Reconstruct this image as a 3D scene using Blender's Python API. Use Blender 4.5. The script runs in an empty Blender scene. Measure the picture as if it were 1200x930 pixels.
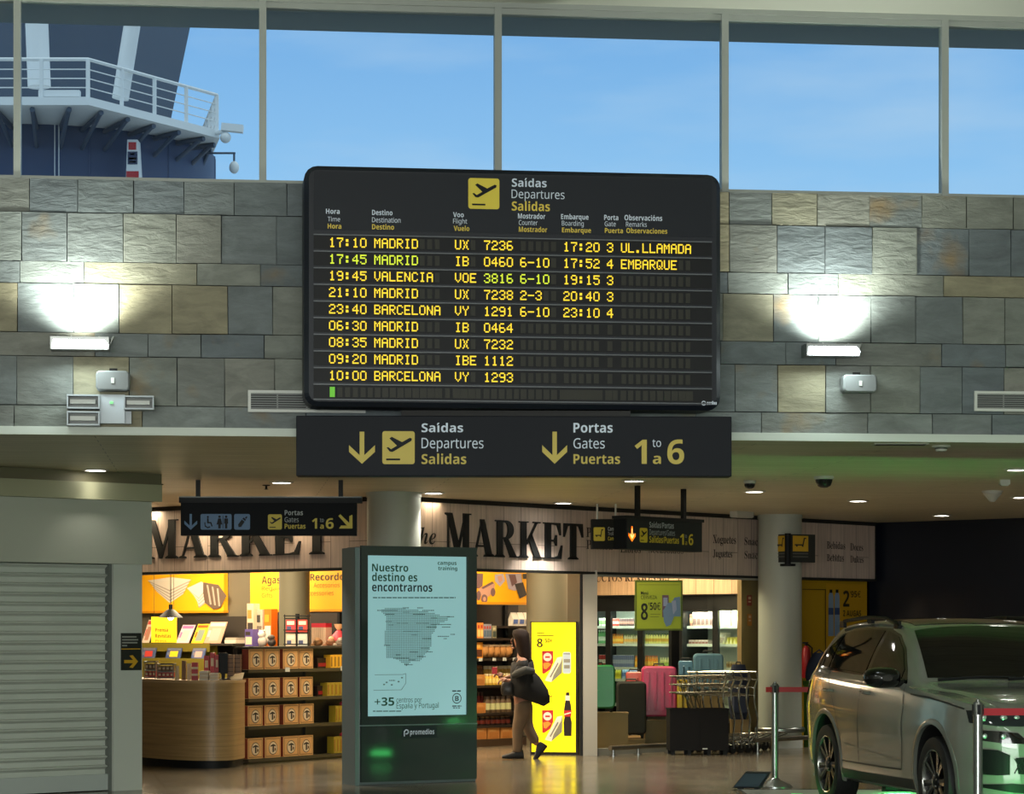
import bpy, bmesh, math, random
import numpy as np
from mathutils import Vector, Matrix, geometry
from mathutils.bvhtree import BVHTree

random.seed(7)
R = math.radians
SC = bpy.context.scene
COL = SC.collection

# ------------------------------------------------------------------ camera
F, HC, YH = 3000.0, 1.52, 738.0          # focal length in pixels (1200 wide), eye height, horizon row
cd = bpy.data.cameras.new('camera')
cd.sensor_width = 36.0
cd.lens = 36.0 * F / 1200.0
cd.shift_y = (YH - 465.0) / 1200.0
cd.clip_end = 400
cam = bpy.data.objects.new('camera', cd)
cam.location = (0, 0, HC)
cam.rotation_euler = (R(90), 0, 0)
COL.objects.link(cam)
SC.camera = cam
SC.view_settings.view_transform = 'Standard'
SC.view_settings.look = 'None'
SC.view_settings.gamma = 1
SC.view_settings.use_curve_mapping = False
SC.view_settings.exposure = 0.0
SC.cycles.use_denoising = True
SC.cycles.max_bounces = 8
SC.cycles.sample_clamp_indirect = 4.0

# ------------------------------------------------------------------ world: blue evening sky with thin cloud
def srgb(c):
    return tuple((x / 255.0 / 12.92) if x / 255.0 <= 0.04045 else ((x / 255.0 + 0.055) / 1.055) ** 2.4 for x in c[:3]) + (1.0,)

w = bpy.data.worlds.new('sky')
SC.world = w
w.use_nodes = True
nt = w.node_tree
nt.nodes.clear()
out = nt.nodes.new('ShaderNodeOutputWorld')
bg = nt.nodes.new('ShaderNodeBackground')
bg.inputs[1].default_value = 1.2
tc = nt.nodes.new('ShaderNodeTexCoord')
sp = nt.nodes.new('ShaderNodeSeparateXYZ')
rm = nt.nodes.new('ShaderNodeValToRGB')
cr = rm.color_ramp
cr.elements[0].position = 0.0
cr.elements[0].color = (0.26, 0.30, 0.33, 1)
cr.elements[1].position = 1.0
cr.elements[1].color = (1.0, 1.06, 1.12, 1)
for p, c in ((0.49, (0.34, 0.38, 0.42, 1)), (0.52, srgb((196, 216, 240))), (0.585, srgb((156, 203, 252))), (0.61, srgb((134, 185, 243))), (0.635, srgb((122, 175, 238))), (0.72, (0.85, 0.95, 1.05, 1))):
    e = cr.elements.new(p)
    e.color = c
ma = nt.nodes.new('ShaderNodeMath'); ma.operation = 'MULTIPLY_ADD'; ma.inputs[1].default_value = 0.5; ma.inputs[2].default_value = 0.5
mp = nt.nodes.new('ShaderNodeMapping'); mp.inputs['Scale'].default_value = (3.0, 3.0, 16.0); mp.inputs['Rotation'].default_value = (0, R(-4), 0)
nz = nt.nodes.new('ShaderNodeTexNoise'); nz.inputs['Scale'].default_value = 2.2; nz.inputs['Detail'].default_value = 6; nz.inputs['Roughness'].default_value = 0.55
cl = nt.nodes.new('ShaderNodeMapRange'); cl.inputs[1].default_value = 0.46; cl.inputs[2].default_value = 0.78; cl.inputs[3].default_value = 0.0; cl.inputs[4].default_value = 0.62
mx = nt.nodes.new('ShaderNodeMix'); mx.data_type = 'RGBA'; mx.inputs[7].default_value = srgb((190, 214, 246))
L = nt.links.new
L(tc.outputs['Generated'], sp.inputs[0]); L(sp.outputs[2], ma.inputs[0]); L(ma.outputs[0], rm.inputs[0])
L(tc.outputs['Generated'], mp.inputs[0]); L(mp.outputs[0], nz.inputs['Vector']); L(nz.outputs[0], cl.inputs[0])
L(cl.outputs[0], mx.inputs[0]); L(rm.outputs[0], mx.inputs[6]); L(mx.outputs[2], bg.inputs[0]); L(bg.outputs[0], out.inputs[0])

# ------------------------------------------------------------------ lights of the hall, the soffit and the shop
def area(name, loc, power, size, color=(1, 1, 1), rot=(0, 0, 0), size_y=None):
    l = bpy.data.lights.new(name, 'AREA')
    l.energy = power
    l.color = color
    l.size = size
    if size_y:
        l.shape = 'RECTANGLE'
        l.size_y = size_y
    o = bpy.data.objects.new(name, l)
    o.location = loc
    o.rotation_euler = rot
    COL.objects.link(o)
    return o

HALL = 120
for hx, hy in ((-5, 4), (5, 4), (-5, 11.5), (5, 11.5)):
    area('hall_ceiling_lamp', (hx, hy, 6.25), HALL, 2.2, (0.94, 1.0, 0.93), size_y=1.2)
# unseen fill light added behind the viewer to brighten the fronts under the soffit
area('rear_fill_light', (0.5, -6.4, 2.3), 2300, 15.0, (0.96, 1.0, 0.96), (R(90), 0, R(-3)), 3.6)
E1 = Vector((math.cos(R(48)), math.sin(R(48)), 0))     # along the shop's right front
E2 = Vector((-math.sin(R(48)), math.cos(R(48)), 0))    # along the shop's left front, going back
CORNER = Vector((-1.346, 28.45, 0))
def shop(a, b, z=0):
    return CORNER + E1 * a + E2 * b + Vector((0, 0, z))
WARM = (1.0, 0.80, 0.52)
for a, b, p in ((1.5, 2.2, 42), (3.8, 1.3, 34), (2.6, 5.6, 52), (3.6, 8.6, 52), (1.2, 7.0, 30), (6.0, 1.4, 26), (4.3, 7.0, 30), (0.2, 1.4, 26), (0.1, 2.8, 30), (0.2, 4.2, 26), (0.6, -0.2 + 0.6, 18)):
    area('shop_ceiling_lamp', shop(a, b, 2.96), p * 2.6, 0.9, WARM)

# ------------------------------------------------------------------ materials
MATS = {}
def M(name, rgb, rough=0.5, metal=0.0, emit=0.0, vary=0.0, vscale=6.0, stretch=(1, 1, 1), bump=0.0, bscale=40.0, spec=0.5, coat=0.0, ecol=None):
    if name in MATS:
        return MATS[name]
    m = bpy.data.materials.new(name)
    m.use_nodes = True
    n = m.node_tree
    b = n.nodes['Principled BSDF']
    b.inputs['Base Color'].default_value = srgb(rgb)
    b.inputs['Roughness'].default_value = rough
    b.inputs['Metallic'].default_value = metal
    b.inputs['Specular IOR Level'].default_value = spec
    b.inputs['Coat Weight'].default_value = coat
    b.inputs['Coat Roughness'].default_value = 0.06
    if emit:
        b.inputs['Emission Color'].default_value = srgb(ecol or rgb)
        b.inputs['Emission Strength'].default_value = emit
    t = mpn = None
    if vary or bump:
        t = n.nodes.new('ShaderNodeTexCoord')
        mpn = n.nodes.new('ShaderNodeMapping')
        mpn.inputs['Scale'].default_value = stretch
        n.links.new(t.outputs['Object'], mpn.inputs[0])
    if vary:
        z = n.nodes.new('ShaderNodeTexNoise')
        z.inputs['Scale'].default_value = vscale
        z.inputs['Detail'].default_value = 5
        n.links.new(mpn.outputs[0], z.inputs['Vector'])
        r = n.nodes.new('ShaderNodeMapRange')
        r.inputs[1].default_value = 0.3; r.inputs[2].default_value = 0.7
        r.inputs[3].default_value = 1 - vary; r.inputs[4].default_value = 1 + vary
        n.links.new(z.outputs[0], r.inputs[0])
        x = n.nodes.new('ShaderNodeVectorMath'); x.operation = 'SCALE'
        x.inputs[0].default_value = srgb(rgb)[:3]
        n.links.new(r.outputs[0], x.inputs['Scale'])
        n.links.new(x.outputs[0], b.inputs['Base Color'])
    if bump:
        z = n.nodes.new('ShaderNodeTexNoise')
        z.inputs['Scale'].default_value = bscale
        z.inputs['Detail'].default_value = 6
        n.links.new(mpn.outputs[0], z.inputs['Vector'])
        u = n.nodes.new('ShaderNodeBump')
        u.inputs['Strength'].default_value = bump
        u.inputs['Distance'].default_value = 0.02
        n.links.new(z.outputs[0], u.inputs['Height'])
        n.links.new(u.outputs[0], b.inputs['Normal'])
    MATS[name] = m
    return m

def glass(name, tint=(235, 242, 240), ior=1.35, rough=0.0):
    m = bpy.data.materials.new(name)
    m.use_nodes = True
    n = m.node_tree
    n.nodes.clear()
    o = n.nodes.new('ShaderNodeOutputMaterial')
    t = n.nodes.new('ShaderNodeBsdfTransparent'); t.inputs[0].default_value = srgb(tint)
    g = n.nodes.new('ShaderNodeBsdfGlossy'); g.inputs['Roughness'].default_value = rough
    f = n.nodes.new('ShaderNodeFresnel'); f.inputs[0].default_value = ior
    x = n.nodes.new('ShaderNodeMixShader')
    ge = n.nodes.new('ShaderNodeNewGeometry'); k = n.nodes.new('ShaderNodeMath'); k.operation = 'SUBTRACT'; k.inputs[0].default_value = 1.0
    q = n.nodes.new('ShaderNodeMath'); q.operation = 'MULTIPLY'
    n.links.new(ge.outputs['Backfacing'], k.inputs[1]); n.links.new(k.outputs[0], q.inputs[0]); n.links.new(f.outputs[0], q.inputs[1])
    n.links.new(q.outputs[0], x.inputs[0]); n.links.new(t.outputs[0], x.inputs[1]); n.links.new(g.outputs[0], x.inputs[2]); n.links.new(x.outputs[0], o.inputs[0])
    return m

def stone_material():
    m = M('quartzite', (118, 116, 102), 0.72)
    n = m.node_tree
    b = n.nodes['Principled BSDF']
    t = n.nodes.new('ShaderNodeTexCoord')
    g = n.nodes.new('ShaderNodeNewGeometry')
    ramp = n.nodes.new('ShaderNodeValToRGB')
    c = ramp.color_ramp
    c.interpolation = 'CONSTANT'
    cols = [(116, 119, 112), (128, 128, 114), (108, 113, 109), (136, 131, 108), (120, 123, 116), (124, 125, 112), (104, 109, 107), (130, 128, 114), (113, 117, 112), (142, 133, 104), (118, 118, 107), (126, 129, 120)]
    while len(c.elements) < len(cols):
        c.elements.new(0.5)
    for i, k in enumerate(cols):
        c.elements[i].position = i / len(cols)
        c.elements[i].color = srgb((k[0] - 5, k[1] - 1, k[2] + 5))
    n.links.new(g.outputs['Random Per Island'], ramp.inputs[0])
    # offset every stone's grain so no two match
    off = n.nodes.new('ShaderNodeVectorMath'); off.operation = 'SCALE'; off.inputs[0].default_value = (37, 11, 23)
    n.links.new(g.outputs['Random Per Island'], off.inputs['Scale'])
    add = n.nodes.new('ShaderNodeVectorMath'); add.operation = 'ADD'
    n.links.new(t.outputs['Object'], add.inputs[0]); n.links.new(off.outputs[0], add.inputs[1])
    mpn = n.nodes.new('ShaderNodeMapping'); mpn.inputs['Scale'].default_value = (0.8, 1.0, 2.4); mpn.inputs['Rotation'].default_value = (0, 0.25, 0)
    n.links.new(add.outputs[0], mpn.inputs[0])
    z = n.nodes.new('ShaderNodeTexNoise'); z.inputs['Scale'].default_value = 4.0; z.inputs['Detail'].default_value = 9; z.inputs['Roughness'].default_value = 0.65; z.inputs['Distortion'].default_value = 0.6
    n.links.new(mpn.outputs[0], z.inputs['Vector'])
    r = n.nodes.new('ShaderNodeMapRange'); r.inputs[1].default_value = 0.3; r.inputs[2].default_value = 0.72; r.inputs[3].default_value = 0.72; r.inputs[4].default_value = 1.28
    n.links.new(z.outputs[0], r.inputs[0])
    sc = n.nodes.new('ShaderNodeVectorMath'); sc.operation = 'SCALE'
    n.links.new(ramp.outputs[0], sc.inputs[0]); n.links.new(r.outputs[0], sc.inputs['Scale'])
    # rusty patches
    z2 = n.nodes.new('ShaderNodeTexNoise'); z2.inputs['Scale'].default_value = 1.7; z2.inputs['Detail'].default_value = 4
    n.links.new(add.outputs[0], z2.inputs['Vector'])
    r2 = n.nodes.new('ShaderNodeMapRange'); r2.inputs[1].default_value = 0.63; r2.inputs[2].default_value = 0.76; r2.inputs[3].default_value = 0; r2.inputs[4].default_value = 0.7
    n.links.new(z2.outputs[0], r2.inputs[0])
    mxx = n.nodes.new('ShaderNodeMix'); mxx.data_type = 'RGBA'; mxx.inputs[7].default_value = srgb((138, 112, 66))
    n.links.new(r2.outputs[0], mxx.inputs[0]); n.links.new(sc.outputs[0], mxx.inputs[6])
    n.links.new(mxx.outputs[2], b.inputs['Base Color'])
    u = n.nodes.new('ShaderNodeBump'); u.inputs['Strength'].default_value = 0.7; u.inputs['Distance'].default_value = 0.02
    z3 = n.nodes.new('ShaderNodeTexNoise'); z3.inputs['Scale'].default_value = 8.0; z3.inputs['Detail'].default_value = 11; z3.inputs['Distortion'].default_value = 0.35; z3.inputs['Roughness'].default_value = 0.6
    n.links.new(mpn.outputs[0], z3.inputs['Vector']); n.links.new(z3.outputs[0], u.inputs['Height'])
    n.links.new(u.outputs[0], b.inputs['Normal'])
    return m

def tile_material():
    m = M('polished_granite', (108, 100, 86), 0.2, spec=0.6)
    n = m.node_tree
    b = n.nodes['Principled BSDF']
    t = n.nodes.new('ShaderNodeTexCoord')
    mpn = n.nodes.new('ShaderNodeMapping'); mpn.inputs['Rotation'].default_value = (0, 0, R(-4))
    n.links.new(t.outputs['Object'], mpn.inputs[0])
    k = n.nodes.new('ShaderNodeTexBrick'); k.offset = 0.0
    k.inputs['Color1'].default_value = srgb((112, 103, 88)); k.inputs['Color2'].default_value = srgb((119, 110, 93)); k.inputs['Mortar'].default_value = srgb((56, 50, 42))
    k.inputs['Scale'].default_value = 1.0; k.inputs['Mortar Size'].default_value = 0.006; k.inputs['Brick Width'].default_value = 0.6; k.inputs['Row Height'].default_value = 0.6
    n.links.new(mpn.outputs[0], k.inputs['Vector'])
    z = n.nodes.new('ShaderNodeTexNoise'); z.inputs['Scale'].default_value = 60; z.inputs['Detail'].default_value = 4
    n.links.new(t.outputs['Object'], z.inputs['Vector'])
    r = n.nodes.new('ShaderNodeMapRange'); r.inputs[1].default_value = 0.3; r.inputs[2].default_value = 0.7; r.inputs[3].default_value = 0.85; r.inputs[4].default_value = 1.15
    n.links.new(z.outputs[0], r.inputs[0])
    s = n.nodes.new('ShaderNodeVectorMath'); s.operation = 'SCALE'
    n.links.new(k.outputs['Color'], s.inputs[0]); n.links.new(r.outputs[0], s.inputs['Scale']); n.links.new(s.outputs[0], b.inputs['Base Color'])
    z2 = n.nodes.new('ShaderNodeTexNoise'); z2.inputs['Scale'].default_value = 1.4; z2.inputs['Detail'].default_value = 5
    n.links.new(t.outputs['Object'], z2.inputs['Vector'])
    r2 = n.nodes.new('ShaderNodeMapRange'); r2.inputs[3].default_value = 0.10; r2.inputs[4].default_value = 0.26
    n.links.new(z2.outputs[0], r2.inputs[0]); n.links.new(r2.outputs[0], b.inputs['Roughness'])
    return m

def plank_material(name, c1, c2, width, rough=0.5, axis=0, length=3.2, mort=0.6):
    """boards: the brick texture's rows run along the object's x (axis 0) or up its z (axis 2)"""
    m = M(name, c1, rough)
    n = m.node_tree
    b = n.nodes['Principled BSDF']
    t = n.nodes.new('ShaderNodeTexCoord')
    s = n.nodes.new('ShaderNodeSeparateXYZ'); c = n.nodes.new('ShaderNodeCombineXYZ')
    n.links.new(t.outputs['Object'], s.inputs[0])
    if axis == 0:
        n.links.new(s.outputs[0], c.inputs[0]); n.links.new(s.outputs[1], c.inputs[1])
    else:
        n.links.new(s.outputs[2], c.inputs[0]); n.links.new(s.outputs[0], c.inputs[1])
    k = n.nodes.new('ShaderNodeTexBrick'); k.offset = 0.37
    k.inputs['Color1'].default_value = srgb(c1); k.inputs['Color2'].default_value = srgb(c2); k.inputs['Mortar'].default_value = srgb([x * mort for x in c1])
    k.inputs['Scale'].default_value = 1.0; k.inputs['Mortar Size'].default_value = 0.004; k.inputs['Brick Width'].default_value = length; k.inputs['Row Height'].default_value = width
    n.links.new(c.outputs[0], k.inputs['Vector'])
    mpn = n.nodes.new('ShaderNodeMapping'); mpn.inputs['Scale'].default_value = (0.7, 12, 1)
    n.links.new(c.outputs[0], mpn.inputs[0])
    z = n.nodes.new('ShaderNodeTexNoise'); z.inputs['Scale'].default_value = 2.4; z.inputs['Detail'].default_value = 6
    n.links.new(mpn.outputs[0], z.inputs['Vector'])
    r = n.nodes.new('ShaderNodeMapRange'); r.inputs[1].default_value = 0.3; r.inputs[2].default_value = 0.7; r.inputs[3].default_value = 0.82; r.inputs[4].default_value = 1.14
    n.links.new(z.outputs[0], r.inputs[0])
    v = n.nodes.new('ShaderNodeVectorMath'); v.operation = 'SCALE'
    n.links.new(k.outputs['Color'], v.inputs[0]); n.links.new(r.outputs[0], v.inputs['Scale']); n.links.new(v.outputs[0], b.inputs['Base Color'])
    return m

BLACK = M('black_paint', (17, 19, 21), 0.55, spec=0.25)
SIGNBLUE = M('sign_slate', (18, 22, 30), 0.55, spec=0.18)
WHITE = M('white_paint', (205, 208, 202), 0.5)
YEL = M('sign_yellow', (222, 190, 40), 0.5)
YELB = M('sign_yellow_lit', (222, 192, 46), 0.5, emit=0.25)
PALE = M('sign_pale_lettering', (196, 208, 220), 0.5, emit=0.12)
YTXT = M('sign_yellow_lettering', (208, 184, 62), 0.5, emit=0.12)
DIMBLUE = M('sign_dim_blue', (70, 104, 138), 0.5, emit=0.06)
INK = M('black_ink', (22, 22, 20), 0.6)
CHROME = M('chrome', (205, 205, 200), 0.18, metal=1.0)
STEEL = M('brushed_steel', (150, 152, 150), 0.32, metal=1.0)
DARK = M('dark_steel', (32, 32, 31), 0.55, spec=0.3)
GLASS = glass('clear_glass')
SHOPGLASS = glass('shop_window_glass', (240, 245, 242), 1.3)

# ------------------------------------------------------------------ pixel helpers: where a photo point lies in the place
def gnd(px, py, h=0.0):
    """ground point under pixel (or the point at height h)"""
    s = (py - YH) / (HC - h)
    return Vector(((px - 600) / s, F / s, h))

class Fr:
    """a vertical plane through (ox, oy) turned by yaw; local x runs along it, local y away from the camera, local z up from base"""
    def __init__(self, ox, oy, yaw, base=0.0):
        self.o = Vector((ox, oy, 0)); self.a = yaw; self.base = base
        self.ux = Vector((math.cos(yaw), math.sin(yaw), 0)); self.uy = Vector((-math.sin(yaw), math.cos(yaw), 0))
    def loc(self, px, py, y=0.0):
        d = Vector(((px - 600) / F, 1.0, (YH - py) / F))
        p0 = self.o + self.uy * y
        t = p0.dot(self.uy) / d.dot(self.uy)
        p = d * t
        return (p - self.o).dot(self.ux), p.z + HC - self.base
    def u(self, px, y=0.0):
        return self.loc(px, YH, y)[0]
    def h(self, px, py, y=0.0):
        return self.loc(px, py, y)[1]
    def world(self, x, y=0.0, z=0.0):
        return self.o + self.ux * x + self.uy * y + Vector((0, 0, z + self.base))

# ------------------------------------------------------------------ mesh builder
_TXT = {}
def _style(s, style):
    if style == 'serif':
        f = lambda c: chr(0x1D400 + ord(c) - 65) if 'A' <= c <= 'Z' else chr(0x1D41A + ord(c) - 97) if 'a' <= c <= 'z' else c
    elif style == 'serif_italic':
        f = lambda c: chr(0x1D468 + ord(c) - 65) if 'A' <= c <= 'Z' else chr(0x1D482 + ord(c) - 97) if 'a' <= c <= 'z' else c
    elif style == 'heavy':
        f = lambda c: chr(0x1D5D4 + ord(c) - 65) if 'A' <= c <= 'Z' else chr(0x1D5EE + ord(c) - 97) if 'a' <= c <= 'z' else chr(0x1D7EC + ord(c) - 48) if '0' <= c <= '9' else c
    elif style == 'plain':
        return s
    elif style == 'bold':
        return s if not s.isascii() else _style(s, 'heavy')
    else:
        f = lambda c: chr(0x1D5A0 + ord(c) - 65) if 'A' <= c <= 'Z' else chr(0x1D5BA + ord(c) - 97) if 'a' <= c <= 'z' else chr(0x1D7E2 + ord(c) - 48) if '0' <= c <= '9' else c
    return ''.join(f(c) for c in s)

def glyphs(s, style=''):
    key = (s, style)
    if style == 'bold' and not s.isascii() and key not in _TXT and all(c.isascii() or c in 'íó' for c in s):
        # bold capitals have no accented letters: set the plain word, then put the acute where it belongs
        base = s.replace('í', 'i').replace('ó', 'o')
        v, f = glyphs(base, 'heavy')
        v, f = [list(p) for p in v], list(f)
        for i, c in enumerate(s):
            if not c.isascii():
                xa = max(p[0] for p in glyphs(base[:i], 'heavy')[0]); xb = max(p[0] for p in glyphs(base[:i + 1], 'heavy')[0])
                xm = (xa + xb) / 2 + 0.02
                if c == 'í':
                    drop = set(j for j, p in enumerate(v) if xa < p[0] < xb + .03 and p[1] > 0.6)
                    f = [q for q in f if not any(j in drop for j in q)]
                n = len(v); y0 = 0.60
                v += [[xm - .07, y0, 0], [xm + .03, y0, 0], [xm + .14, y0 + .17, 0], [xm + .0, y0 + .17, 0]]
                f.append((n, n + 1, n + 2, n + 3))
        used = sorted(set(j for q in f for j in q)); mp_ = {j: k for k, j in enumerate(used)}
        _TXT[key] = ([tuple(v[j]) for j in used], [tuple(mp_[j] for j in q) for q in f])
        return _TXT[key]
    if key not in _TXT:
        c = bpy.data.curves.new('lettering', 'FONT')
        c.body = _style(s, style)
        c.resolution_u = 3
        if style == 'bold' and not s.isascii():
            c.offset = 0.018
        o = bpy.data.objects.new('lettering', c)
        me = bpy.data.meshes.new_from_object(o)
        v = [tuple(x.co) for x in me.vertices]
        f = [tuple(p.vertices) for p in me.polygons]
        bpy.data.objects.remove(o); bpy.data.curves.remove(c); bpy.data.meshes.remove(me)
        _TXT[key] = (v, f)
    return _TXT[key]
CAP = {st: max(y for x, y, z in glyphs('H', st)[0]) for st in ('', 'bold', 'heavy', 'serif', 'serif_italic')}

class MB:
    def __init__(self):
        self.v = []; self.f = []; self.m = []; self.s = []; self.w = []
    def add(self, vs, fs, mi=0, smooth=False, mat=None):
        b = len(self.v)
        if mat is not None:
            vs = [mat @ Vector(p) for p in vs]
        self.v.extend(tuple(p) for p in vs)
        self.f.extend(tuple(b + i for i in f) for f in fs)
        self.m.extend([mi] * len(fs)); self.s.extend([smooth] * len(fs))
        return self
    def box(self, x0, y0, z0, x1, y1, z1, mi=0, mat=None):
        vs = [(x, y, z) for z in (z0, z1) for y in (y0, y1) for x in (x0, x1)]
        fs = [(0, 2, 3, 1), (4, 5, 7, 6), (0, 1, 5, 4), (2, 6, 7, 3), (0, 4, 6, 2), (1, 3, 7, 5)]
        return self.add(vs, fs, mi, False, mat)
    def cbox(self, c, s, mi=0, rot=None):
        mt = Matrix.Translation(Vector(c))
        if rot is not None:
            mt = mt @ Matrix.Rotation(rot[0], 4, 'X') @ Matrix.Rotation(rot[1], 4, 'Y') @ Matrix.Rotation(rot[2], 4, 'Z')
        return self.box(-s[0] / 2, -s[1] / 2, -s[2] / 2, s[0] / 2, s[1] / 2, s[2] / 2, mi, mt)
    def rbox(self, x0, y0, z0, x1, y1, z1, r, mi=0, n=4, mat=None):
        """box whose outline in x-z has round corners, with a small chamfer front and back"""
        def ring(y, q):
            pts = []
            for cx, cz, a0 in ((x1 - r, z1 - r, 0), (x0 + r, z1 - r, 90), (x0 + r, z0 + r, 180), (x1 - r, z0 + r, 270)):
                for i in range(n + 1):
                    a = R(a0 + 90 * i / n)
                    pts.append((cx + (r - q) * math.cos(a), y, cz + (r - q) * math.sin(a)))
            return pts
        q = min(r * 0.35, abs(y1 - y0) * 0.3)
        return self.loft([ring(y0, q), ring(y0 + q, 0), ring(y1 - q, 0), ring(y1, q)], mi, True, True, False, mat)
    def loft(self, rings, mi=0, closed=True, caps=True, smooth=True, mat=None):
        n = len(rings[0])
        vs = [p for r_ in rings for p in r_]
        fs = []
        for i in range(len(rings) - 1):
            for j in range(n if closed else n - 1):
                k = (j + 1) % n
                fs.append((i * n + j, i * n + k, (i + 1) * n + k, (i + 1) * n + j))
        self.add(vs, fs, mi, smooth, mat)
        if caps:
            self.add(rings[0], [tuple(range(n - 1, -1, -1))], mi, False, mat)
            self.add(rings[-1], [tuple(range(n))], mi, False, mat)
        return self
    def lathe(self, prof, n=16, c=(0, 0, 0), mi=0, mat=None, caps=True):
        mt = Matrix.Translation(Vector(c)) if mat is None else mat
        rings = [[(r * math.cos(2 * math.pi * i / n), r * math.sin(2 * math.pi * i / n), z) for i in range(n)] for r, z in prof]
        return self.loft(rings, mi, True, caps, True, mt)
    def cyl(self, p0, p1, r0, r1=None, n=10, mi=0, caps=True):
        return self.tube([p0, p1], [r0, r0 if r1 is None else r1], n, mi, caps)
    def tube(self, pts, r, n=8, mi=0, caps=True):
        pts = [Vector(p) for p in pts]
        rs = r if isinstance(r, (list, tuple)) else [r] * len(pts)
        up = None
        rings = []
        for i, p in enumerate(pts):
            d = (pts[min(i + 1, len(pts) - 1)] - pts[max(i - 1, 0)]).normalized()
            if up is None:
                up = d.orthogonal().normalized()
            up = (up - d * up.dot(d)).normalized()
            sd = d.cross(up)
            rings.append([p + (up * math.cos(2 * math.pi * k / n) + sd * math.sin(2 * math.pi * k / n)) * rs[i] for k in range(n)])
        return self.loft(rings, mi, True, caps, True)
    def ball(self, c, r, n=12, m=8, mi=0, mat=None):
        r = (r, r, r) if not isinstance(r, (tuple, list)) else r
        rings = []
        for i in range(m + 1):
            a = math.pi * (i + 0.02) / (m + 0.04) - math.pi / 2
            rings.append([(c[0] + r[0] * math.cos(a) * math.cos(2 * math.pi * k / n), c[1] + r[1] * math.cos(a) * math.sin(2 * math.pi * k / n), c[2] + r[2] * math.sin(a)) for k in range(n)])
        return self.loft(rings, mi, True, True, True, mat)
    def flat(self, pts, y, mi=0, mat=None):
        """flat polygon in the x-z plane at depth y, facing the camera side"""
        tri = geometry.tessellate_polygon([[Vector((p[0], p[1], 0)) for p in pts]])
        vs = [(p[0], y, p[1]) for p in pts]
        fs = []
        for t in tri:
            a, b, c = (pts[i] for i in t)
            area2 = (b[0] - a[0]) * (c[1] - a[1]) - (b[1] - a[1]) * (c[0] - a[0])
            fs.append(tuple(t) if area2 > 0 else tuple(reversed(t)))
        return self.add(vs, fs, mi, False, mat)
    def extr(self, pts, y0, y1, mi=0, mat=None):
        """polygon in x-z extruded from y0 (front) to y1"""
        ar = sum(pts[i][0] * pts[(i + 1) % len(pts)][1] - pts[(i + 1) % len(pts)][0] * pts[i][1] for i in range(len(pts)))
        if ar < 0:
            pts = list(reversed(pts))
        self.flat(pts, y0, mi, mat)
        n = len(pts)
        vs = [(p[0], y0, p[1]) for p in pts] + [(p[0], y1, p[1]) for p in pts]
        fs = [(j, n + j, n + (j + 1) % n, (j + 1) % n) for j in range(n)]
        self.add(vs, fs, mi, False, mat)
        tri = geometry.tessellate_polygon([[Vector((p[0], p[1], 0)) for p in pts]])
        return self.add([(p[0], y1, p[1]) for p in pts], [tuple(t) for t in tri], mi, False, mat)
    # -- things measured on the photograph, on a frame's plane
    def fpoly(self, fr, pts, y=-0.003, mi=0):
        return self.flat([fr.loc(p[0], p[1], y) for p in pts], y, mi)
    def frect(self, fr, x0, y0, x1, y1, y=-0.003, mi=0):
        a = fr.loc(x0, (y0 + y1) / 2, y)[0]; b = fr.loc(x1, (y0 + y1) / 2, y)[0]
        xm = (x0 + x1) / 2
        t = fr.h(xm, y0, y); d = fr.h(xm, y1, y)
        return self.flat([(a, d), (b, d), (b, t), (a, t)], y, mi)
    def frrect(self, fr, x0, y0, x1, y1, r, y=-0.003, mi=0, ring=None):
        a = fr.u(x0, y); b = fr.u(x1, y); xm = (x0 + x1) / 2
        t = fr.h(xm, y0, y); d = fr.h(xm, y1, y)
        rr = r * (b - a) / (x1 - x0)
        def outline(q):
            pts = []
            for cx, cz, a0 in ((b - rr, t - rr, 0), (a + rr, t - rr, 90), (a + rr, d + rr, 180), (b - rr, d + rr, 270)):
                for i in range(6):
                    an = R(a0 + 18 * i)
                    pts.append((cx + (rr - q) * math.cos(an), cz + (rr - q) * math.sin(an)))
            return pts
        if ring is None:
            return self.flat(outline(0), y, mi)
        o, i_ = outline(0), outline(ring * (b - a) / (x1 - x0))
        n = len(o)
        return self.add([(p[0], y, p[1]) for p in o + i_], [(j, (j + 1) % n, n + (j + 1) % n, n + j) for j in range(n)], mi)
    def fshape(self, fr, shape, x0, y0, x1, y1, y=-0.004, mi=0):
        """normalised outline (0..1, y down) stretched over a pixel box"""
        a = fr.u(x0, y); b = fr.u(x1, y); xm = (x0 + x1) / 2
        t = fr.h(xm, y0, y); d = fr.h(xm, y1, y)
        return self.flat([(a + (b - a) * p[0], t + (d - t) * p[1]) for p in shape], y, mi)
    def text(self, fr, s, x0, x1, ytop, ybase, style='', y=-0.004, mi=0):
        v, f = glyphs(s, style)
        gx0 = min(p[0] for p in v); gx1 = max(p[0] for p in v)
        a = fr.u(x0, y); b = fr.u(x1, y); xm = (x0 + x1) / 2
        t = fr.h(xm, ytop, y); d = fr.h(xm, ybase, y)
        self.w.append(len(self.f))
        kx = (b - a) / (gx1 - gx0); kz = (t - d) / CAP[style]
        return self.add([(a + (p[0] - gx0) * kx, y, d + p[1] * kz) for p in v], f, mi)
    def text_at(self, s, x0, x1, z0, z1, style='', y=-0.004, mi=0, mat=None):
        v, f = glyphs(s, style)
        gx0 = min(p[0] for p in v); gx1 = max(p[0] for p in v)
        kx = (x1 - x0) / (gx1 - gx0); kz = (z1 - z0) / CAP[style]
        return self.add([(x0 + (p[0] - gx0) * kx, y, z0 + p[1] * kz) for p in v], f, mi, False, mat)
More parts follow.
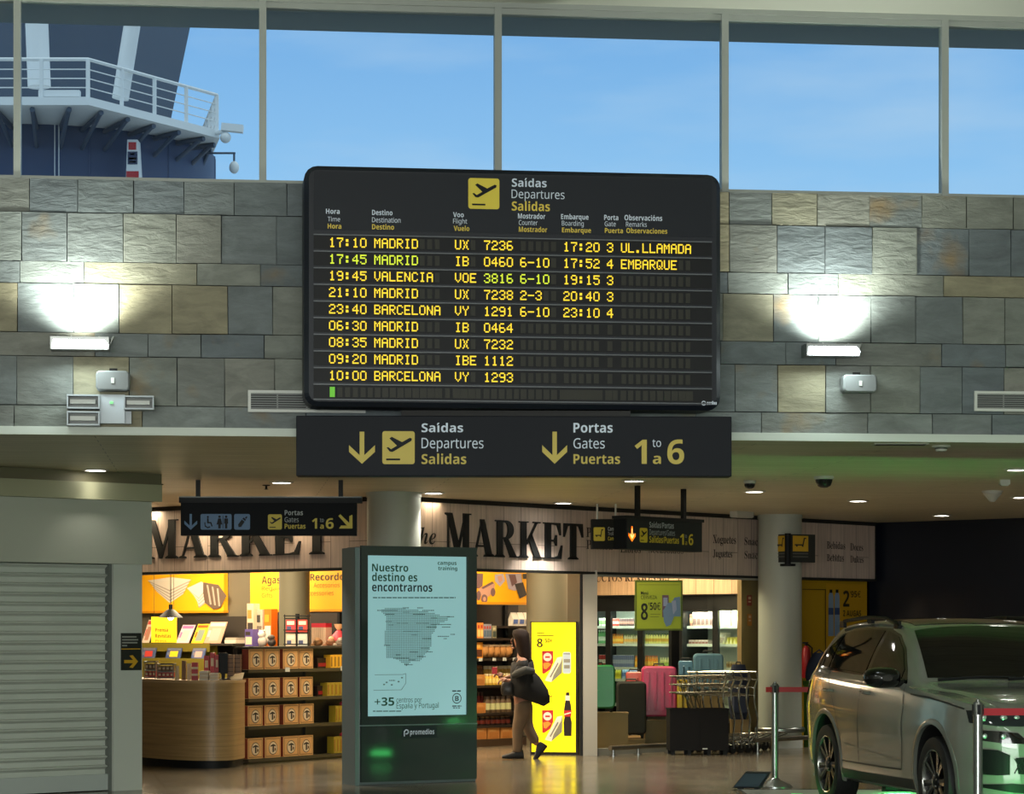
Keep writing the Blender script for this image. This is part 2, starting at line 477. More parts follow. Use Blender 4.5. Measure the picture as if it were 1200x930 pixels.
    def mesh(self, name, mats, sharp=40, bevel=0.0, weld=False):
        me = bpy.data.meshes.new(name)
        me.from_pydata(self.v, [], self.f)
        for m in (mats if isinstance(mats, (list, tuple)) else [mats]):
            me.materials.append(m)
        me.polygons.foreach_set('material_index', self.m)
        me.polygons.foreach_set('use_smooth', self.s)
        me.update()
        if bevel or weld:
            bm = bmesh.new(); bm.from_mesh(me)
            bmesh.ops.remove_doubles(bm, verts=bm.verts, dist=1e-5)
            if bevel:
                es = [e for e in bm.edges if len(e.link_faces) == 2 and e.calc_face_angle(0) > R(35)]
                bmesh.ops.bevel(bm, geom=es, offset=bevel, segments=2, profile=0.5, affect='EDGES', clamp_overlap=True)
            bm.to_mesh(me); bm.free()
        if any(self.s):
            me.set_sharp_from_angle(angle=R(sharp))
        return me
    def mark(self):
        self.w.append(len(self.f))
    def build(self, name, mats, parent=None, loc=None, rz=None, bevel=0.0, sharp=40, weld=False):
        if len(self.w) > 1 and parent is not None:      # every word or field is a part of its own
            cuts = sorted(set(self.w + [0, len(self.f)]))
            o = None
            for a, b in zip(cuts, cuts[1:]):
                q = MB(); used = {}
                for f, mi, sm in zip(self.f[a:b], self.m[a:b], self.s[a:b]):
                    for i in f:
                        if i not in used:
                            used[i] = len(q.v); q.v.append(self.v[i])
                    q.f.append(tuple(used[i] for i in f)); q.m.append(mi); q.s.append(sm)
                if q.f:
                    o = q.build(name, mats, parent, loc, rz)
            return o
        o = bpy.data.objects.new(name, self.mesh(name, mats, sharp, bevel, weld))
        COL.objects.link(o)
        if parent is not None:
            o.parent = parent
        if loc is not None:
            o.location = loc
        if rz is not None:
            o.rotation_euler = (0, 0, rz)
        return o

def tag(o, label, cat, group=None, kind=None):
    o['label'] = label; o['category'] = cat
    if group:
        o['group'] = group
    if kind:
        o['kind'] = kind
    return o
def thing(name, label, cat, loc=(0, 0, 0), rz=0.0, group=None):
    o = bpy.data.objects.new(name, None)
    o.empty_display_size = 0.1
    COL.objects.link(o)
    o.location = loc; o.rotation_euler = (0, 0, rz)
    return tag(o, label, cat, group)
def on(fr, name, label, cat, group=None):
    """a thing whose own axes are those of a photo frame"""
    return thing(name, label, cat, (fr.o.x, fr.o.y, fr.base), fr.a, group)
def struct(name, mb, mats, loc=None, rz=None, parent=None, **k):
    o = mb.build(name, mats, parent, loc, rz, **k)
    o['kind'] = 'structure'
    return o
def kids(o):
    return [c for c in bpy.data.objects if c.parent is o]
def dup(root, loc, rz=None, label=None, group=None, children=None):
    r = root.copy(); COL.objects.link(r); r.location = loc
    if rz is not None:
        r.rotation_euler = (0, 0, rz)
    if label:
        r['label'] = label
    if group:
        r['group'] = group
    for ch in (children if children is not None else root.children):
        c = ch.copy(); COL.objects.link(c); c.parent = r
        for g in ch.children:
            d = g.copy(); COL.objects.link(d); d.parent = c
    return r

PLANE = [(.13, .50), (.19, .485), (.27, .55), (.45, .44), (.22, .22), (.29, .17), (.61, .33), (.85, .20), (.91, .22), (.90, .29), (.32, .63), (.23, .62)]
PLANELINE = [(.12, .83), (.55, .83), (.55, .885), (.12, .885)]
ARROW = [(.41, 0), (.59, 0), (.59, .73), (1, .42), (1, .63), (.5, 1), (0, .63), (0, .42), (.41, .73)]
TROLLEY = [(.12, .62), (.12, .54), (.62, .54), (.70, .12), (.86, .12), (.86, .20), (.77, .20), (.68, .62), (.68, .70), (.58, .70), (.58, .62), (.30, .62), (.30, .70), (.20, .70), (.20, .62)]
ORD = ['first', 'second', 'third', 'fourth', 'fifth', 'sixth', 'seventh', 'eighth', 'ninth', 'tenth', 'eleventh', 'twelfth', 'thirteenth', 'fourteenth']
# ================================================================== the setting
WY = R(6.5)
WALL = Fr(0, 19.8, WY)
SOFF = 3.01
FLOORM = tile_material()
STONE = stone_material()
SOFFIT = plank_material('soffit_boards', (208, 198, 172), (199, 188, 161), 0.22, 0.45)
FASC = plank_material('fascia_boards', (206, 188, 176), (192, 173, 162), 0.30, 0.5, axis=2, length=4.0)
PLASTER = M('hall_plaster', (178, 180, 168), 0.7, vary=0.04, vscale=2)
CEILW = M('hall_ceiling_white', (206, 208, 196), 0.7)
NAVYWALL = M('dark_navy_wall', (17, 22, 34), 0.4)
SHOPWALL = M('shop_taupe_wall', (100, 92, 74), 0.7, vary=0.05, vscale=2)
SHOPDARK = M('shop_dark_back', (52, 46, 40), 0.7)
FRAMEM = M('window_aluminium', (158, 164, 158), 0.45)
WP = (0, 19.8, 0)

struct('floor', MB().box(-11.6, -27, -0.12, 11.6, 33, 0), FLOORM, WP, WY)
struct('ceiling', MB().box(-11.6, -27, 6.37, 11.6, 0.3, 6.5), CEILW, WP, WY)
struct('ceiling_lower', MB().box(-11.6, -0.03, SOFF, 11.6, 33, SOFF + 0.05), SOFFIT, WP, WY)
struct('wall_left', MB().box(-11.7, -27, 0, -11.5, 0.3, 6.5).box(-11.7, 0.3, 0, -11.5, 33, SOFF + 0.05), PLASTER, WP, WY)
struct('wall_right', MB().box(11.5, -27, 0, 11.7, 0.3, 6.5).box(11.5, 0.3, 0, 11.7, 33, SOFF + 0.05), PLASTER, WP, WY)
struct('wall_rear', MB().box(-11.6, -27.2, 0, 11.6, -27, 6.5), PLASTER, WP, WY)
struct('wall_far', MB().box(-11.6, 33, 0, 11.6, 33.2, SOFF + 0.05), SHOPDARK, WP, WY)

eg = MB()  # made-up frame bars on the unseen rear wall, added to go with the fill light
for i in range(9):
    eg.box(-8 + i * 2 - .04, -26.99, 0, -8 + i * 2 + .04, -26.9, 4.3)
eg.box(-8, -26.99, 4.2, 8, -26.9, 4.3).box(-8, -26.99, 2.3, 8, -26.92, 2.38)
struct('window_30', eg, FRAMEM, WP, WY)

# stone cladding in seven courses
rows = [40, 58, 26, 58, 28, 58, 26]
top, bot = 4.94, 3.056
k = (top - bot) / sum(rows)
mb = MB()
mb.box(-11.5, 0.03, SOFF + 0.05, 11.5, 0.3, top - 0.005)
rnd = random.Random(11)
z = top
for i, rh in enumerate(rows):
    z0 = z - rh * k
    x = -11.5 + rnd.random() * -0.3
    while x < 11.5:
        wd = rnd.choice((0.36, 0.38, 0.40, 0.42, 0.34)) if rh > 35 else rnd.choice((0.52, 0.62, 0.48, 0.85, 0.40))
        x1 = min(x + wd, 11.5)
        d = -0.012 - rnd.random() * 0.012
        g = 0.0009
        xa, xb, za, zb = max(x, -11.5) + g, x1 - g, z0 + g, z - g
        c = 0.0045
        # dressed face with a chipped edge
        vs = [(xa, 0.03, za), (xb, 0.03, za), (xb, 0.03, zb), (xa, 0.03, zb), (xa + c * rnd.random(), d, za + c * rnd.random()), (xb - c * rnd.random(), d, za + c * rnd.random()), (xb - c * rnd.random(), d, zb - c * rnd.random()), (xa + c * rnd.random(), d, zb - c * rnd.random())]
        mb.add(vs, [(4, 5, 6, 7), (0, 1, 5, 4), (1, 2, 6, 5), (2, 3, 7, 6), (3, 0, 4, 7)])
        x = x1
    z = z0
struct('wall_front', mb, STONE, WP, WY)
struct('trim_1', MB().box(-11.5, -0.045, SOFF - 0.012, 11.5, -0.031, bot).box(-11.5, -0.031, SOFF + 0.051, 11.5, 0.3, bot), M('ledge_paint', (196, 204, 194), 0.5), WP, WY)
struct('trim_2', MB().box(-11.5, 0.0, 6.33, 11.5, 0.3, 6.9), FRAMEM, WP, WY)
struct('roof_overhang', MB().box(-12, 0.3, 6.52, 12, 1.75, 6.72), M('eave_boards', (176, 196, 212), 0.7), WP, WY)
struct('roof_lower', MB().box(-12, 0.3, SOFF + 0.06, 12, 33, SOFF + 0.2), M('roof_gravel', (96, 96, 92), 0.9), WP, WY)

mull = [WALL.u(p) for p in (20, 308, 584, 850, 1108)]
st = mull[-1] - mull[-2]
edges = [mull[0] - st * n for n in (5, 4, 3, 2, 1)] + mull + [mull[-1] + st * n for n in (1, 2, 3, 4)]
for i in range(len(edges) - 1):
    a, b = max(edges[i], -11.45), min(edges[i + 1], 11.45)
    f = MB()
    f.box(a - 0.027, 0.0, 4.94, a + 0.027, 0.10, 6.33)
    f.box(a + 0.027, 0.02, 4.94, b - 0.027, 0.09, 4.965).box(a + 0.027, 0.02, 6.285, b - 0.027, 0.09, 6.33)
    wn = struct('window_%d' % (i + 1), f, FRAMEM, WP, WY)
    p = MB().box(a + 0.02, 0.05, 4.955, b - 0.02, 0.056, 6.30).build('window_pane', GLASS, wn)
    p['kind'] = 'structure'

# ------------------------------------------------------------------ shop walls and columns
FRT = Fr(CORNER.x, CORNER.y, R(48))     # right shop front: local x = a, local y = b
FLT = Fr(CORNER.x, CORNER.y, R(-42))    # left shop front: local x = -b, local y = a
def shopwall(name, pts, mat, z0=0.0, z1=SOFF, th=0.12):
    mb = MB()
    for (a0, b0), (a1, b1) in zip(pts, pts[1:]):
        p, q = shop(a0, b0), shop(a1, b1)
        d = (q - p).normalized(); n = Vector((-d.y, d.x, 0)) * th
        vs = [p, q, q + n, p + n]
        vs = [(v.x, v.y, z0) for v in vs] + [(v.x, v.y, z1) for v in vs]
        mb.add(vs, [(3, 2, 1, 0), (4, 5, 6, 7), (0, 1, 5, 4), (1, 2, 6, 5), (2, 3, 7, 6), (3, 0, 4, 7)])
    return struct(name, mb, mat)
shopwall('wall_shop_back', [(5.0, 14.0), (5.0, 4.2), (4.4, 3.15), (7.95, 3.15)], SHOPWALL, th=0.12)
shopwall('wall_shop_left', [(-3.0, 14.0), (5.0, 14.0)], SHOPDARK)
shopwall('wall_shop_right', [(7.95, 3.15), (7.95, 0.4)], SHOPWALL, th=-0.1)
shopwall('wall_far_right', [(9.58, 0.12), (9.58, -13.0)], NAVYWALL, th=0.2)
shopwall('wall_far_return', [(7.97, 0.35), (9.55, 0.35)], NAVYWALL)

COLM = M('column_paint', (176, 180, 170), 0.55)
def column(name, px, Z, r, mat, base=True):
    X = (px - 600) / F * Z
    mb = MB().lathe([(r, 0), (r, SOFF)], 40, caps=False)
    if base:
        mb.lathe([(r + 0.012, 0.0), (r + 0.012, 0.13), (r + 0.006, 0.14)], 40, mi=1, caps=False)
        mb.lathe([(r + 0.03, 0.20), (r + 0.045, 0.215), (r + 0.045, 0.25), (r + 0.03, 0.265)], 40, mi=2, caps=False)
    mb.lathe([(r + 0.01, SOFF - 0.05), (r + 0.01, SOFF)], 40, caps=False)
    return struct(name, mb, [mat, WHITE, STEEL], (X, Z, 0))
column('column_1', 461.5, 27.78, 0.292, COLM)
column('column_2', 914.0, 33.18, 0.281, COLM)
PIL = M('shop_pillar_paint', (104, 100, 82), 0.65)
column('column_3', 345, 35.6, 0.213, PIL, False)
column('column_4', 641, 33.6, 0.27, PIL, False)

# shop-front post with the dark frame of the glazing beside it
pz = gnd(691.5, 885)
struct('trim_3', MB().box(-0.085, -0.06, 0, 0.085, 0.08, 2.24).box(-0.125, -0.03, 0, -0.088, 0.06, 2.24, 1), [M('post_paint', (190, 184, 168), 0.5), DARK], (pz.x, pz.y, 0), R(0))

# ================================================================== outside: control tower
TZ = 62.1
tx = -11.33
tower = thing('control_tower', 'dark blue airport control tower with railed white walkway behind the window', 'tower', (tx, TZ, 0))
TB = M('tower_blue_cladding', (60, 80, 116), 0.55, vary=0.04, vscale=0.6)
TC = M('tower_cab_grey', (78, 92, 112), 0.5)
TW = M('tower_white', (232, 236, 238), 0.5)
dr = MB().lathe([(4.12, 0), (4.12, 13.0)], 64)
for px in (24, 105, 188, 232):
    a = math.asin(max(-1, min(1, ((px - 600) / F * 58.3 - tx) / 4.12)))
    dr.box(4.11 * math.sin(a) - .02, -4.13 * math.cos(a) - .01, 0, 4.11 * math.sin(a) + .02, -4.13 * math.cos(a) + .05, 13)
dr.build('drum', TB, tower)
MB().lathe([(2.75, 13.0), (2.95, 13.4), (3.95, 18.2), (3.95, 19)], 8).build('cab', TC, tower)
OCT = [(-2.07, -6.1), (2.07, -6.1), (4.5, -2.3), (3.7, 1.7), (1.7, 6.0), (-1.7, 6.0), (-3.7, 1.7), (-4.5, -2.3)]
def octo(k, z):
    return [(x * k, y * k, z) for x, y in OCT]
pl = MB().loft([octo(.97, 12.98), octo(1, 13.0), octo(1, 13.18), octo(.98, 13.2)], 0, True, True, False)
pl.build('walkway', TW, tower)
br = MB()
for (xa, ya), (xb, yb) in zip(OCT, OCT[1:] + OCT[:1]):
    for i in range(5):
        f_ = (i + .5) / 5
        x, y = xa + (xb - xa) * f_, ya + (yb - ya) * f_
        n_ = math.hypot(x, y); ix, iy = x / n_ * 4.0, y / n_ * 4.0
        br.tube([(ix, iy, 12.45), (x * .96, y * .96, 12.92)], .05, 6).tube([(ix, iy, 12.9), (x * .98, y * .98, 12.93)], .06, 6)
br.build('walkway_bracket', TC, tower)
rl = MB()
for zz, rr in ((14.02, 0.04), (13.8, 0.013), (13.6, 0.013), (13.4, 0.013)):
    ring = octo(.985, zz)
    rl.tube(ring + ring[:1], rr, 6)
for (xa, ya), (xb, yb) in zip(OCT, OCT[1:] + OCT[:1]):
    for i in range(4):
        f_ = i / 4
        x, y = (xa + (xb - xa) * f_) * .985, (ya + (yb - ya) * f_) * .985
        rl.box(x - .04, y - .04, 13.1, x + .04, y + .04, 14.02)
rl.build('railing', TW, tower)
for px0, py0, px1, py1, rr in ((43, 25, 46, 102, 0.26), (156, 22, 141, 116, 0.19)):
    z_ = TZ - 4.6
    a = Vector(((px0 - 600) / F * z_ - tx, -4.6, HC + (YH - py0) / F * z_)); b = Vector(((px1 - 600) / F * z_ - tx, -4.6, HC + (YH - py1) / F * z_))
    MB().cyl(a + (a - b) * 1.2, b, rr, n=16).build('strut', TW, tower)
gb = MB()
for px in (44, 49):
    X = (px - 600) / F * (TZ - 6.3) - tx
    gb.cyl((X, -4.2, 10.0), (X, -4.2, 12.95), 0.012, n=6)
gb.cbox((-0.6, -5.9, 13.28), (1.2, 0.2, 0.16)).cbox((1.4, -5.9, 13.28), (.9, .2, .14)).box(-.74, -6.2, 12.6, -.66, -6.12, 13.2).box(-.42, -6.2, 12.6, -.34, -6.12, 13.2).cbox((-.56, -6.0, 13.6), (.06, .1, .7)).build('hanging_cable', TW, tower)
cm = MB().tube([(4.0, -1.2, 12.86), (4.75, -1.2, 12.86)], 0.025, 6)
cm.ball((4.72, -1.2, 12.52), (0.12, 0.12, 0.15), mi=1).cyl((4.72, -1.2, 12.6), (4.72, -1.2, 12.86), 0.025)
cm.build('globe_lamp', [TC, TW], tower)
cb = MB().cyl((4.42, -2.4, 13.1), (4.62, -2.5, 13.12), 0.05).cbox((4.82, -2.5, 13.2), (0.5, 0.22, 0.17), rot=(0, 0.10, 0)).ball((4.66, -2.5, 12.98), 0.13)
cb.build('surveillance_camera', TW, tower)
# banner fixed to the drum
bn = MB()
def bp(px, py):
    z_ = TZ - 4.0
    return ((px - 600) / F * z_ - tx, HC + (YH - py) / F * z_)
def bband(y0, y1, mi, in0=0, in1=0):
    f_ = lambda y: (149.5 - (y - 165) * 0.035, 161.5 + (y - 165) * 0.055)
    a, b = f_(y0); c, d = f_(y1)
    bn.extr([bp(c + in1, y1), bp(d - in1, y1), bp(b - in0, y0), bp(a + in0, y0)], -4.05, -3.6, mi)
bband(164, 214, 0)
ban = [TW, M('banner_red', (186, 44, 52), 0.5), M('banner_navy', (44, 56, 88), 0.5)]
def bq(px0, py0, px1, py1, mi):
    a = bp(px0, py0); b = bp(px1, py1)
    bn.flat([(a[0], b[1]), (b[0], b[1]), (b[0], a[1]), (a[0], a[1])], -4.06, mi)
bq(151, 167, 160, 176, 1); bq(150, 178, 161.5, 193, 2); bq(148.5, 201, 163, 213, 1)
bq(153, 180, 158, 182, 0); bq(151.5, 185, 160, 187.5, 0); bq(152, 189, 159.5, 191, 0)
bn.build('banner', ban, tower)

# ================================================================== departures board
BO = Fr(0, 19.30, R(7.2))
bd = on(BO, 'departures_board', 'huge black departures board with yellow flight rows on the stone wall', 'departures board')
x0 = BO.u(356.5); x1 = BO.u(845); zt = BO.h(600, 198.5); zb = BO.h(600, 478)
MB().rbox(x0, 0, zb, x1, 0.36, zt, 0.10).build('housing', M('board_housing', (26, 31, 40), 0.45, spec=0.3), bd, weld=True)
wx0, wx1 = BO.u(367.5), BO.u(834)
hz = BO.h(600, 273.5)
MB().box(wx0, -0.004, hz, wx1, 0.0, BO.h(600, 206)).build('header_panel', M('board_header', (27, 32, 40), 0.5, spec=0.25), bd)
wl = MB(); yl = MB(); pg = MB(); dl = MB()
Y1 = -0.008
for s, a, b, t, d, st_ in (('Saídas', 599.8, 640.6, 209.5, 219, 'bold'), ('Hora', 382, 398, 244.6, 250.4, 'bold'), ('Destino', 436, 460, 246, 252, 'bold'), ('Voo', 531, 543.5, 248.6, 254.4, 'bold'),
                           ('Mostrador', 607, 639, 250.2, 256.2, 'bold'), ('Embarque', 657.5, 689.7, 251, 257, 'bold'), ('Porta', 708, 724.6, 251.8, 257.8, 'bold'), ('Observacións', 731.8, 776, 252.2, 258.4, 'bold'),
                           ('Departures', 599.5, 661.6, 222.6, 232.6, ''), ('Time', 384, 398.5, 254, 259.3, ''), ('Destination', 436, 469.4, 254.8, 260.6, ''), ('Flight', 531, 547.4, 256.2, 261.8, ''),
                           ('Counter', 608, 630, 258, 263.6, ''), ('Boarding', 658.4, 684, 258.8, 264.4, ''), ('Gate', 708.6, 721.6, 259.4, 265, ''), ('Remarks', 733.6, 758, 260, 265.6, '')):
    wl.text(BO, s, a, b, t, d, st_, Y1)
for s, a, b, t, d in (('Salidas', 599.7, 644.4, 236.4, 247), ('Hora', 384, 400, 262, 267.8), ('Destino', 436, 461.8, 262.8, 268.8), ('Vuelo', 531.8, 550, 264.6, 270.4), ('Mostrador', 608, 641.3, 265.8, 271.8),
                      ('Embarque', 658.6, 692.6, 266.8, 272.4), ('Puerta', 708.8, 730, 267.2, 273), ('Observaciones', 734, 782, 267.6, 273.4)):
    yl.text(BO, s, a, b, t, d, 'bold', Y1)
wl.build('white_lettering', PALE, bd)
yl.build('yellow_lettering', YTXT, bd)
pg.frrect(BO, 548.8, 208.8, 585.2, 244.8, 3, Y1).fshape(BO, PLANE, 548.8, 208.8, 585.2, 244.8, Y1 - 0.004, 1).fshape(BO, PLANELINE, 548.8, 208.8, 585.2, 244.8, Y1 - 0.004, 1)
o = pg.build('pictogram', [M('board_yellow', (204, 186, 52), 0.5, emit=0.15), SIGNBLUE], bd); o['label'] = 'yellow square with a rising aeroplane'

FONT = {'A': '0E 11 11 1F 11 11 11', 'B': '1E 11 11 1E 11 11 1E', 'C': '0E 11 10 10 10 11 0E', 'D': '1E 11 11 11 11 11 1E', 'E': '1F 10 10 1E 10 10 1F', 'I': '0E 04 04 04 04 04 0E', 'L': '10 10 10 10 10 10 1F', 'M': '11 1B 15 15 11 11 11',
        'N': '11 19 19 15 13 13 11', 'O': '0E 11 11 11 11 11 0E', 'Q': '0E 11 11 11 15 12 0D', 'R': '1E 11 11 1E 14 12 11', 'U': '11 11 11 11 11 11 0E', 'V': '11 11 11 11 11 0A 04', 'X': '11 0A 0A 04 0A 0A 11', 'Y': '11 11 0A 04 04 04 04',
        '0': '0E 11 11 11 11 11 0E', '1': '04 0C 04 04 04 04 0E', '2': '0E 11 01 06 08 10 1F', '3': '0E 11 01 06 01 11 0E', '4': '02 06 0A 12 1F 02 02', '5': '1F 10 1E 01 01 11 0E', '6': '0E 10 10 1E 11 11 0E', '7': '1F 01 02 04 04 04 04',
        '8': '0E 11 11 0E 11 11 0E', '9': '0E 11 11 0F 01 01 0E', ':': '00 0C 0C 00 0C 0C 00', '-': '00 00 00 1F 00 00 00', '.': '00 00 00 00 00 0C 0C', ' ': '00 00 00 00 00 00 00'}
LED = M('led_amber', (245, 208, 40), 0.5, emit=0.85)
LEDG = M('led_lime', (206, 222, 44), 0.5, emit=0.8)
LEDC = M('led_green', (96, 178, 40), 0.5, emit=0.55)
CELL = M('dark_display_cell', (46, 46, 38), 0.5, spec=0.3)
ROWM = M('display_row', (15, 17, 20), 0.5, spec=0.25)
RIDGE = M('row_ridge', (92, 98, 104), 0.4)
FIELDS = [(385.5, 431, 5), (438.5, 517.5, 9), (533, 559.5, 3), (567, 602.5, 4), (609.5, 654, 5), (660, 704, 5), (711, 720, 1), (727.5, 811, 10)]
ROWS = [('17:10', 'MADRID', 'UX', '7236', '', '17:20', '3', 'UL.LLAMADA'), ('17:45', 'MADRID', 'IB', '0460', '6-10', '17:52', '4', 'EMBARQUE'), ('19:45', 'VALENCIA', 'VOE', '3816', '6-10', '19:15', '3', ''), ('21:10', 'MADRID', 'UX', '7238', '2-3', '20:40', '3', ''),
        ('23:40', 'BARCELONA', 'VY', '1291', '6-10', '23:10', '4', ''), ('06:30', 'MADRID', 'IB', '0464', '', '', '', ''), ('08:35', 'MADRID', 'UX', '7232', '', '', '', ''), ('09:20', 'MADRID', 'IBE', '1112', '', '', '', ''), ('10:00', 'BARCELONA', 'VY', '1293', '', '', '', ''), ('#', '', '', '', '', '', '', '')]
zr0, zr1 = BO.h(390, 284), BO.h(390, 459.2)
pitch = (zr0 - zr1) / 9
for r_, row in enumerate(ROWS):
    zc = zr0 - pitch * r_
    rp = MB().box(wx0, -0.003, zc - pitch / 2 + 0.012, wx1, 0.0, zc + pitch / 2 - 0.012)
    rp.box(wx0, -0.016, zc + pitch / 2 - 0.010, wx1, 0.0, zc + pitch / 2 - 0.002, 1)
    if r_ == 9:
        rp.box(wx0, -0.016, zc - pitch / 2 + 0.002, wx1, 0.0, zc - pitch / 2 + 0.010, 1)
    ro = rp.build('flight_row', [ROWM, RIDGE], bd)
    cells = MB(); leds = MB()
    ch = 0.036
    used = set()
    for (fa, fb, n), s in zip(FIELDS, row):
        ua, ub = BO.u(fa), BO.u(fb)
        leds.mark(); cells.mark()
        cw = (ub - ua) / n
        for i in range(n):
            c = s[i] if i < len(s) else ' '
            if c == '#':
                leds.box(ua + cw * 0.1, -0.010, zc - ch * 1.05, ua + cw * 0.75, -0.006, zc + ch * 1.05, 2)
                continue
            if c == ' ':
                cells.box(ua + i * cw + cw * 0.08, -0.006, zc - ch, ua + (i + 1) * cw - cw * 0.28, -0.003, zc + ch)
                continue
            mi = 1 if (r_ == 1 and fa < 500) or (r_ == 2 and 560 < fa < 660) else 0
            px_ = cw * 0.82 / 5; pz_ = ch * 2 / 7
            for rr_, hx in enumerate(FONT[c].split()):
                v_ = int(hx, 16)
                for cc in range(5):
                    if v_ >> (4 - cc) & 1:
                        xa = ua + i * cw + cc * px_; za = zc + ch - (rr_ + 1) * pz_
                        leds.box(xa + px_ * 0.02, -0.010, za + pz_ * 0.05, xa + px_ * 1.0, -0.006, za + pz_ * 0.95, mi)
    if r_ == 9:
        for xg in np.arange(BO.u(431), BO.u(812), (BO.u(431) - BO.u(385.5)) / 5):
            cells.box(xg, -0.0065, zc - ch, xg + 0.036, -0.0035, zc + ch)
    cells.build('dark_cells', CELL, ro)
    leds.build('led_characters', [LED, LEDG, LEDC], ro)
lg = MB()
c_ = BO.loc(824.5, 472.3)
lg.add([(c_[0] + q * math.cos(R(a)), -0.006, c_[1] + q * math.sin(R(a))) for q in (0.018, 0.011) for a in range(20, 341, 20)], [(i, i + 1, 17 + i + 1, 17 + i) for i in range(16)])
for i in range(6):
    lg.frect(BO, 828.5 + i * 2, 470.8 - (i == 3) * 1, 829.9 + i * 2, 474, -0.006)
lg.build('maker_mark', PALE, bd)
MB().box(x0 + 0.3, 0.36, zb + 0.3, x0 + 0.5, 0.475, zb + 0.5).box(x1 - 0.5, 0.36, zb + 0.3, x1 - 0.3, 0.45, zb + 0.5).build('bracket', DARK, bd)

# ================================================================== gates sign under the board
GS = Fr(0, 19.35, R(1.5))
gs = on(GS, 'gates_sign', 'long slate sign below the departures board pointing down to gates 1 to 6', 'sign')
zt, zb = GS.h(600, 487.3), GS.h(600, 557.8)
MB().box(GS.u(347), 0, zb, GS.u(857.5), 0.20, zt).build('panel', SIGNBLUE, gs, bevel=0.006)
wl, yl, pg = MB(), MB(), MB()
for s, a, b, t, d, st_ in (('Saídas', 494, 542.7, 496, 506.2, 'bold'), ('Departures', 494, 566.6, 513, 525, ''), ('Portas', 672, 718, 495.4, 506.6, 'bold'), ('Gates', 672, 708.7, 513.4, 525.2, ''), ('to', 764.5, 774.7, 514, 523.4, '')):
    wl.text(GS, s, a, b, t, d, st_)
for s, a, b, t, d, st_ in (('Salidas', 494, 546.5, 532, 543.5, 'bold'), ('Puertas', 672, 726.7, 532, 543.3, 'bold'), ('1', 743.7, 758, 515, 543.3, 'heavy'), ('6', 782, 801.8, 515, 543.3, 'heavy'), ('a', 765, 774.6, 531, 543.3, 'bold')):
    yl.text(GS, s, a, b, t, d, st_)
for a, b in ((409, 439.4), (635.4, 664.6)):
    yl.fshape(GS, ARROW, a, 505.6, b, 543.2)
wl.build('white_lettering', PALE, gs)
YSIGN = M('gates_sign_yellow', (190, 170, 66), 0.5, emit=0.06)
yl.build('yellow_lettering', YSIGN, gs)
pg.frrect(GS, 448, 505, 486, 543.6, 3).fshape(GS, PLANE, 448, 505, 486, 543.6, -0.006, 1).fshape(GS, PLANELINE, 448, 505, 486, 543.6, -0.006, 1)
pg.build('pictogram', [YSIGN, SIGNBLUE], gs)
MB().box(GS.u(470), 0.20, zb + 0.12, GS.u(480), 0.30, zt + 0.05).box(GS.u(730), 0.2, zb + 0.12, GS.u(740), 0.55, zt + 0.05).box(GS.u(470), 0.1, zt, GS.u(740), 0.16, zt + 0.05).build('bracket', DARK, gs)

# ================================================================== things fixed to the stone wall
LAMP = M('lamp_tube', (235, 250, 255), 0.4, emit=9.0)
FACEY = -0.026
def wall_lamp(px0, px1, py0, py1, label):
    u0, u1 = WALL.u(px0), WALL.u(px1)
    zc = WALL.h((px0 + px1) / 2, (py0 + py1) / 2); uc = (u0 + u1) / 2; hw = (u1 - u0) / 2
    t = thing('wall_uplight', label, 'wall lamp', WALL.world(uc, 0, zc), WY, 'wall lamps on the stone wall')
    MB().box(-hw, -0.20, -0.035, hw, FACEY - 0.002, -0.01).box(-hw, -0.215, -0.035, hw, -0.20, 0.06).box(-hw, -0.2, -0.01, -hw + 0.01, FACEY - 0.002, 0.06).box(hw - 0.01, -0.2, -0.01, hw, FACEY - 0.002, 0.06).build('lamp_housing', STEEL, t)
    MB().extr([(-hw + 0.012, -0.03), (hw - 0.012, -0.03), (hw - 0.004, 0.0), (hw - 0.03, 0.036), (-hw + 0.02, 0.036)], -0.235, -0.216).build('lamp_tube', LAMP, t)
    mb = MB()
    for i in range(5):
        mb.cyl((-hw + 0.02 + i * hw * 0.48, -0.13, 0.01), (-hw + 0.05 + i * hw * 0.48, -0.13, 0.075), 0.008)
    mb.box(-hw, -0.10, 0.0, hw, -0.094, 0.055)
    mb.build('bracket', STEEL, t)
    l = bpy.data.lights.new('uplight_beam', 'SPOT'); l.energy = 150; l.color = (0.95, 1.0, 0.88); l.spot_size = R(140); l.spot_blend = 0.8; l.shadow_soft_size = 0.07
    o = bpy.data.objects.new('uplight_beam', l); COL.objects.link(o); o.parent = t; o.location = (0, -0.24, 0.12); o.rotation_euler = (R(180 - 24), 0, 0)
    l = bpy.data.lights.new('lamp_glow', 'AREA'); l.energy = 7; l.color = (0.85, 1.0, 0.98); l.shape = 'RECTANGLE'; l.size = hw * 1.8; l.size_y = 0.06
    o = bpy.data.objects.new('lamp_glow', l); COL.objects.link(o); o.parent = t; o.location = (0, -0.25, -0.045); o.rotation_euler = (R(-20), 0, 0)
wall_lamp(61, 129, 401, 413.5, 'glowing white wall lamp left of the departures board')
wall_lamp(938, 1000, 409, 421, 'glowing white wall lamp right of the departures board')

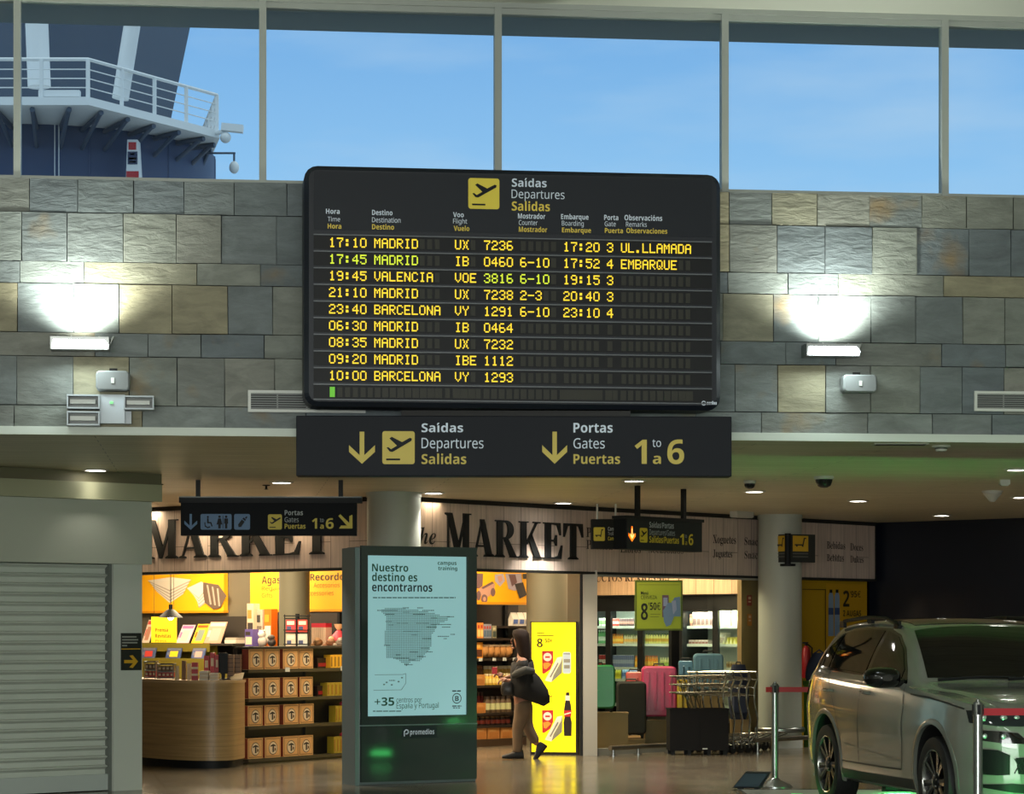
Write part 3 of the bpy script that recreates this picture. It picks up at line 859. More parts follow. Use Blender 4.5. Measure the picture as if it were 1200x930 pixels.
GREYP = M('grey_plastic', (120, 124, 124), 0.5)
def speaker(px0, px1, py0, py1, label):
    t = thing('wall_speaker', label, 'loudspeaker', WALL.world(0), WY, 'loudspeakers on the stone wall')
    a, b = WALL.u(px0), WALL.u(px1); xm = (px0 + px1) / 2
    z0, z1 = WALL.h(xm, py1), WALL.h(xm, py0)
    MB().rbox(a, -0.16, z0, b, -0.03, z1, 0.03).build('speaker_case', GREYP, t, weld=True)
    m = (a + b) / 2
    MB().box(m - 0.012, -0.165, (z0 + z1) / 2 - 0.02, m + 0.012, -0.16, (z0 + z1) / 2 + 0.02).build('badge', WHITE, t)
    MB().box(m - 0.03, -0.03, z0 + 0.02, m + 0.03, FACEY, z1 + 0.03).build('bracket', DARK, t)
speaker(113.5, 152.5, 436.5, 459.5, 'small grey box loudspeaker above the emergency floodlights')
speaker(983, 1022, 441, 461.5, 'small grey box loudspeaker below the lamp right of the departures board')

em = on(WALL, 'emergency_floodlight', 'white emergency floodlight unit with three lamp heads left of the board', 'emergency light')
def wb(mb, px0, py0, px1, py1, y0, y1, mi=0):
    xm = (px0 + px1) / 2
    return mb.box(WALL.u(px0), y0, WALL.h(xm, py1), WALL.u(px1), y1, WALL.h(xm, py0), mi)
EMW = M('emergency_white', (182, 190, 196), 0.5)
wb(wb(MB(), 118, 464, 147, 497.5, -0.14, FACEY), 146, 483, 154.5, 497.5, -0.10, FACEY).build('control_box', EMW, em)
wb(MB(), 129.5, 472, 133.5, 475, -0.145, -0.139).build('status_led', M('status_green', (120, 200, 130), 0.5, emit=0.6), em)
for a, b, c, d in ((80, 464.5, 118, 481), (80, 484, 118, 500.5), (146, 466, 181, 482)):
    hm = MB()
    wb(hm, a, b, c, b + 1.8, -0.19, FACEY); wb(hm, a, d - 1.8, c, d, -0.19, FACEY); wb(hm, a, b + 1.8, a + 1.6, d - 1.8, -0.19, FACEY); wb(hm, c - 1.6, b + 1.8, c, d - 1.8, -0.19, FACEY)
    wb(hm, a + 1.6, b + 1.8, c - 1.6, d - 1.8, -0.10, FACEY, 1)
    h_ = hm.build('lamp_head', [EMW, M('reflector_grey', (112, 116, 112), 0.4)], em)
    wb(MB(), a + 3.5, b + 5.4, c - 5, d - 6, -0.16, -0.10).build('lens', WHITE, h_)

def wall_vent(px0, px1, py0, py1, label, z_ref=None):
    t = on(WALL, 'wall_vent', label, 'air vent', 'air vents low on the stone wall')
    a, b = WALL.u(px0), WALL.u(px1)
    xr = px1 if px0 < 600 else px0
    xr = min(max(px0, 0), 1200) if px0 < 600 else px0
    z0, z1 = WALL.h(xr, py1), WALL.h(xr, py0)
    mb = MB().box(a, -0.05, z0, b, FACEY, z0 + 0.022).box(a, -0.05, z1 - 0.022, b, FACEY, z1).box(a, -0.05, z0 + 0.022, a + 0.022, FACEY, z1 - 0.022).box(b - 0.022, -0.05, z0 + 0.022, b, FACEY, z1 - 0.022)
    mb.build('vent_frame', WHITE, t)
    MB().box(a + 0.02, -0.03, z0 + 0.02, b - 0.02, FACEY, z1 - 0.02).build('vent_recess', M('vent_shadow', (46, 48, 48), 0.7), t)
    mb = MB(); n = 7
    for i in range(n):
        zz = z0 + 0.03 + (z1 - z0 - 0.06) * i / (n - 1)
        mb.box(a + 0.02, -0.046, zz - 0.003, b - 0.02, -0.034, zz + 0.005)
    for f_ in (0.25, 0.5, 0.75):
        mb.box(a + (b - a) * f_ - 0.006, -0.034, z0 + 0.02, a + (b - a) * f_ + 0.006, -0.03, z1 - 0.02)
    mb.build('louvre', M('vent_slats', (132, 136, 134), 0.5), t)
wall_vent(290.5, 428, 457.5, 483, 'white framed louvre vent left of the departures board')
wall_vent(1140, 1278, 458.5, 482, 'white framed louvre vent at the far right of the stone wall')
# pale trim behind the board's lower right corner
# ================================================================== fittings in the lower ceiling
DLW = M('downlight_trim', (190, 188, 178), 0.4)
DLE = M('downlight_lens', (255, 250, 240), 0.4, emit=14.0)
DL = [(112, 550, 'round downlight above the shuttered white stall'), (330, 564.5, 'round downlight between the hanging facilities sign and the gates sign'), (508, 577, 'round downlight beside the corner column of the shop'),
      (660, 588.5, 'round downlight above the word MARKET on the right fascia'), (743, 562.5, 'round downlight beside the hanger rod under the gates sign'), (884, 575.2, 'round downlight right beside a small dark dome camera'),
      (1005.5, 586.2, 'round downlight right of the shop column, midway along the ceiling'), (1103.5, 603.3, 'round downlight farthest back, near the dark navy wall'), (1193, 549.5, 'round downlight at the right edge, nearest the stone wall'), (1197, 582, 'round downlight at the right edge, behind the nearer one')]
for px, py, lab in DL:
    p = gnd(px, py, SOFF)
    t = thing('ceiling_downlight', lab, 'ceiling light', (p.x, p.y, SOFF), 0, 'ceiling downlights')
    MB().lathe([(0.125, 0), (0.125, -0.008), (0.10, -0.014), (0.095, -0.004)], 28, caps=False).build('trim_ring', DLW, t)
    MB().lathe([(0.095, -0.003), (0.093, -0.010), (0.0, -0.012)], 28, caps=False).build('lens', DLE, t)
    l = bpy.data.lights.new('downlight_beam', 'SPOT'); l.energy = 10 if px < 200 else 85 if px == 508 else 250; l.color = (1, 0.94, 0.83); l.spot_size = R(96); l.spot_blend = 0.7; l.shadow_soft_size = 0.09
    o = bpy.data.objects.new('downlight_beam', l); COL.objects.link(o); o.parent = t; o.location = (0, 0, -0.03)
SMOKED = M('smoked_dome', (26, 26, 26), 0.12)
for px, py, r_, lab in ((965.5, 558, 0.085, 'dark dome camera on the ceiling, the larger of two'), (878.5, 563, 0.055, 'small dark dome camera on the ceiling beside a downlight')):
    p = gnd(px, py, SOFF)
    t = thing('dome_camera', lab, 'security camera', (p.x, p.y, SOFF))
    MB().lathe([(r_ * 1.15, 0), (r_ * 1.15, -0.025), (r_, -0.03)], 24, caps=False).build('base_ring', DLW, t)
    MB().lathe([(r_, -0.028), (r_ * 0.95, -0.05), (r_ * 0.75, -0.028 - r_ * 0.75), (r_ * 0.4, -0.028 - r_ * 0.95), (0, -0.028 - r_)], 24, caps=False).build('dome', SMOKED, t)
p = gnd(1163, 575, SOFF)
t = thing('ceiling_speaker', 'pale cone shaped speaker hanging under the ceiling at right', 'speaker', (p.x, p.y, SOFF))
MB().lathe([(0.10, 0), (0.10, -0.035), (0.085, -0.05), (0.03, -0.115), (0, -0.12)], 20, caps=False).build('cone', DLW, t)
MB().lathe([(0.115, 0), (0.115, -0.015), (0.10, -0.016)], 20, caps=False).build('rim', DLW, t)
p = gnd(1177, 562, SOFF)
tag(MB().box(-0.05, -0.05, -0.05, 0.05, 0.05, 0).box(-0.035, -0.035, -0.062, 0.035, 0.035, -0.05).build('ceiling_sensor', DLW, None, (p.x, p.y, SOFF)), 'small square sensor on the ceiling above the cone speaker', 'sensor')
p = gnd(1103, 522, SOFF)
t = thing('smoke_detector', 'flat round smoke detector near the stone wall ledge at right', 'smoke detector', (p.x, p.y, SOFF))
MB().lathe([(0.075, 0), (0.075, -0.012), (0.05, -0.02), (0.045, -0.045), (0.0, -0.05)], 20, caps=False).build('detector_body', DLW, t)
MB().lathe([(0.052, -0.02), (0.052, -0.028)], 20, caps=False).build('sensing_slot', DARK, t)
p0, p1 = gnd(1028, 517.3, SOFF), gnd(1093, 517.3, SOFF)
t = thing('slot_diffuser', 'dark slot diffuser in the ceiling just behind the stone ledge', 'air vent', ((p0.x + p1.x) / 2, p0.y + 0.25, SOFF))
MB().box(-0.22, -0.09, -0.008, 0.22, 0.09, 0).build('slot_frame', DLW, t)
mb = MB()
for i in range(3):
    mb.box(-0.2, -0.07 + i * 0.05, -0.01, 0.2, -0.04 + i * 0.05, -0.008)
mb.build('slot', DARK, t)
for px, py, lab in ((187, 570, 'tiny dark sprinkler head above the shuttered stall'), (312, 571, 'tiny dark sprinkler head left of the hanging sign rod')):
    p = gnd(px, py - 3, SOFF)
    tag(MB().lathe([(0.04, 0), (0.04, -0.008), (0.012, -0.012), (0.012, -0.04), (0.03, -0.045), (0.0, -0.05)], 12, caps=False).build('sprinkler_head', DARK, None, (p.x, p.y, SOFF)), lab, 'sprinkler', 'sprinkler heads')
p = gnd(862, 603, SOFF)
tag(MB().box(-0.17, -0.06, -0.07, 0.17, 0.06, 0).box(-0.16, -0.05, -0.078, 0.16, 0.05, -0.07).build('ceiling_box', DLW, None, (p.x, p.y - 0.9, SOFF), FRT.a), 'pale flat box under the ceiling beside the shop column', 'emergency light')

# ================================================================== hanging facilities sign, left
g = gnd(314, 562, SOFF)
HL = Fr(g.x, g.y, R(1.0))
t = on(HL, 'hanging_sign', 'dark hanging sign with blue toilet symbols and gates arrow, before the left fascia', 'sign')
zt, zm, zb = HL.h(314, 581.7), HL.h(314, 589), HL.h(314, 627.3)
MB().box(HL.u(212), -0.02, zb, HL.u(418), 0.12, zm).build('panel', M('hanging_sign_black', (19, 21, 24), 0.6, spec=0.12), t)
MB().box(HL.u(210), -0.03, zm, HL.u(424), 0.13, zt).box(HL.u(210), -0.035, zt - 0.012, HL.u(424), 0.135, zt, 1).build('top_rail', [BLACK, M('rail_edge', (96, 104, 100), 0.35)], t)
for px in (231.5, 399):
    u = HL.u(px)
    MB().box(u - 0.022, 0.03, zt, u + 0.022, 0.07, SOFF).build('hanger_rod', DARK, t)
bl, wl, yl, pg = MB(), MB(), MB(), MB()
YS = -0.024
bl.frrect(HL, 235, 602, 271.4, 620.4, 2, YS).frrect(HL, 274.4, 602, 293, 620.4, 2, YS).fshape(HL, ARROW, 216, 602, 231, 620.5, YS)
# wheelchair user, woman and man, and a baby's bottle cut dark on the blue
K = 1
def disc(mb, fr, px, py, r, y, mi, n=12):
    c = fr.loc(px, py, y); q = r / (F / fr.o.y)
    mb.flat([(c[0] + q * math.cos(2 * math.pi * i / n), c[1] + q * math.sin(2 * math.pi * i / n)) for i in range(n)], y, mi)
y2 = YS - 0.004
disc(bl, HL, 243.6, 605.5, 1.2, y2, 1)
bl.fpoly(HL, [(242.6, 607), (244.4, 607), (244.6, 611.4), (247.6, 611.4), (249.2, 616.4), (247.8, 616.8), (246.6, 613), (242.8, 613)], y2, 1)
bl.fpoly(HL, [(239.4, 612), (240.6, 611.6), (240.8, 615.4), (243, 617.2), (246, 616.4), (246.6, 617.6), (243.4, 618.8), (240, 616.8)], y2, 1)
for cx in (257.2, 265):
    disc(bl, HL, cx, 605.2, 1.5, y2, 1)
bl.fpoly(HL, [(255.6, 607.2), (258.8, 607.2), (260.6, 614.4), (258.8, 614.4), (258.6, 619), (255.8, 619), (255.6, 614.4), (253.8, 614.4)], y2, 1)
bl.frect(HL, 260.9, 604, 261.6, 619, y2, 1)
bl.fpoly(HL, [(262.8, 607.2), (267.2, 607.2), (267.4, 613.4), (266.4, 613.4), (266.4, 619), (263.6, 619), (263.6, 613.4), (262.6, 613.4)], y2, 1)
bl.fpoly(HL, [(279, 614.4), (283.4, 608.4), (286.6, 611), (282.6, 617.2), (279.6, 617.4)], y2, 1).fpoly(HL, [(284, 607.6), (285.6, 606.2), (288.4, 608.6), (287.2, 610.4)], y2, 1).fpoly(HL, [(287, 606.6), (289, 604.6), (290, 605.6), (288.4, 607.8)], y2, 1)
bl.build('blue_symbols', [DIMBLUE, BLACK], t)
for s, a, b, t0, d, st_ in (('Portas', 333.6, 355, 597.6, 603.4, 'bold'), ('Gates', 333.6, 350, 605.8, 611.6, ''), ('to', 375, 379.4, 606.6, 611.4, '')):
    wl.text(HL, s, a, b, t0, d, st_, YS)
for s, a, b, t0, d, st_ in (('Puertas', 333.6, 358, 613.4, 619.2, 'bold'), ('1', 365.6, 371.6, 607, 619.2, 'heavy'), ('6', 381.8, 391, 607, 619.2, 'heavy'), ('a', 375, 379.4, 613.2, 619.2, 'bold')):
    yl.text(HL, s, a, b, t0, d, st_, YS)
yl.fpoly(HL, [(396.6, 604.4), (398.8, 602.4), (409.4, 612.6), (409.4, 604.6), (413, 602.8), (413, 619), (397.4, 619), (399.6, 615.6), (406.6, 615.6)], YS)
HPALE = M('hanging_sign_pale', (158, 164, 164), 0.5)
HYEL = M('hanging_sign_yellow', (178, 158, 36), 0.5, emit=0.10)
wl.build('white_lettering', HPALE, t); yl.build('yellow_lettering', HYEL, t)
pg.frrect(HL, 314, 602.4, 330.4, 620.2, 2, YS).fshape(HL, PLANE, 314, 602.4, 330.4, 620.2, y2, 1).fshape(HL, PLANELINE, 314, 602.4, 330.4, 620.2, y2, 1)
pg.build('pictogram', [HYEL, BLACK], t)

# ================================================================== hanging gates sign in front of the right fascia
g = gnd(746, 568, SOFF)
HB = Fr(g.x, g.y, R(50))
HB.o = HB.o + HB.ux * HB.u(735)
t = on(HB, 'hanging_gates_sign', 'angled dark hanging sign with amber arrow and gates 1 to 6, before right fascia', 'sign')
zt = HB.h(735, 605); zb = HB.h(735, 643.2); ue = HB.u(823)
MB().box(0, 0, zb, ue, 0.17, zt).build('panel', M('grey_sign_panel', (46, 48, 46), 0.6, spec=0.15), t, bevel=0.005)
MB().box(-0.02, -0.012, zt - 0.02, ue + 0.02, 0.182, zt + 0.012).build('top_rail', DARK, t)
for px in (747, 801):
    u = HB.u(px, 0.08)
    MB().box(u - 0.025, 0.06, zt, u + 0.025, 0.10, SOFF).build('hanger_rod', DARK, t)
MB().box(-0.012, 0.004, zb + 0.004, 0.0, 0.166, zt - 0.02).build('end_cap', BLACK, t)
yl, wl, pg = MB(), MB(), MB()
yl.text(HB, 'Salidas/Puertas', 761, 795.6, 628.6, 636.2, 'bold').text(HB, '1', 797, 801.4, 625.4, 638, 'heavy').text(HB, '6', 807, 812.4, 625.8, 638.4, 'heavy').text(HB, 'a', 803, 805.2, 633, 638.2)
wl.text(HB, 'Saídas/Portas', 761, 789.6, 612, 618.6, 'bold').text(HB, 'Departures/Gates', 761, 791, 620.6, 627, '').text(HB, 'to', 802.6, 805, 625.6, 630)
yl.build('yellow_lettering', HYEL, t); wl.build('white_lettering', HPALE, t)
pg.frrect(HB, 749.6, 618.4, 758.8, 635.4, 1.4).fshape(HB, PLANE, 749.6, 618.4, 758.8, 635.4, -0.007, 1).fshape(HB, PLANELINE, 749.6, 618.4, 758.8, 635.4, -0.007, 1)
pg.build('pictogram', [HYEL, BLACK], t)
am = MB().fshape(HB, ARROW, 736.6, 616.5, 744.8, 634.5)
am.fshape(HB, ARROW, 738.6, 619, 743, 631.5, -0.007, 1)
am.build('amber_arrow', [M('amber_led', (255, 120, 20), 0.5, emit=1.6), M('amber_led_core', (255, 214, 120), 0.5, emit=1.6)], t)

g = gnd(700, 590, SOFF)
HA = Fr(g.x, g.y, R(4))
t = on(HA, 'trolley_sign', 'small dark hanging sign with yellow trolley symbol left of the angled sign', 'sign')
zt, zb = HA.h(710, 608), HA.h(710, 643)
MB().box(HA.u(693.3), 0, zb, HA.u(727.5), 0.12, zt).build('panel', M('trolley_sign_black', (30, 31, 29), 0.6, spec=.15), t, bevel=0.005)
u = HA.u(700.5)
for u in (u, HA.u(722)):
    MB().cyl((u, 0.06, zt), (u, 0.06, SOFF), 0.012).build('hanger_rod', WHITE, t)
pg = MB().frrect(HA, 695.6, 617.6, 708.8, 633.6, 1.4).fshape(HA, TROLLEY, 696, 618, 708.6, 633.6, -0.007, 1)
pg.build('pictogram', [HYEL, BLACK], t)
wl = MB().text(HA, 'Carros', 712.4, 723.6, 617.2, 621.6, 'bold').text(HA, 'Trolleys', 712.4, 723.8, 623, 627).text(HA, 'Carros', 712.4, 723.6, 628.6, 632.8, 'bold', mi=1)
wl.build('lettering', [HPALE, HYEL], t)

# two-faced trolley sign on the column
cz = 33.18 - 0.40
CS = Fr((923.5 - 600) / F * cz, cz, 0.0)
t = thing('trolley_point_sign', 'small V shaped black sign with yellow trolley symbols on the white column', 'sign', (CS.o.x, CS.o.y, 0))
zt, zb = CS.h(923, 625.5), CS.h(923, 658.5)
for nm, ang, side in (('sign_face', R(28), 1), ('sign_face', R(180 - 48), -1)):
    fr = Fr(CS.o.x, CS.o.y, ang)
    mt = Matrix.Rotation(ang, 4, 'Z') if side == 1 else Matrix.Rotation(R(-48), 4, 'Z')
    w_ = 0.42 if side == 1 else 0.25
    mb = MB()
    if side == 1:
        mb.box(0, 0, zb, w_, 0.03, zt, 0, mt)
        q = [(0.07, zb + .14), (0.31, zb + .14), (0.31, zt - .02), (0.07, zt - .02)]
    else:
        mb.box(-w_, 0, zb, 0, 0.03, zt, 0, mt)
        q = [(-0.2, zb + .14), (-0.04, zb + .14), (-0.04, zt - .02), (-0.2, zt - .02)]
    mb.flat(q, -0.004, 1, mt)
    (xa, za), (xb, _z), (_x, zc), _q = q
    mb.flat([(xa + (xb - xa) * p[0], zc + (za - zc) * p[1]) for p in TROLLEY], -0.008, 0, mt)
    for i in range(2):
        mb.flat([(xa, za - 0.035 - i * .04), (xb, za - 0.035 - i * .04), (xb, za - 0.02 - i * .04), (xa, za - 0.02 - i * .04)], -0.004, 2, mt)
    mb.build(nm, [M('column_sign_black', (40, 42, 40), 0.5), M('column_sign_yellow', (198, 158, 40), 0.5), M('column_sign_grey', (92, 94, 88), 0.5)], t)
MB().cyl((0, 0.03, zb - 0.03), (0, 0.03, zt + 0.01), 0.04, n=16).cyl((0, 0.03, zb - 0.05), (0, 0.03, zb - 0.02), 0.1, n=16).box(-0.02, 0.03, zb + 0.1, 0.02, 0.20, zb + 0.2).build('spine', BLACK, t)

# ================================================================== shuttered white stall, left
g = gnd(166.5, 925)
ST = Fr(g.x, g.y, R(41))
STALL = M('stall_paint', (190, 195, 186), 0.6)
t = on(ST, 'shuttered_stall', 'white stall closed by a ribbed roller shutter at the left edge', 'kiosk')
hz = ST.h(133, 660.5)
uL = -3.6; uP = ST.u(133)
MB().box(uP, 0, 0, 0, 0.5, hz).build('pillar', STALL, t)
MB().box(uL, -0.05, hz, ST.u(178, -0.05), 0.6, 2.74).build('header', M('stall_header_paint', (172, 176, 162), 0.6), t)
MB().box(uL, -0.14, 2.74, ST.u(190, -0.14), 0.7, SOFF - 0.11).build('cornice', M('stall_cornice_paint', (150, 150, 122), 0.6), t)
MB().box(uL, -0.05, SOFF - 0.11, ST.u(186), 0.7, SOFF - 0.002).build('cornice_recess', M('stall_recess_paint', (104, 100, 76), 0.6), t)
sh = MB(); n = 22; hb = 0.16
for i in range(n):
    z0 = hb + (hz - hb) * i / n; z1 = hb + (hz - hb) * (i + 1) / n
    ring = [(0.10, z0), (0.10, z0 + 0.045), (0.085, z0 + 0.058), (0.062, z0 + 0.07), (0.062, z1 - 0.012), (0.10, z1)]
    sh.loft([[(uL, y, z) for y, z in ring], [(uP - 0.02, y, z) for y, z in ring]], 0, False, False, False)
sh.build('roller_shutter', M('shutter_grey', (188, 194, 184), 0.5, vary=0.06, vscale=1.5), t)
MB().box(uL, 0.05, 0.01, uP - 0.02, 0.13, hb).build('bottom_bar', M('shutter_bar', (176, 184, 180), 0.45), t)
MB().box(uP - 0.03, 0.03, 0, uP, 0.14, hz).build('guide_rail', M('guide_rail', (104, 110, 104), 0.5), t)
MB().box(uL, 0.16, 0, uP, 0.2, hz).build('inner_panel', DARK, t)
t = on(ST, 'direction_plate', 'small black plate with yellow arrow pointing right on the stall pillar', 'sign')
mb = MB().box(ST.u(141.5), -0.012, ST.h(153, 785), ST.u(165), 0.0, ST.h(153, 741.5))
mb.build('plate', M('plate_black', (30, 31, 30), 0.5), t)
pl = MB()
for i, (a, b) in enumerate(((143, 160), (143, 162), (143, 161), (143, 149))):
    pl.frect(ST, a, 745.2 + i * 3.4, b, 746.8 + i * 3.4, -0.015)
pl.build('small_print', M('plate_print', (150, 152, 146), 0.6), t)
ya = MB().frect(ST, 142, 759.6, 164.6, 760.6, -0.015)
ya.fpoly(ST, [(145.5, 773), (156, 773), (151.5, 768), (155.5, 767.4), (161.8, 774.8), (155.5, 782.4), (151.5, 781.6), (156, 776.8), (145.5, 776.8)], -0.015)
ya.build('arrow', M('plate_yellow', (206, 158, 30), 0.5), t)

# ================================================================== MARKET fascias
def serif_letter(ch):
    H = []
    if ch == 'M':
        H = [[(.10, .0), (.155, .0), (.155, .97), (.10, .97)], [(.0, 1), (.30, 1), (.62, .24), (.53, .0), (.48, .0), (.11, .93), (.0, .96)], [(.48, 0), (.56, 0), (.95, .97), (.88, 1)], [(.80, .0), (1.05, .0), (1.05, 1), (.80, 1)],
             [(.0, .0), (.26, .0), (.26, .035), (.155, .07), (.10, .07), (.0, .035)], [(.70, .0), (1.15, .0), (1.15, .035), (1.05, .08), (.80, .08), (.70, .035)], [(.86, .96), (1.15, .965), (1.15, 1), (.86, 1)]]
        w_ = 1.15
    elif ch == 'A':
        H = [[(.085, .0), (.14, .0), (.47, .95), (.42, .98)], [(.37, 1), (.55, 1), (.92, .0), (.64, .0), (.38, .86)], [(.18, .26), (.70, .26), (.70, .31), (.18, .31)], [(.0, .0), (.24, .0), (.24, .035), (.14, .07), (.085, .07), (.0, .035)], [(.54, .0), (1.0, .0), (1.0, .035), (.92, .08), (.64, .08), (.54, .035)]]
        w_ = 1.0
    elif ch == 'R':
        ring = [(.50 + .35 * math.cos(R(a)), .745 + .255 * math.sin(R(a))) for a in range(90, -91, -12)]
        inn = [(.46 + .13 * math.cos(R(a)), .745 + .20 * math.sin(R(a))) for a in range(-90, 91, 12)]
        H = [[(.08, .0), (.34, .0), (.34, 1), (.08, 1)], [(.30, 1)] + ring + [(.30, .49), (.30, .545)] + inn + [(.30, .945)], [(.40, .50), (.60, .50), (1.0, .0), (.70, .0)], [(.0, .0), (.43, .0), (.43, .035), (.34, .08), (.08, .08), (.0, .035)], [(.0, 1), (.35, 1), (.35, .965), (.0, .965)], [(.66, .0), (1.06, .0), (1.06, .035), (.70, .06)]]
        w_ = 1.06
    elif ch == 'K':
        H = [[(.08, .0), (.34, .0), (.34, 1), (.08, 1)], [(.32, .40), (.38, .37), (.86, .97), (.78, .98)], [(.42, .54), (.56, .70), (1.04, .0), (.74, .0)], [(.0, .0), (.43, .0), (.43, .035), (.34, .08), (.08, .08), (.0, .035)], [(.0, 1), (.43, 1), (.43, .965), (.0, .965)], [(.66, 1), (1.0, 1), (1.0, .965), (.66, .965)], [(.66, .0), (1.10, .0), (1.10, .035), (.70, .06)]]
        w_ = 1.10
    elif ch == 'E':
        H = [[(.08, .0), (.36, .0), (.36, 1), (.08, 1)], [(.0, 1), (.82, 1), (.84, .66), (.79, .66), (.66, .93), (.50, .95), (.0, .965)], [(.30, .475), (.52, .475), (.60, .36), (.65, .36), (.65, .66), (.60, .66), (.52, .53), (.30, .53)], [(.0, .0), (.86, .0), (.92, .38), (.87, .38), (.72, .09), (.55, .05), (.0, .035)]]
        w_ = .92
    else:
        H = [[(.34, .0), (.62, .0), (.62, 1), (.34, 1)], [(.02, 1), (.94, 1), (.97, .62), (.92, .62), (.76, .92), (.62, .945), (.34, .945), (.20, .92), (.05, .62), (.0, .62)], [(.24, .0), (.72, .0), (.72, .035), (.62, .08), (.34, .08), (.24, .035)]]
        w_ = .97
    return H, w_
def market(mb, u0, u1, z0, z1, y0, y1):
    gap = 0.055
    L_ = [serif_letter(c) for c in 'MARKET']
    sc_ = [1.0] + [0.88] * 5
    tot = sum(w_ for _h, w_ in L_) + gap * 5
    kx = (u1 - u0) / tot
    x = u0
    for (H, w_), s_ in zip(L_, sc_):
        for poly in H:
            mb.extr([(x + p[0] * kx, z0 + p[1] * (z1 - z0) * s_) for p in poly], y0, y1)
        x += (w_ + gap) * kx
LETTER = M('black_letter', (22, 25, 27), 0.5)
TRIM = M('fascia_black_trim', (26, 26, 25), 0.5)
zt, zb = SOFF - 0.002, 2.225
f = on(FRT, 'shop_fascia', 'long pale wood fascia with big black MARKET lettering, right of the column', 'shop sign')
ue = FRT.u(1021)
MB().box(-0.02, -0.06, zb, ue, 0.10, zt - 0.05).build('board', FASC, f)
MB().box(-0.02, -0.075, zt - 0.05, ue, 0.10, zt).box(-0.02, -0.07, zb - 0.03, ue, 0.10, zb).box(ue, -0.07, zb - 0.03, ue + 0.02, 0.10, zt).build('black_trim', TRIM, f)
zb_l = FRT.h(668, 655.5); zt_l = FRT.h(518, 600.5)
mb = MB(); market(mb, FRT.u(516.5), FRT.u(678), zb_l, zt_l, -0.08, -0.06)
mb.build('market_lettering', LETTER, f)
mb = MB().text(FRT, 'The', 480, 511, 618, 637, 'serif_italic', y=-0.066)
SM = M('fascia_small_lettering', (58, 50, 48), 0.6)
mb.build('script_lettering', LETTER, f)
mb = MB()
for s, a, b, t0, d in (('Prensa', 687, 718, 618.5, 629.5), ('Prensa', 687, 718, 633, 643.5), ('Libros', 727, 751, 623, 633), ('Libros', 727, 751, 637.5, 647.5), ('Tabaco', 757, 800, 624, 634.5), ('ACCESORIOS', 760, 801, 640, 648), ('Xoguetes', 835.5, 862.5, 627, 636.6), ('Juguetes', 835.5, 858, 644, 652.6),
                    ('Snacks', 872.5, 895, 630, 638.6), ('Snacks', 872.5, 895, 646, 654.5), ('Bebidas', 969, 990.5, 634.5, 643), ('Bebidas', 969, 989, 649.5, 657.5), ('Doces', 996.5, 1011.5, 636.6, 645), ('Dulces', 996.5, 1012, 651, 659)):
    mb.text(FRT, s, a, b, t0, d, 'serif', y=-0.064)
mb.build('small_lettering', SM, f)
f = on(FLT, 'shop_fascia', 'wood fascia with black MARKET letters half hidden by the hanging sign, left of the column', 'shop sign')
ue = FLT.u(120)
MB().box(ue, -0.06, zb, -0.12, 0.10, zt - 0.05).build('board', FASC, f)
MB().box(ue, -0.075, zt - 0.05, -0.12, 0.10, zt).box(ue, -0.07, zb - 0.03, -0.12, 0.10, zb).build('black_trim', TRIM, f)
mb = MB(); market(mb, FLT.u(177.5), FLT.u(394), FLT.h(300, 651.5), FLT.h(185, 609.5), -0.08, -0.06)
mb.build('market_lettering', LETTER, f)

# ================================================================== advertising totem
g = gnd(421.5, 920)
KI = Fr(g.x, g.y, R(29))
t = on(KI, 'advertising_totem', 'tall dark advertising totem with lit pale blue poster standing before the column', 'advertising display')
ue = KI.u(559); zt = KI.h(421.5, 639)
HOUS = M('totem_frame', (58, 70, 66), 0.07, coat=0.3)
MB().box(0, 0.02, 0.0, ue, 0.30, zt - 0.01).build('housing', M('totem_side', (112, 124, 126), 0.35), t, bevel=0.01)
zs = KI.h(490, 848)
fr = MB()
sx0, sx1 = KI.u(430.5), KI.u(546.5)
sz0, sz1 = KI.h(433, 839), KI.h(432, 650.5)
fr.box(0.012, -0.012, sz1, ue - 0.008, 0.02, zt).box(0.012, -0.012, zs, ue - 0.008, 0.02, sz0).box(0.012, -0.012, sz0, sx0, 0.02, sz1).box(sx1, -0.012, sz0, ue - 0.008, 0.02, sz1)
fr.build('screen_frame', HOUS, t)
MB().box(0.012, -0.012, 0.03, ue - 0.008, 0.02, zs - 0.012).build('base_panel', HOUS, t)
MB().box(-0.05, 0.0, 0.0, -0.004, 0.30, zt - 0.02).box(0.0, -0.004, zs - 0.012, ue, 0.01, zs).build('side_trim', M('totem_trim', (150, 166, 172), 0.3, metal=0.6), t)
SCR = M('poster_light_blue', (146, 192, 196), 0.5, emit=0.56)
MB().box(sx0, 0.004, sz0, sx1, 0.012, sz1).build('poster', SCR, t)
KT = M('poster_green_ink', (26, 92, 66), 0.6)
KD = M('poster_dark_ink', (28, 56, 56), 0.6)
KG = M('poster_grey_ink', (86, 128, 130), 0.6)
lt = MB(); y = 0.001
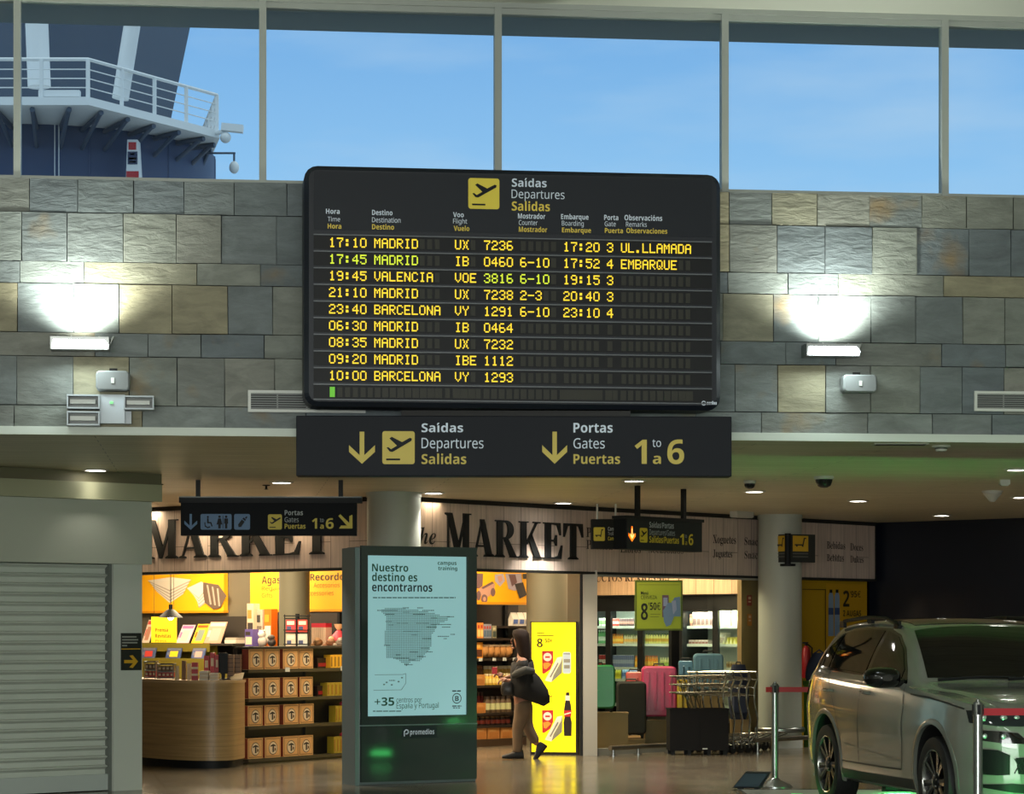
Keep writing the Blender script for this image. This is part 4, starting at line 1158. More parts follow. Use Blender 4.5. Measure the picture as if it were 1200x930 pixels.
# poster pixel positions are measured on the plane of the poster
for s, a, b, t0, d, st_, mi in (('Nuestro', 436, 478.4, 660.6, 669.4, 'bold', 0), ('destino es', 436, 489, 671.4, 680.8, 'bold', 0), ('encontrarnos', 436, 506.6, 683, 692.8, 'heavy', 1), ('campus', 513, 535, 657.2, 661.6, 'heavy', 0), ('training', 513.5, 535.8, 663.6, 667.8, 'heavy', 0),
                               ('+35', 439, 462, 817, 826.6, 'heavy', 0), ('centros por', 464.7, 494.4, 816.8, 822.6, '', 0), ('España y Portugal', 464.7, 514, 823.2, 829.4, '', 0), ('B', 533.4, 537.6, 815.2, 821, 'bold', 1)):
    lt.text(KI, s, a, b, t0, d, st_, y, mi)
lt.frrect(KI, 434, 681.6, 510, 696.6, 7, y, 1, ring=0.011)
def bar(x0, x1, yy, h_, mi, step=None):
    if step is None:
        lt.frect(KI, x0, yy, x1, yy + h_, y, mi)
    else:
        x = x0
        while x < x1:
            w_ = step * (0.5 + 0.8 * rnd.random())
            lt.frect(KI, x, yy, min(x + w_, x1), yy + h_, y, mi); x += w_ + 0.9
bar(437, 534, 699.4, 1.3, 2, 5); bar(437, 471, 832.4, 1.2, 2, 6)
c = KI.loc(535.4, 818, y)
for q0, q1 in ((0.052, 0.044),):
    lt.add([(c[0] + q * math.cos(R(a)), y, c[1] + q * math.sin(R(a))) for q in (q0, q1) for a in range(0, 360, 15)], [(i, (i + 1) % 24, 24 + (i + 1) % 24, 24 + i) for i in range(24)], 1)
bar(530, 541, 808.6, 1.4, 1, 4); bar(530, 541, 826.4, 1.2, 1, 4); bar(531, 540, 828.6, 1.0, 1, 3)
lt.build('poster_lettering', [KT, KD, KG], t)
mp_ = MB()
poly = [(451, 712), (478, 713), (500, 716), (520, 722), (526, 722), (524, 727), (512, 731), (510, 738), (505, 745), (505, 756), (503, 762), (497, 768), (493, 774), (482, 775), (476, 780), (471, 776), (462, 771), (453, 771), (453, 758), (450, 752), (452, 735), (452, 722), (446, 716)]
def inside(x, y_):
    c_ = False
    for (xa, ya), (xb, yb) in zip(poly, poly[1:] + poly[:1]):
        if (ya > y_) != (yb > y_) and x < (xb - xa) * (y_ - ya) / (yb - ya) + xa:
            c_ = not c_
    return c_
def bar2(a, b, yy):
    x = a
    while x < b:
        w_ = 1.0 + 0.9 * rnd.random()
        mp_.frect(KI, x, yy - 0.5, min(x + w_, b), yy + 0.5, y, 1); x += w_ + 0.55
yy = 711.0
while yy < 782:
    xx = 444.0
    while xx < 528:
        if inside(xx, yy):
            mp_.frect(KI, xx - 0.62, yy - 0.62, xx + 0.62, yy + 0.62, y)
        xx += 1.9
    yy += 1.9
for a, b, yy in ((442, 466, 715), (452, 462, 719.5), (472, 480, 717), (472, 479, 712), (489, 496, 712), (484, 498, 719.6), (495, 509, 715), (505, 512, 724), (452, 459, 728), (455, 461, 732), (465, 478, 730), (488, 503, 730), (505, 529, 731.5), (500, 512, 734.5), (518, 528, 734.5), (473, 494, 739.5), (482, 489, 743.6), (495, 505, 748), (450, 457, 756), (493, 503, 759), (480, 490, 763.8), (500, 507, 763.6), (464, 470, 767), (489, 499, 769), (461, 480, 771), (479, 487, 773), (474, 484, 778.6), (513, 526, 745.4), (520, 524, 748), (528, 533, 743), (524, 532, 722.4), (456, 463, 797)):
    bar2(a, b, yy)
for a in ((439, 790, 471, 790.5), (437.6, 808, 470, 808.5), (475.4, 789, 475.9, 800)):
    mp_.frect(KI, *a, y, 0)
mp_.fpoly(KI, [(471, 790), (475.4, 788.6), (475.9, 789), (471.4, 790.5)], y).fpoly(KI, [(475.4, 800), (475.9, 800), (470.4, 808.5), (470, 808)], y)
for a, b in ((449, 801), (452, 798.5), (458, 801.4), (466, 797.6), (470, 793)):
    mp_.frect(KI, a, b, a + 2.2, b + 1.5, y, 0)
mp_.build('dotted_map', [M('poster_map_dots', (104, 142, 142), 0.6), M('poster_map_names', (64, 100, 100), 0.6)], t)
lo = MB().frrect(KI, 471, 850.6, 511.6, 864.2, 1, -0.014).text(KI, 'promedios', 480.6, 509, 854.2, 860.2, 'bold', -0.018, 1)
c = KI.loc(476.4, 857.2, -0.018)
lo.add([(c[0] + q * math.cos(R(a)), -0.018, c[1] + q * math.sin(R(a))) for q in (0.026, 0.014) for a in range(-120, 181, 20)], [(i, i + 1, 17 + i if i + 17 < 32 else 31, 16 + i) for i in range(15)], 1)
lo.box(c[0] - 0.03, -0.018, c[1] - 0.045, c[0] - 0.018, -0.017, c[1] + 0.01, 1)
lo.build('maker_plate', [M('maker_plate_dark', (34, 44, 50), 0.4), PALE], t)
MB().box(0.03, 0.03, 0, ue - 0.03, 0.27, 0.03).build('plinth', DARK, t)
# ================================================================== inside the shop, left half
bkp = shop(5.0, 0)
BK = Fr(bkp.x, bkp.y, R(-42))
PYEL = M('panel_yellow', (240, 172, 22), 0.5)
PEDGE = M('panel_edge', (214, 140, 18), 0.5)
PINK_ = M('panel_ink', (58, 44, 22), 0.6)
PSOFT = M('panel_soft_ink', (150, 104, 24), 0.6)
PAPER = M('newsprint', (206, 196, 180), 0.7)
PAPER2 = M('newsprint_shade', (164, 152, 138), 0.7)
PAPER3 = M('newsprint_brown', (96, 76, 62), 0.7)
t = on(BK, 'newspaper_poster', 'yellow wall panel with pictured newspaper stacks above the magazine rack', 'wall panel')
MB().box(BK.u(150), -0.08, BK.h(217, 717), BK.u(267), -0.0, 2.92).build('panel', PYEL, t)
MB().box(BK.u(150), -0.09, BK.h(217, 718), BK.u(267.4), -0.0, BK.h(217, 715.4)).build('lower_edge', PEDGE, t)
mb = MB()
for i in range(9):
    d = i * 2.0
    sh_ = [(173 + i * 1.2, 680 + d * 0.75), (200 + i * 0.2, 676 + d * .9), (224.5 - i * 1.1, 679 + d), (199, 691 + d * 0.95)]
    mb.fpoly(BK, sh_, -0.084 - 0.0006 * (9 - i), 0 if i % 2 == 0 else 1)
for i in range(8):
    mb.fpoly(BK, [(219 + i * 1.6, 689 + i * 1.6), (236, 681 + i * 1.9), (244, 686 + i * 2.6), (233, 700 + i * 1.7)], -0.084 - 0.0006 * (9 - i), 0 if i % 2 == 0 else 1)
mb.fpoly(BK, [(238, 682), (256, 685), (265.5, 698), (258, 712), (250, 714), (240, 706), (238, 694)], -0.092, 2)
for i in range(3):
    mb.fpoly(BK, [(242 + i * 6, 685 + i * 2), (244 + i * 6, 685.4 + i * 2), (248 + i * 5, 708 + i), (246 + i * 5, 708 + i)], -0.093, 1)
mb.build('newspaper_picture', [PAPER, PAPER2, PAPER3], t)
t = on(BK, 'gifts_poster', 'yellow wall panel reading Recordos and Agasallos on both sides of the round pillar', 'wall panel')
MB().box(BK.u(298), -0.08, BK.h(380, 715.4), BK.u(430), 0.0, 2.92).build('panel', PYEL, t)
MB().box(BK.u(298), -0.09, BK.h(380, 716.4), BK.u(430), 0.0, BK.h(380, 713.6)).build('lower_edge', PEDGE, t)
mb = MB()
mb.text(BK, 'Agasallos', 306.6, 350, 674.6, 683.4, 'bold', -0.084).text(BK, 'Recordos', 363.4, 408.6, 671.6, 679.6, 'bold', -0.084)
mb.text(BK, 'Regalos', 306.6, 334, 686.4, 691.4, '', -0.084, 1).text(BK, 'Gifts', 306.6, 319.5, 694.8, 699.8, '', -0.084, 1).text(BK, 'Accesorios', 367.4, 398, 682.6, 688.2, '', -0.084, 1).text(BK, 'Accessories', 357, 391, 692, 697.4, '', -0.084, 1)
mb.build('lettering', [PINK_, PSOFT], t)

# pendant lamp
pz = 33.0; pxw = (200 - 600) / F * pz
t = thing('pendant_lamp', 'black cone pendant lamp hanging before the newspaper panel', 'pendant lamp', (pxw, pz, SOFF))
zb_ = HC + (YH - 723.4) / F * pz - SOFF
MB().cyl((0, 0, zb_ + 0.15), (0, 0, 0), 0.006, n=6).build('cord', BLACK, t)
MB().lathe([(0.025, zb_ + 0.17), (0.025, zb_ + 0.11), (0.06, zb_ + 0.095), (0.16, zb_), (0.155, zb_), (0.05, zb_ + 0.085)], 24, caps=False).build('lamp_shade', BLACK, t)
MB().ball((0, 0, zb_ + 0.01), 0.042).build('bulb', M('warm_bulb', (255, 240, 200), 0.4, emit=8), t)
l = bpy.data.lights.new('pendant_glow', 'POINT'); l.energy = 9; l.color = WARM; l.shadow_soft_size = 0.05
o = bpy.data.objects.new('pendant_glow', l); COL.objects.link(o); o.parent = t; o.location = (0, 0, zb_ - 0.06)

# magazine rack along the back wall
MR = Fr(shop(4.5, 0).x, shop(4.5, 0).y, R(-42))
OLIVE = M('rack_olive', (108, 97, 26), 0.6)
RACKD = M('rack_dark', (44, 38, 32), 0.6)
t = on(MR, 'magazine_rack', 'olive green magazine rack along the back wall under the newspaper panel', 'rack')
ua, ub = MR.u(150), MR.u(273)
zsh = MR.h(210, 753.5); z2 = MR.h(210, 771)
MB().box(ua, 0.42, 0, ub, 0.48, MR.h(210, 722)).build('back_panel', RACKD, t)
MB().box(ua, 0.0, zsh - 0.03, ub, 0.42, zsh).build('upper_shelf', RACKD, t)
MB().box(ua, -0.02, zsh - 0.12, MR.u(246), 0.0, zsh + 0.005).build('shelf_lip', OLIVE, t)
MB().box(ua, 0.12, z2, MR.u(246), 0.15, zsh - 0.03).box(ua, -0.1, 0, ub, 0.42, z2).build('lower_bin', OLIVE, t)
rm_ = random.Random(5)
MAGC = [(196, 150, 140), (214, 206, 196), (222, 120, 150), (226, 190, 40), (172, 120, 96), (186, 176, 160), (70, 90, 130), (180, 60, 50), (120, 130, 120)]
def magazine(fr, x0, x1, zbase, zt_, y, col, name, label, group, lean=0.12, acc=None, cat='magazine'):
    mb = MB()
    ring0 = [(x0, y, zbase), (x1, y, zbase), (x1, y + 0.012, zbase), (x0, y + 0.012, zbase)]
    ring1 = [(x0, y + lean, zt_), (x1, y + lean, zt_), (x1, y + lean + 0.012, zt_), (x0, y + lean + 0.012, zt_)]
    mb.loft([ring0, ring1], 0, True, True, False)
    def q(a0, b0, a1, b1, mi):
        P = lambda a, b: (x0 + (x1 - x0) * a, y + lean * b - 0.002, zbase + (zt_ - zbase) * b)
        mb.add([P(a0, b0), P(a1, b0), P(a1, b1), P(a0, b1)], [(0, 1, 2, 3)], mi)
    q(.06, .80, .94, .95, 1); q(.25, .12, .8, .7, 2); q(.08, .3, .22, .6, 1)
    c2 = acc or rm_.choice(MAGC)
    ms = [M('cover_%d_%d_%d' % c, c, 0.35) for c in (col, c2, rm_.choice(MAGC))]
    o = mb.build(name, ms, None, (fr.o.x, fr.o.y, 0), fr.a)
    return tag(o, label, cat, group)
GMAG = 'magazines standing on the rack'
for px0, px1, py0, col, acc, lab in ((166, 174, 726, (206, 186, 170), (190, 70, 60), 'pale magazine left of the yellow press sign, at the stall pillar'), (206, 220.5, 732, (206, 170, 180), (226, 90, 140), 'pink magazine just right of the yellow press sign'),
                                (224, 237.5, 731, (232, 190, 48), (196, 80, 30), 'yellow magazine on the rack, right of the pink one'), (238.5, 258, 728.4, (176, 140, 120), (206, 190, 176), 'wide brownish magazine at the right end of the rack')):
    magazine(MR, MR.u(px0, 0.12), MR.u(px1, 0.12), zsh + .002, MR.h(px0, py0, 0.2), 0.12, col, 'magazine', lab, GMAG, 0.14, acc)
tag(MB().box(MR.u(259.5), 0.06, zsh + .002, MR.u(272.5), 0.36, zsh + 0.05).box(MR.u(259), 0.08, zsh + 0.05, MR.u(272), 0.34, zsh + 0.085, 1).build('magazine_stack', [PAPER, PAPER2], None, (MR.o.x, MR.o.y, 0), MR.a), 'flat stack of pale papers at the right end of the rack', 'magazine stack')
for px0, px1, col, lab in ((170, 186, (70, 84, 116), 'blue magazine in the olive bin, leftmost of three'), (199, 216, (60, 76, 120), 'blue magazine in the middle of the olive bin'), (229, 244, (76, 90, 130), 'blue magazine in the olive bin, rightmost of three')):
    magazine(MR, MR.u(px0), MR.u(px1), z2 + .002, z2 + 0.15, -0.085, col, 'magazine', lab, 'magazines in the olive bin', 0.04, (110, 110, 120))
# press sign
PS = Fr(shop(3.9, 0).x, shop(3.9, 0).y, R(-42))
t = on(PS, 'press_sign', 'bright yellow hanging card reading Prensa Revistas under the pendant lamp', 'sign')
z0, z1 = PS.h(191, 752.6), PS.h(191, 722.4)
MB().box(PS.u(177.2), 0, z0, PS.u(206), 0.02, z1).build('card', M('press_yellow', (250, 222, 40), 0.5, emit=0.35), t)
MB().text(PS, 'Prensa', 182, 197, 735.6, 739.8, 'bold').text(PS, 'Revistas', 182, 200.4, 742.6, 746.8, 'bold').text(PS, 'Press', 182, 195, 749, 752).build('lettering', PSOFT, t)
MB().cyl((PS.u(180), 0.01, z1), (PS.u(180), 0.01, SOFF), 0.003, n=5).cyl((PS.u(203), 0.01, z1), (PS.u(203), 0.01, SOFF), 0.003, n=5).build('hanging_wire', DARK, t)

# ------------------------------------------------------------------ rounded counter
pts = [gnd(*p) for p in ((140, 892.6), (170, 896.2), (200, 898.8), (228, 900), (250, 900.2), (266, 899.8), (276, 899), (282, 897.8), (285.4, 897), (287, 896.4))]
zc = 0.965
back = [pts[0] + Vector((0.05, 0.95, 0)), pts[-1] + Vector((-0.72, 0.15, 0))]
ct = thing('service_counter', 'wood clad shop counter with rounded end beside the gondola of kraft boxes', 'counter', (pts[4].x, pts[4].y, 0))
off = Vector((pts[4].x, pts[4].y, 0))
def counter_ring(z, push=0.0):
    r_ = []
    for i, p in enumerate(pts):
        d = (pts[min(i + 1, len(pts) - 1)] - pts[max(i - 1, 0)]).normalized()
        q = p + Vector((d.y, -d.x, 0)) * push - off
        r_.append((q.x, q.y, z))
    for q in (back[-1] - off, back[0] - off):
        r_.append((q.x, q.y, z))
    return r_
CW = plank_material('counter_wood', (166, 136, 90), (162, 132, 86), 0.12, 0.42, mort=.86)
# boards run level round the curve: use height as the row direction
n_ = CW.node_tree
for lk in list(n_.links):
    if lk.to_node.type == 'COMBXYZ':
        n_.links.remove(lk)
cx_ = [x for x in n_.nodes if x.type == 'COMBXYZ'][0]; sx_ = [x for x in n_.nodes if x.type == 'SEPXYZ'][0]
n_.links.new(sx_.outputs[0], cx_.inputs[0]); n_.links.new(sx_.outputs[2], cx_.inputs[1])
MB().loft([counter_ring(0.085), counter_ring(zc - 0.03)], 0, True, True, True).build('front', CW, ct)
MB().loft([counter_ring(0.0, -0.02), counter_ring(0.085, -0.02)], 0, True, True, True).build('plinth', BLACK, ct)
MB().loft([counter_ring(zc - 0.03, 0.012), counter_ring(zc, 0.012)], 0, True, True, True).build('counter_top', M('counter_top_pale', (190, 160, 118), 0.4), ct)

def at_counter(px, dy):
    """a point on the counter top, dy metres behind its front edge"""
    for p, q in zip(pts, pts[1:]):
        if p.x / p.y * F + 600 <= px <= q.x / q.y * F + 600:
            f_ = (px - (p.x / p.y * F + 600)) / ((q.x - p.x) / 1 * 0 + (q.x / q.y - p.x / p.y) * F)
            s = p.lerp(q, f_)
            y_ = s.y + dy
            return Vector(((px - 600) / F * y_, y_, zc))
PX = 106.0
def chalk(px0, px1, py, dy):
    a = at_counter((px0 + px1) / 2, dy)
    w_ = (px1 - px0) / F * a.y
    h_ = (YH - py) / F * a.y + HC - zc
    return a, w_, h_
def topbox(name, px0, px1, py, dy, d, mats, label, cat, fn=None, group=None):
    a, w_, h_ = chalk(px0, px1, py, dy)
    mb = MB()
    if fn:
        fn(mb, w_, d, h_)
    else:
        mb.box(-w_ / 2, 0, 0, w_ / 2, d, h_)
    return tag(mb.build(name, mats, None, a), label, cat, group)
REDP = M('red_pack', (176, 40, 44), 0.45); BROWNP = M('brown_pack', (122, 92, 66), 0.6); CREAM = M('cream_pack', (214, 196, 164), 0.6)
# point of sale monitor seen from behind
a, w_, h_ = chalk(256.5, 267, 764.5, 0.35)
t = thing('till_monitor', 'black till monitor seen from behind on the counter', 'monitor', a, R(12))
MB().rbox(-w_ / 2, 0, 0.07, w_ / 2, 0.04, h_, 0.012).build('screen_back', BLACK, t, weld=True)
MB().box(-0.02, 0.01, 0.01, 0.02, 0.03, 0.12).build('stand', BLACK, t)
MB().lathe([(0.09, 0), (0.09, 0.012), (0.03, 0.018)], 16).build('base', BLACK, t)
def wire_stand(mb, w_, d, h_):
    for x in (-w_ / 2, w_ / 2):
        for y in (0, d):
            mb.cyl((x, y, 0), (x, y, h_), 0.006, n=6)
    for z in (0.02, h_ * 0.5, h_ * 0.96):
        mb.tube([(-w_ / 2, 0, z), (w_ / 2, 0, z), (w_ / 2, d, z), (-w_ / 2, d, z), (-w_ / 2, 0, z)], 0.005, 5)
        mb.box(-w_ / 2, 0, z - 0.01, w_ / 2, d, z - 0.004)
def stand_with(name, px0, px1, py, label):
    a, w_, h_ = chalk(px0, px1, py, 0.25)
    t = thing(name, label, 'display stand', a)
    mb = MB(); wire_stand(mb, w_, 0.22, h_); mb.build('wire_frame', STEEL, t)
    return t, a, w_, h_
for (px0, px1, py, lab), goods in (((169, 182, 774, 'small wire display stand at the left end of the counter'), 3), ((184, 203, 777, 'wire display stand with brown packs in the middle of the counter'), 4)):
    t, a, w_, h_ = stand_with('wire_stand', px0, px1, py, lab)
    for lev, z in enumerate((0.026, h_ * 0.5 + 0.006)):
        for i in range(goods):
            x = a.x - w_ / 2 + w_ * (i + 0.5) / goods
            bw = w_ / goods * 0.8
            mb = MB().box(-bw / 2, 0, 0, bw / 2, 0.12, h_ * 0.30).box(-bw * .35, -0.003, h_ * .08, bw * .35, 0, h_ * .22, 1)
            tag(mb.build('snack_pack', [BROWNP if lev else REDP, CREAM], None, (x, a.y + 0.05, zc + z)), '%s snack pack, %s from left on the %s level of the %s wire stand' % ('brown' if lev else 'red', ORD[i], 'upper' if lev else 'lower', 'left' if goods == 3 else 'middle'), 'snack pack', '%s packs on the %s wire stand' % ('brown' if lev else 'red', 'left' if goods == 3 else 'middle'))
topbox('candy_tin', 205.5, 210, 780, 0.2, 0.08, [CREAM], 'small cream tin right of the middle wire stand', 'tin', lambda mb, w_, d, h_: mb.lathe([(w_ / 2, 0), (w_ / 2, h_ * .8), (w_ * .42, h_ * .85), (w_ * .42, h_), (0.001, h_)], 14))
topbox('leaflet_box', 213, 217.5, 774, 0.3, 0.06, [BROWNP], 'narrow upright brown box on the counter beside the tin', 'box')
topbox('leaflet_box', 219, 223.6, 777, 0.3, 0.06, [CREAM], 'narrow upright cream box left of the red striped tube', 'box')
topbox('red_tube', 224.5, 231.6, 776, 0.22, 0.08, [REDP, CREAM], 'red and cream striped upright pack on the counter', 'pack', lambda mb, w_, d, h_: [mb.box(-w_ / 2, 0, h_ * i / 8, w_ / 2, 0.06, h_ * (i + 1) / 8, i % 3 == 2 and 1 or 0) for i in range(8)])
for i, (px0, px1, py, lab) in enumerate(((233, 244, 786, 'low stack of white receipts and papers, left of two on the counter'), (245, 255.5, 788, 'low stack of white papers beside the till monitor'))):
    topbox('paper_stack', px0, px1, py, 0.2, 0.2, [M('paper_white', (220, 210, 190), 0.6), CREAM], lab, 'papers', lambda mb, w_, d, h_: [mb.box(-w_ / 2 + 0.004 * (k % 3), 0.01 * (k % 2), h_ * k / 5, w_ / 2 - 0.005 * (k % 2), d, h_ * (k + 1) / 5 - 0.002, k % 2) for k in range(5)])
for i, (px0, px1, py) in enumerate(((239, 245, 768), (246, 251.5, 764.5), (252, 256.5, 767))):
    topbox('red_sweet_box', px0, px1, py, 0.55, 0.1, [REDP, CREAM], '%s red sweet box left of the till monitor' % ('left', 'middle', 'right')[i], 'box', lambda mb, w_, d, h_: mb.box(-w_ / 2, 0, 0, w_ / 2, d, h_).box(-w_ * .3, -0.003, h_ * .5, w_ * .3, 0, h_ * .8, 1), 'red sweet boxes on the counter')
for i in range(2):
    topbox('brown_carton', 266 + i * 8.2, 273.6 + i * 8.2, 766, 0.36, 0.2, [BROWNP, M('carton_band', (84, 60, 44), 0.6)], '%s brown ribbed carton at the right end of the counter' % ('left', 'right')[i], 'carton', lambda mb, w_, d, h_: [mb.box(-w_ / 2, 0, h_ * k / 6, w_ / 2, d, h_ * (k + 1) / 6 - 0.008) for k in range(6)] and mb.box(-w_ / 2 + .004, .004, 0, w_ / 2 - .004, d - .004, h_ - .01, 1), 'brown cartons on the counter')
topbox('charity_flyer', 269, 284, 789, 0.15, 0.2, [CREAM], 'sheaf of cream flyers lying at the right end of the counter', 'papers', lambda mb, w_, d, h_: mb.add([(-w_ / 2, 0, 0), (w_ / 2, 0.0, 0.0), (w_ / 2, d, h_), (-w_ / 2, d, h_ * .7), (-w_ / 2, 0, .01), (w_ / 2, 0.0, .012), (w_ / 2, d, h_ + .01), (-w_ / 2, d, h_ * .7 + .01)], [(3, 2, 1, 0), (4, 5, 6, 7), (0, 1, 5, 4), (1, 2, 6, 5), (2, 3, 7, 6), (3, 0, 4, 7)]))

# ------------------------------------------------------------------ gondola with kraft gift boxes
g0 = gnd(290.5, 896); g1 = gnd(418, 885.5)
GO = Fr(g0.x, g0.y, R(57))
GL = GO.u(423)
GOND = M('gondola_metal', (46, 42, 34), 0.45); GLIP = M('gondola_lip', (66, 60, 44), 0.4)
t = on(GO, 'shop_gondola', 'dark metal shelving gondola of kraft gift boxes right of the counter', 'shelving')
MB().box(0, -0.0, 0, GL, 0.22, GO.h(300, 889) - 0.04).build('base', GLIP, t)
MB().box(0, 0.20, 0.05, GL, 0.22, GO.h(290, 757) - 0.02).build('back_panel', GOND, t)
shz = [GO.h(300, y_) for y_ in (784.5, 818.5, 850.8, 889.0)]
for i, z in enumerate(shz):
    MB().box(0, 0.0, z - 0.03, GL, 0.20, z).box(0, -0.012, z - 0.035, GL, 0.0, z + 0.004, 1).build('shelf', [GOND, GLIP], t)
mb = MB()
for u in (0.01, GO.u(371), GL - 0.03):
    mb.box(u, 0.165, 0.05, u + 0.035, 0.20, GO.h(290, 757) - .03)
mb.build('upright', GOND, t)
mb = MB().box(0, 0.0, GO.h(290, 757) - 0.03, GL, 0.22, GO.h(290, 757) - 0.005)
mb.build('top_shelf', GOND, t)
tg = MB()
for px in (333, 398):
    tg.box(GO.u(px), -0.02, shz[0] - 0.03, GO.u(px + 5), -0.012, shz[0] + 0.02)
tg.build('price_tag', WHITE, t)
KRAFT = M('kraft_card', (226, 176, 112), 0.65, vary=0.05, vscale=9); KRED = M('kraft_red_side', (140, 60, 42), 0.6); KPRINT = M('kraft_print', (110, 76, 44), 0.7); KOVAL = M('kraft_oval', (226, 208, 176), 0.65); KINK = M('kraft_ink', (44, 36, 28), 0.6)
def kraft_mesh(w_, d, h_):
    mb = MB().box(0, 0, 0, w_, d, h_)
    mb.box(-0.004, 0.004, 0.003, 0.0, d - .004, h_ - .003, 1)
    fr_ = 0.014
    def ln(x0, z0, x1, z1, mi=2, y=-0.002):
        mb.flat([(x0, z0), (x1, z0), (x1, z1), (x0, z1)], y, mi)
    for a_ in ((fr_, fr_, w_ - fr_, fr_ + .006), (fr_, h_ - fr_ - .006, w_ - fr_, h_ - fr_), (fr_, fr_, fr_ + .006, h_ - fr_), (w_ - fr_ - .006, fr_, w_ - fr_, h_ - fr_)):
        ln(*a_)
    cx, cz = w_ / 2, h_ * .47
    def ov(k, mi, y):
        mb.flat([(cx + w_ * .28 * k * math.cos(2 * math.pi * i / 20), cz + h_ * .33 * k * math.sin(2 * math.pi * i / 20)) for i in range(20)], y, mi)
    ov(1.0, 4, -0.0025); ov(0.9, 3, -0.0035)
    # dark mark: bent hook on a stem
    mb.flat([(cx - .012, cz - h_ * .2), (cx + .014, cz - h_ * .2), (cx + .014, cz + h_ * .10), (cx + .05, cz + h_ * .06), (cx + .044, cz + h_ * .14), (cx + .0, cz + h_ * .20), (cx - .05, cz + h_ * .12), (cx - .046, cz + h_ * .06), (cx - .012, cz + h_ * .1)], -0.0045, 4)
    mb.flat([(cx + .02, cz - h_ * .16), (cx + .05, cz - h_ * .12), (cx + .05, cz - h_ * .02), (cx + .026, cz + h_ * .02)], -0.0045, 2)
    return mb.mesh('gift_box', [KRAFT, KRED, KPRINT, KOVAL, KINK])
rowy = [(760.5, 784.5), (795, 818.5), (826.5, 850.8), (864.5, 889)]
cols = [(292, 309.5), (311.5, 329.5), (333, 350.5), (352, 368.5)]
cm_ = {}
for r_, (ya, yb) in enumerate(rowy):
    for c_, (xa, xb) in enumerate(cols):
        u0, u1 = GO.u(xa, 0.02) + rm_.random() * .012, GO.u(xb, 0.02)
        h_ = GO.h(300, ya, .02) - GO.h(300, yb, .02)
        key = (c_)
        if key not in cm_:
            cm_[key] = kraft_mesh(u1 - u0, 0.10, 0.232)
        o = bpy.data.objects.new('gift_box', cm_[key]); COL.objects.link(o)
        p = GO.world(u0, 0.03 + rm_.random() * 0.02, 0); o.location = (p.x, p.y, shz[r_] + 0.001); o.rotation_euler = (0, 0, GO.a + R(rm_.uniform(-2, 2)))
        tag(o, 'kraft gift box with dark oval mark, %s shelf from the top, %s from the left' % (ORD[r_], ORD[c_]), 'gift box', 'kraft gift boxes on the gondola')
# second row of boxes standing deeper on the shelves
YB = M('yellow_carton', (232, 178, 44), 0.5); YB2 = M('yellow_carton_spine', (150, 112, 30), 0.5); GSP = M('green_yellow_spine', (166, 146, 40), 0.5)
for r_, (ya, yb, pxa) in enumerate(((768.5, 782, 385), (798.5, 812, 381), (828, 845, 391), (860.5, 878, 389))):
    n = 8
    ua, ub = GO.u(pxa, 0.05), GO.u(418, 0.05)
    h_ = GO.h(395, ya, .05) - GO.h(395, yb, .05) + 0.02
    wd = (ub - ua) / n
    me = MB().box(0, 0, 0, wd * .93, 0.10, h_).box(wd * .1, -0.002, h_ * .12, wd * .5, 0, h_ * .85, 1).mesh('sweet_carton', [YB if r_ in (0,) else GSP, YB2])
    me2 = MB().box(0, 0, 0, wd * .93, 0.10, h_).box(wd * .3, -0.002, h_ * .3, wd * .6, 0, h_ * .7, 1).mesh('sweet_carton', [YB, M('yellow_carton_mark', (190, 120, 30), 0.5)])
    for i in range(n):
        o = bpy.data.objects.new('sweet_carton', me2 if (i >= n - 3) else me); COL.objects.link(o)
        p = GO.world(ua + wd * i, 0.02, 0); o.location = (p.x, p.y, shz[r_] + 0.001); o.rotation_euler = (0, 0, GO.a)
        tag(o, '%s upright sweet carton on the %s gondola shelf from the top, %s from left' % ('bright yellow' if (r_ == 0 or i >= n - 3) else 'olive yellow', ORD[r_], ORD[i]), 'carton', '%s cartons on the %s gondola shelf' % ('bright yellow' if (r_ == 0 or i >= n - 3) else 'olive yellow', ORD[r_]))
REDB = M('red_bag', (190, 36, 60), 0.5)
def bag_mesh(w_, d, h_, mats, seed):
    q = random.Random(seed); mb = MB(); rings = []
    for i in range(7):
        f_ = i / 6; k_ = math.sin(math.pi * (0.12 + 0.76 * f_)) ** 0.6
        rings.append([(w_ / 2 * k_ * math.cos(2 * math.pi * j / 12) * (1 + q.uniform(-.1, .1)), d / 2 * k_ * math.sin(2 * math.pi * j / 12), h_ * f_) for j in range(12)])
    mb.loft(rings, 0, True, True, True)
    mb.ball((0, -d * .42, h_ * .5), (w_ * .25, d * .12, h_ * .2), 8, 6, 1)
    return mb.mesh('sweet_bag', mats)
rb = bag_mesh(.22, .12, .11, [REDB, CREAM], 3)
for r_, lab in ((2, 'red sweet bag on top of the cartons on the third gondola shelf'), (3, 'red sweet bag on top of the cartons on the lowest gondola shelf')):
    o = bpy.data.objects.new('sweet_bag', rb); COL.objects.link(o)
    p = GO.world(GO.u(402, .1), 0.075, 0); o.location = (p.x, p.y, shz[r_] + 0.185); o.rotation_euler = (0, 0, GO.a); tag(o, lab, 'bag')
    o['group'] = 'red sweet bags on the gondola'
    o.scale = (.8, .8, 0.55)
# cartons seen behind, upper part of the shelves
for r_, lab in ((0, 'first'), (1, 'second')):
    mb = MB().box(0, 0, 0, .20, .08, .12).box(.02, -.003, .02, .22, 0, .06, 1)
    o = mb.build('dark_chocolate_box', [M('choc_dark', (48, 36, 30), 0.4), REDP], None)
    p = GO.world(GO.u(371, .1), 0.09, 0); o.location = (p.x, p.y, shz[r_] + 0.001); o.rotation_euler = (0, 0, GO.a)
    tag(o, 'dark chocolate box between kraft boxes and yellow cartons, %s gondola shelf' % lab, 'box', 'dark chocolate boxes')

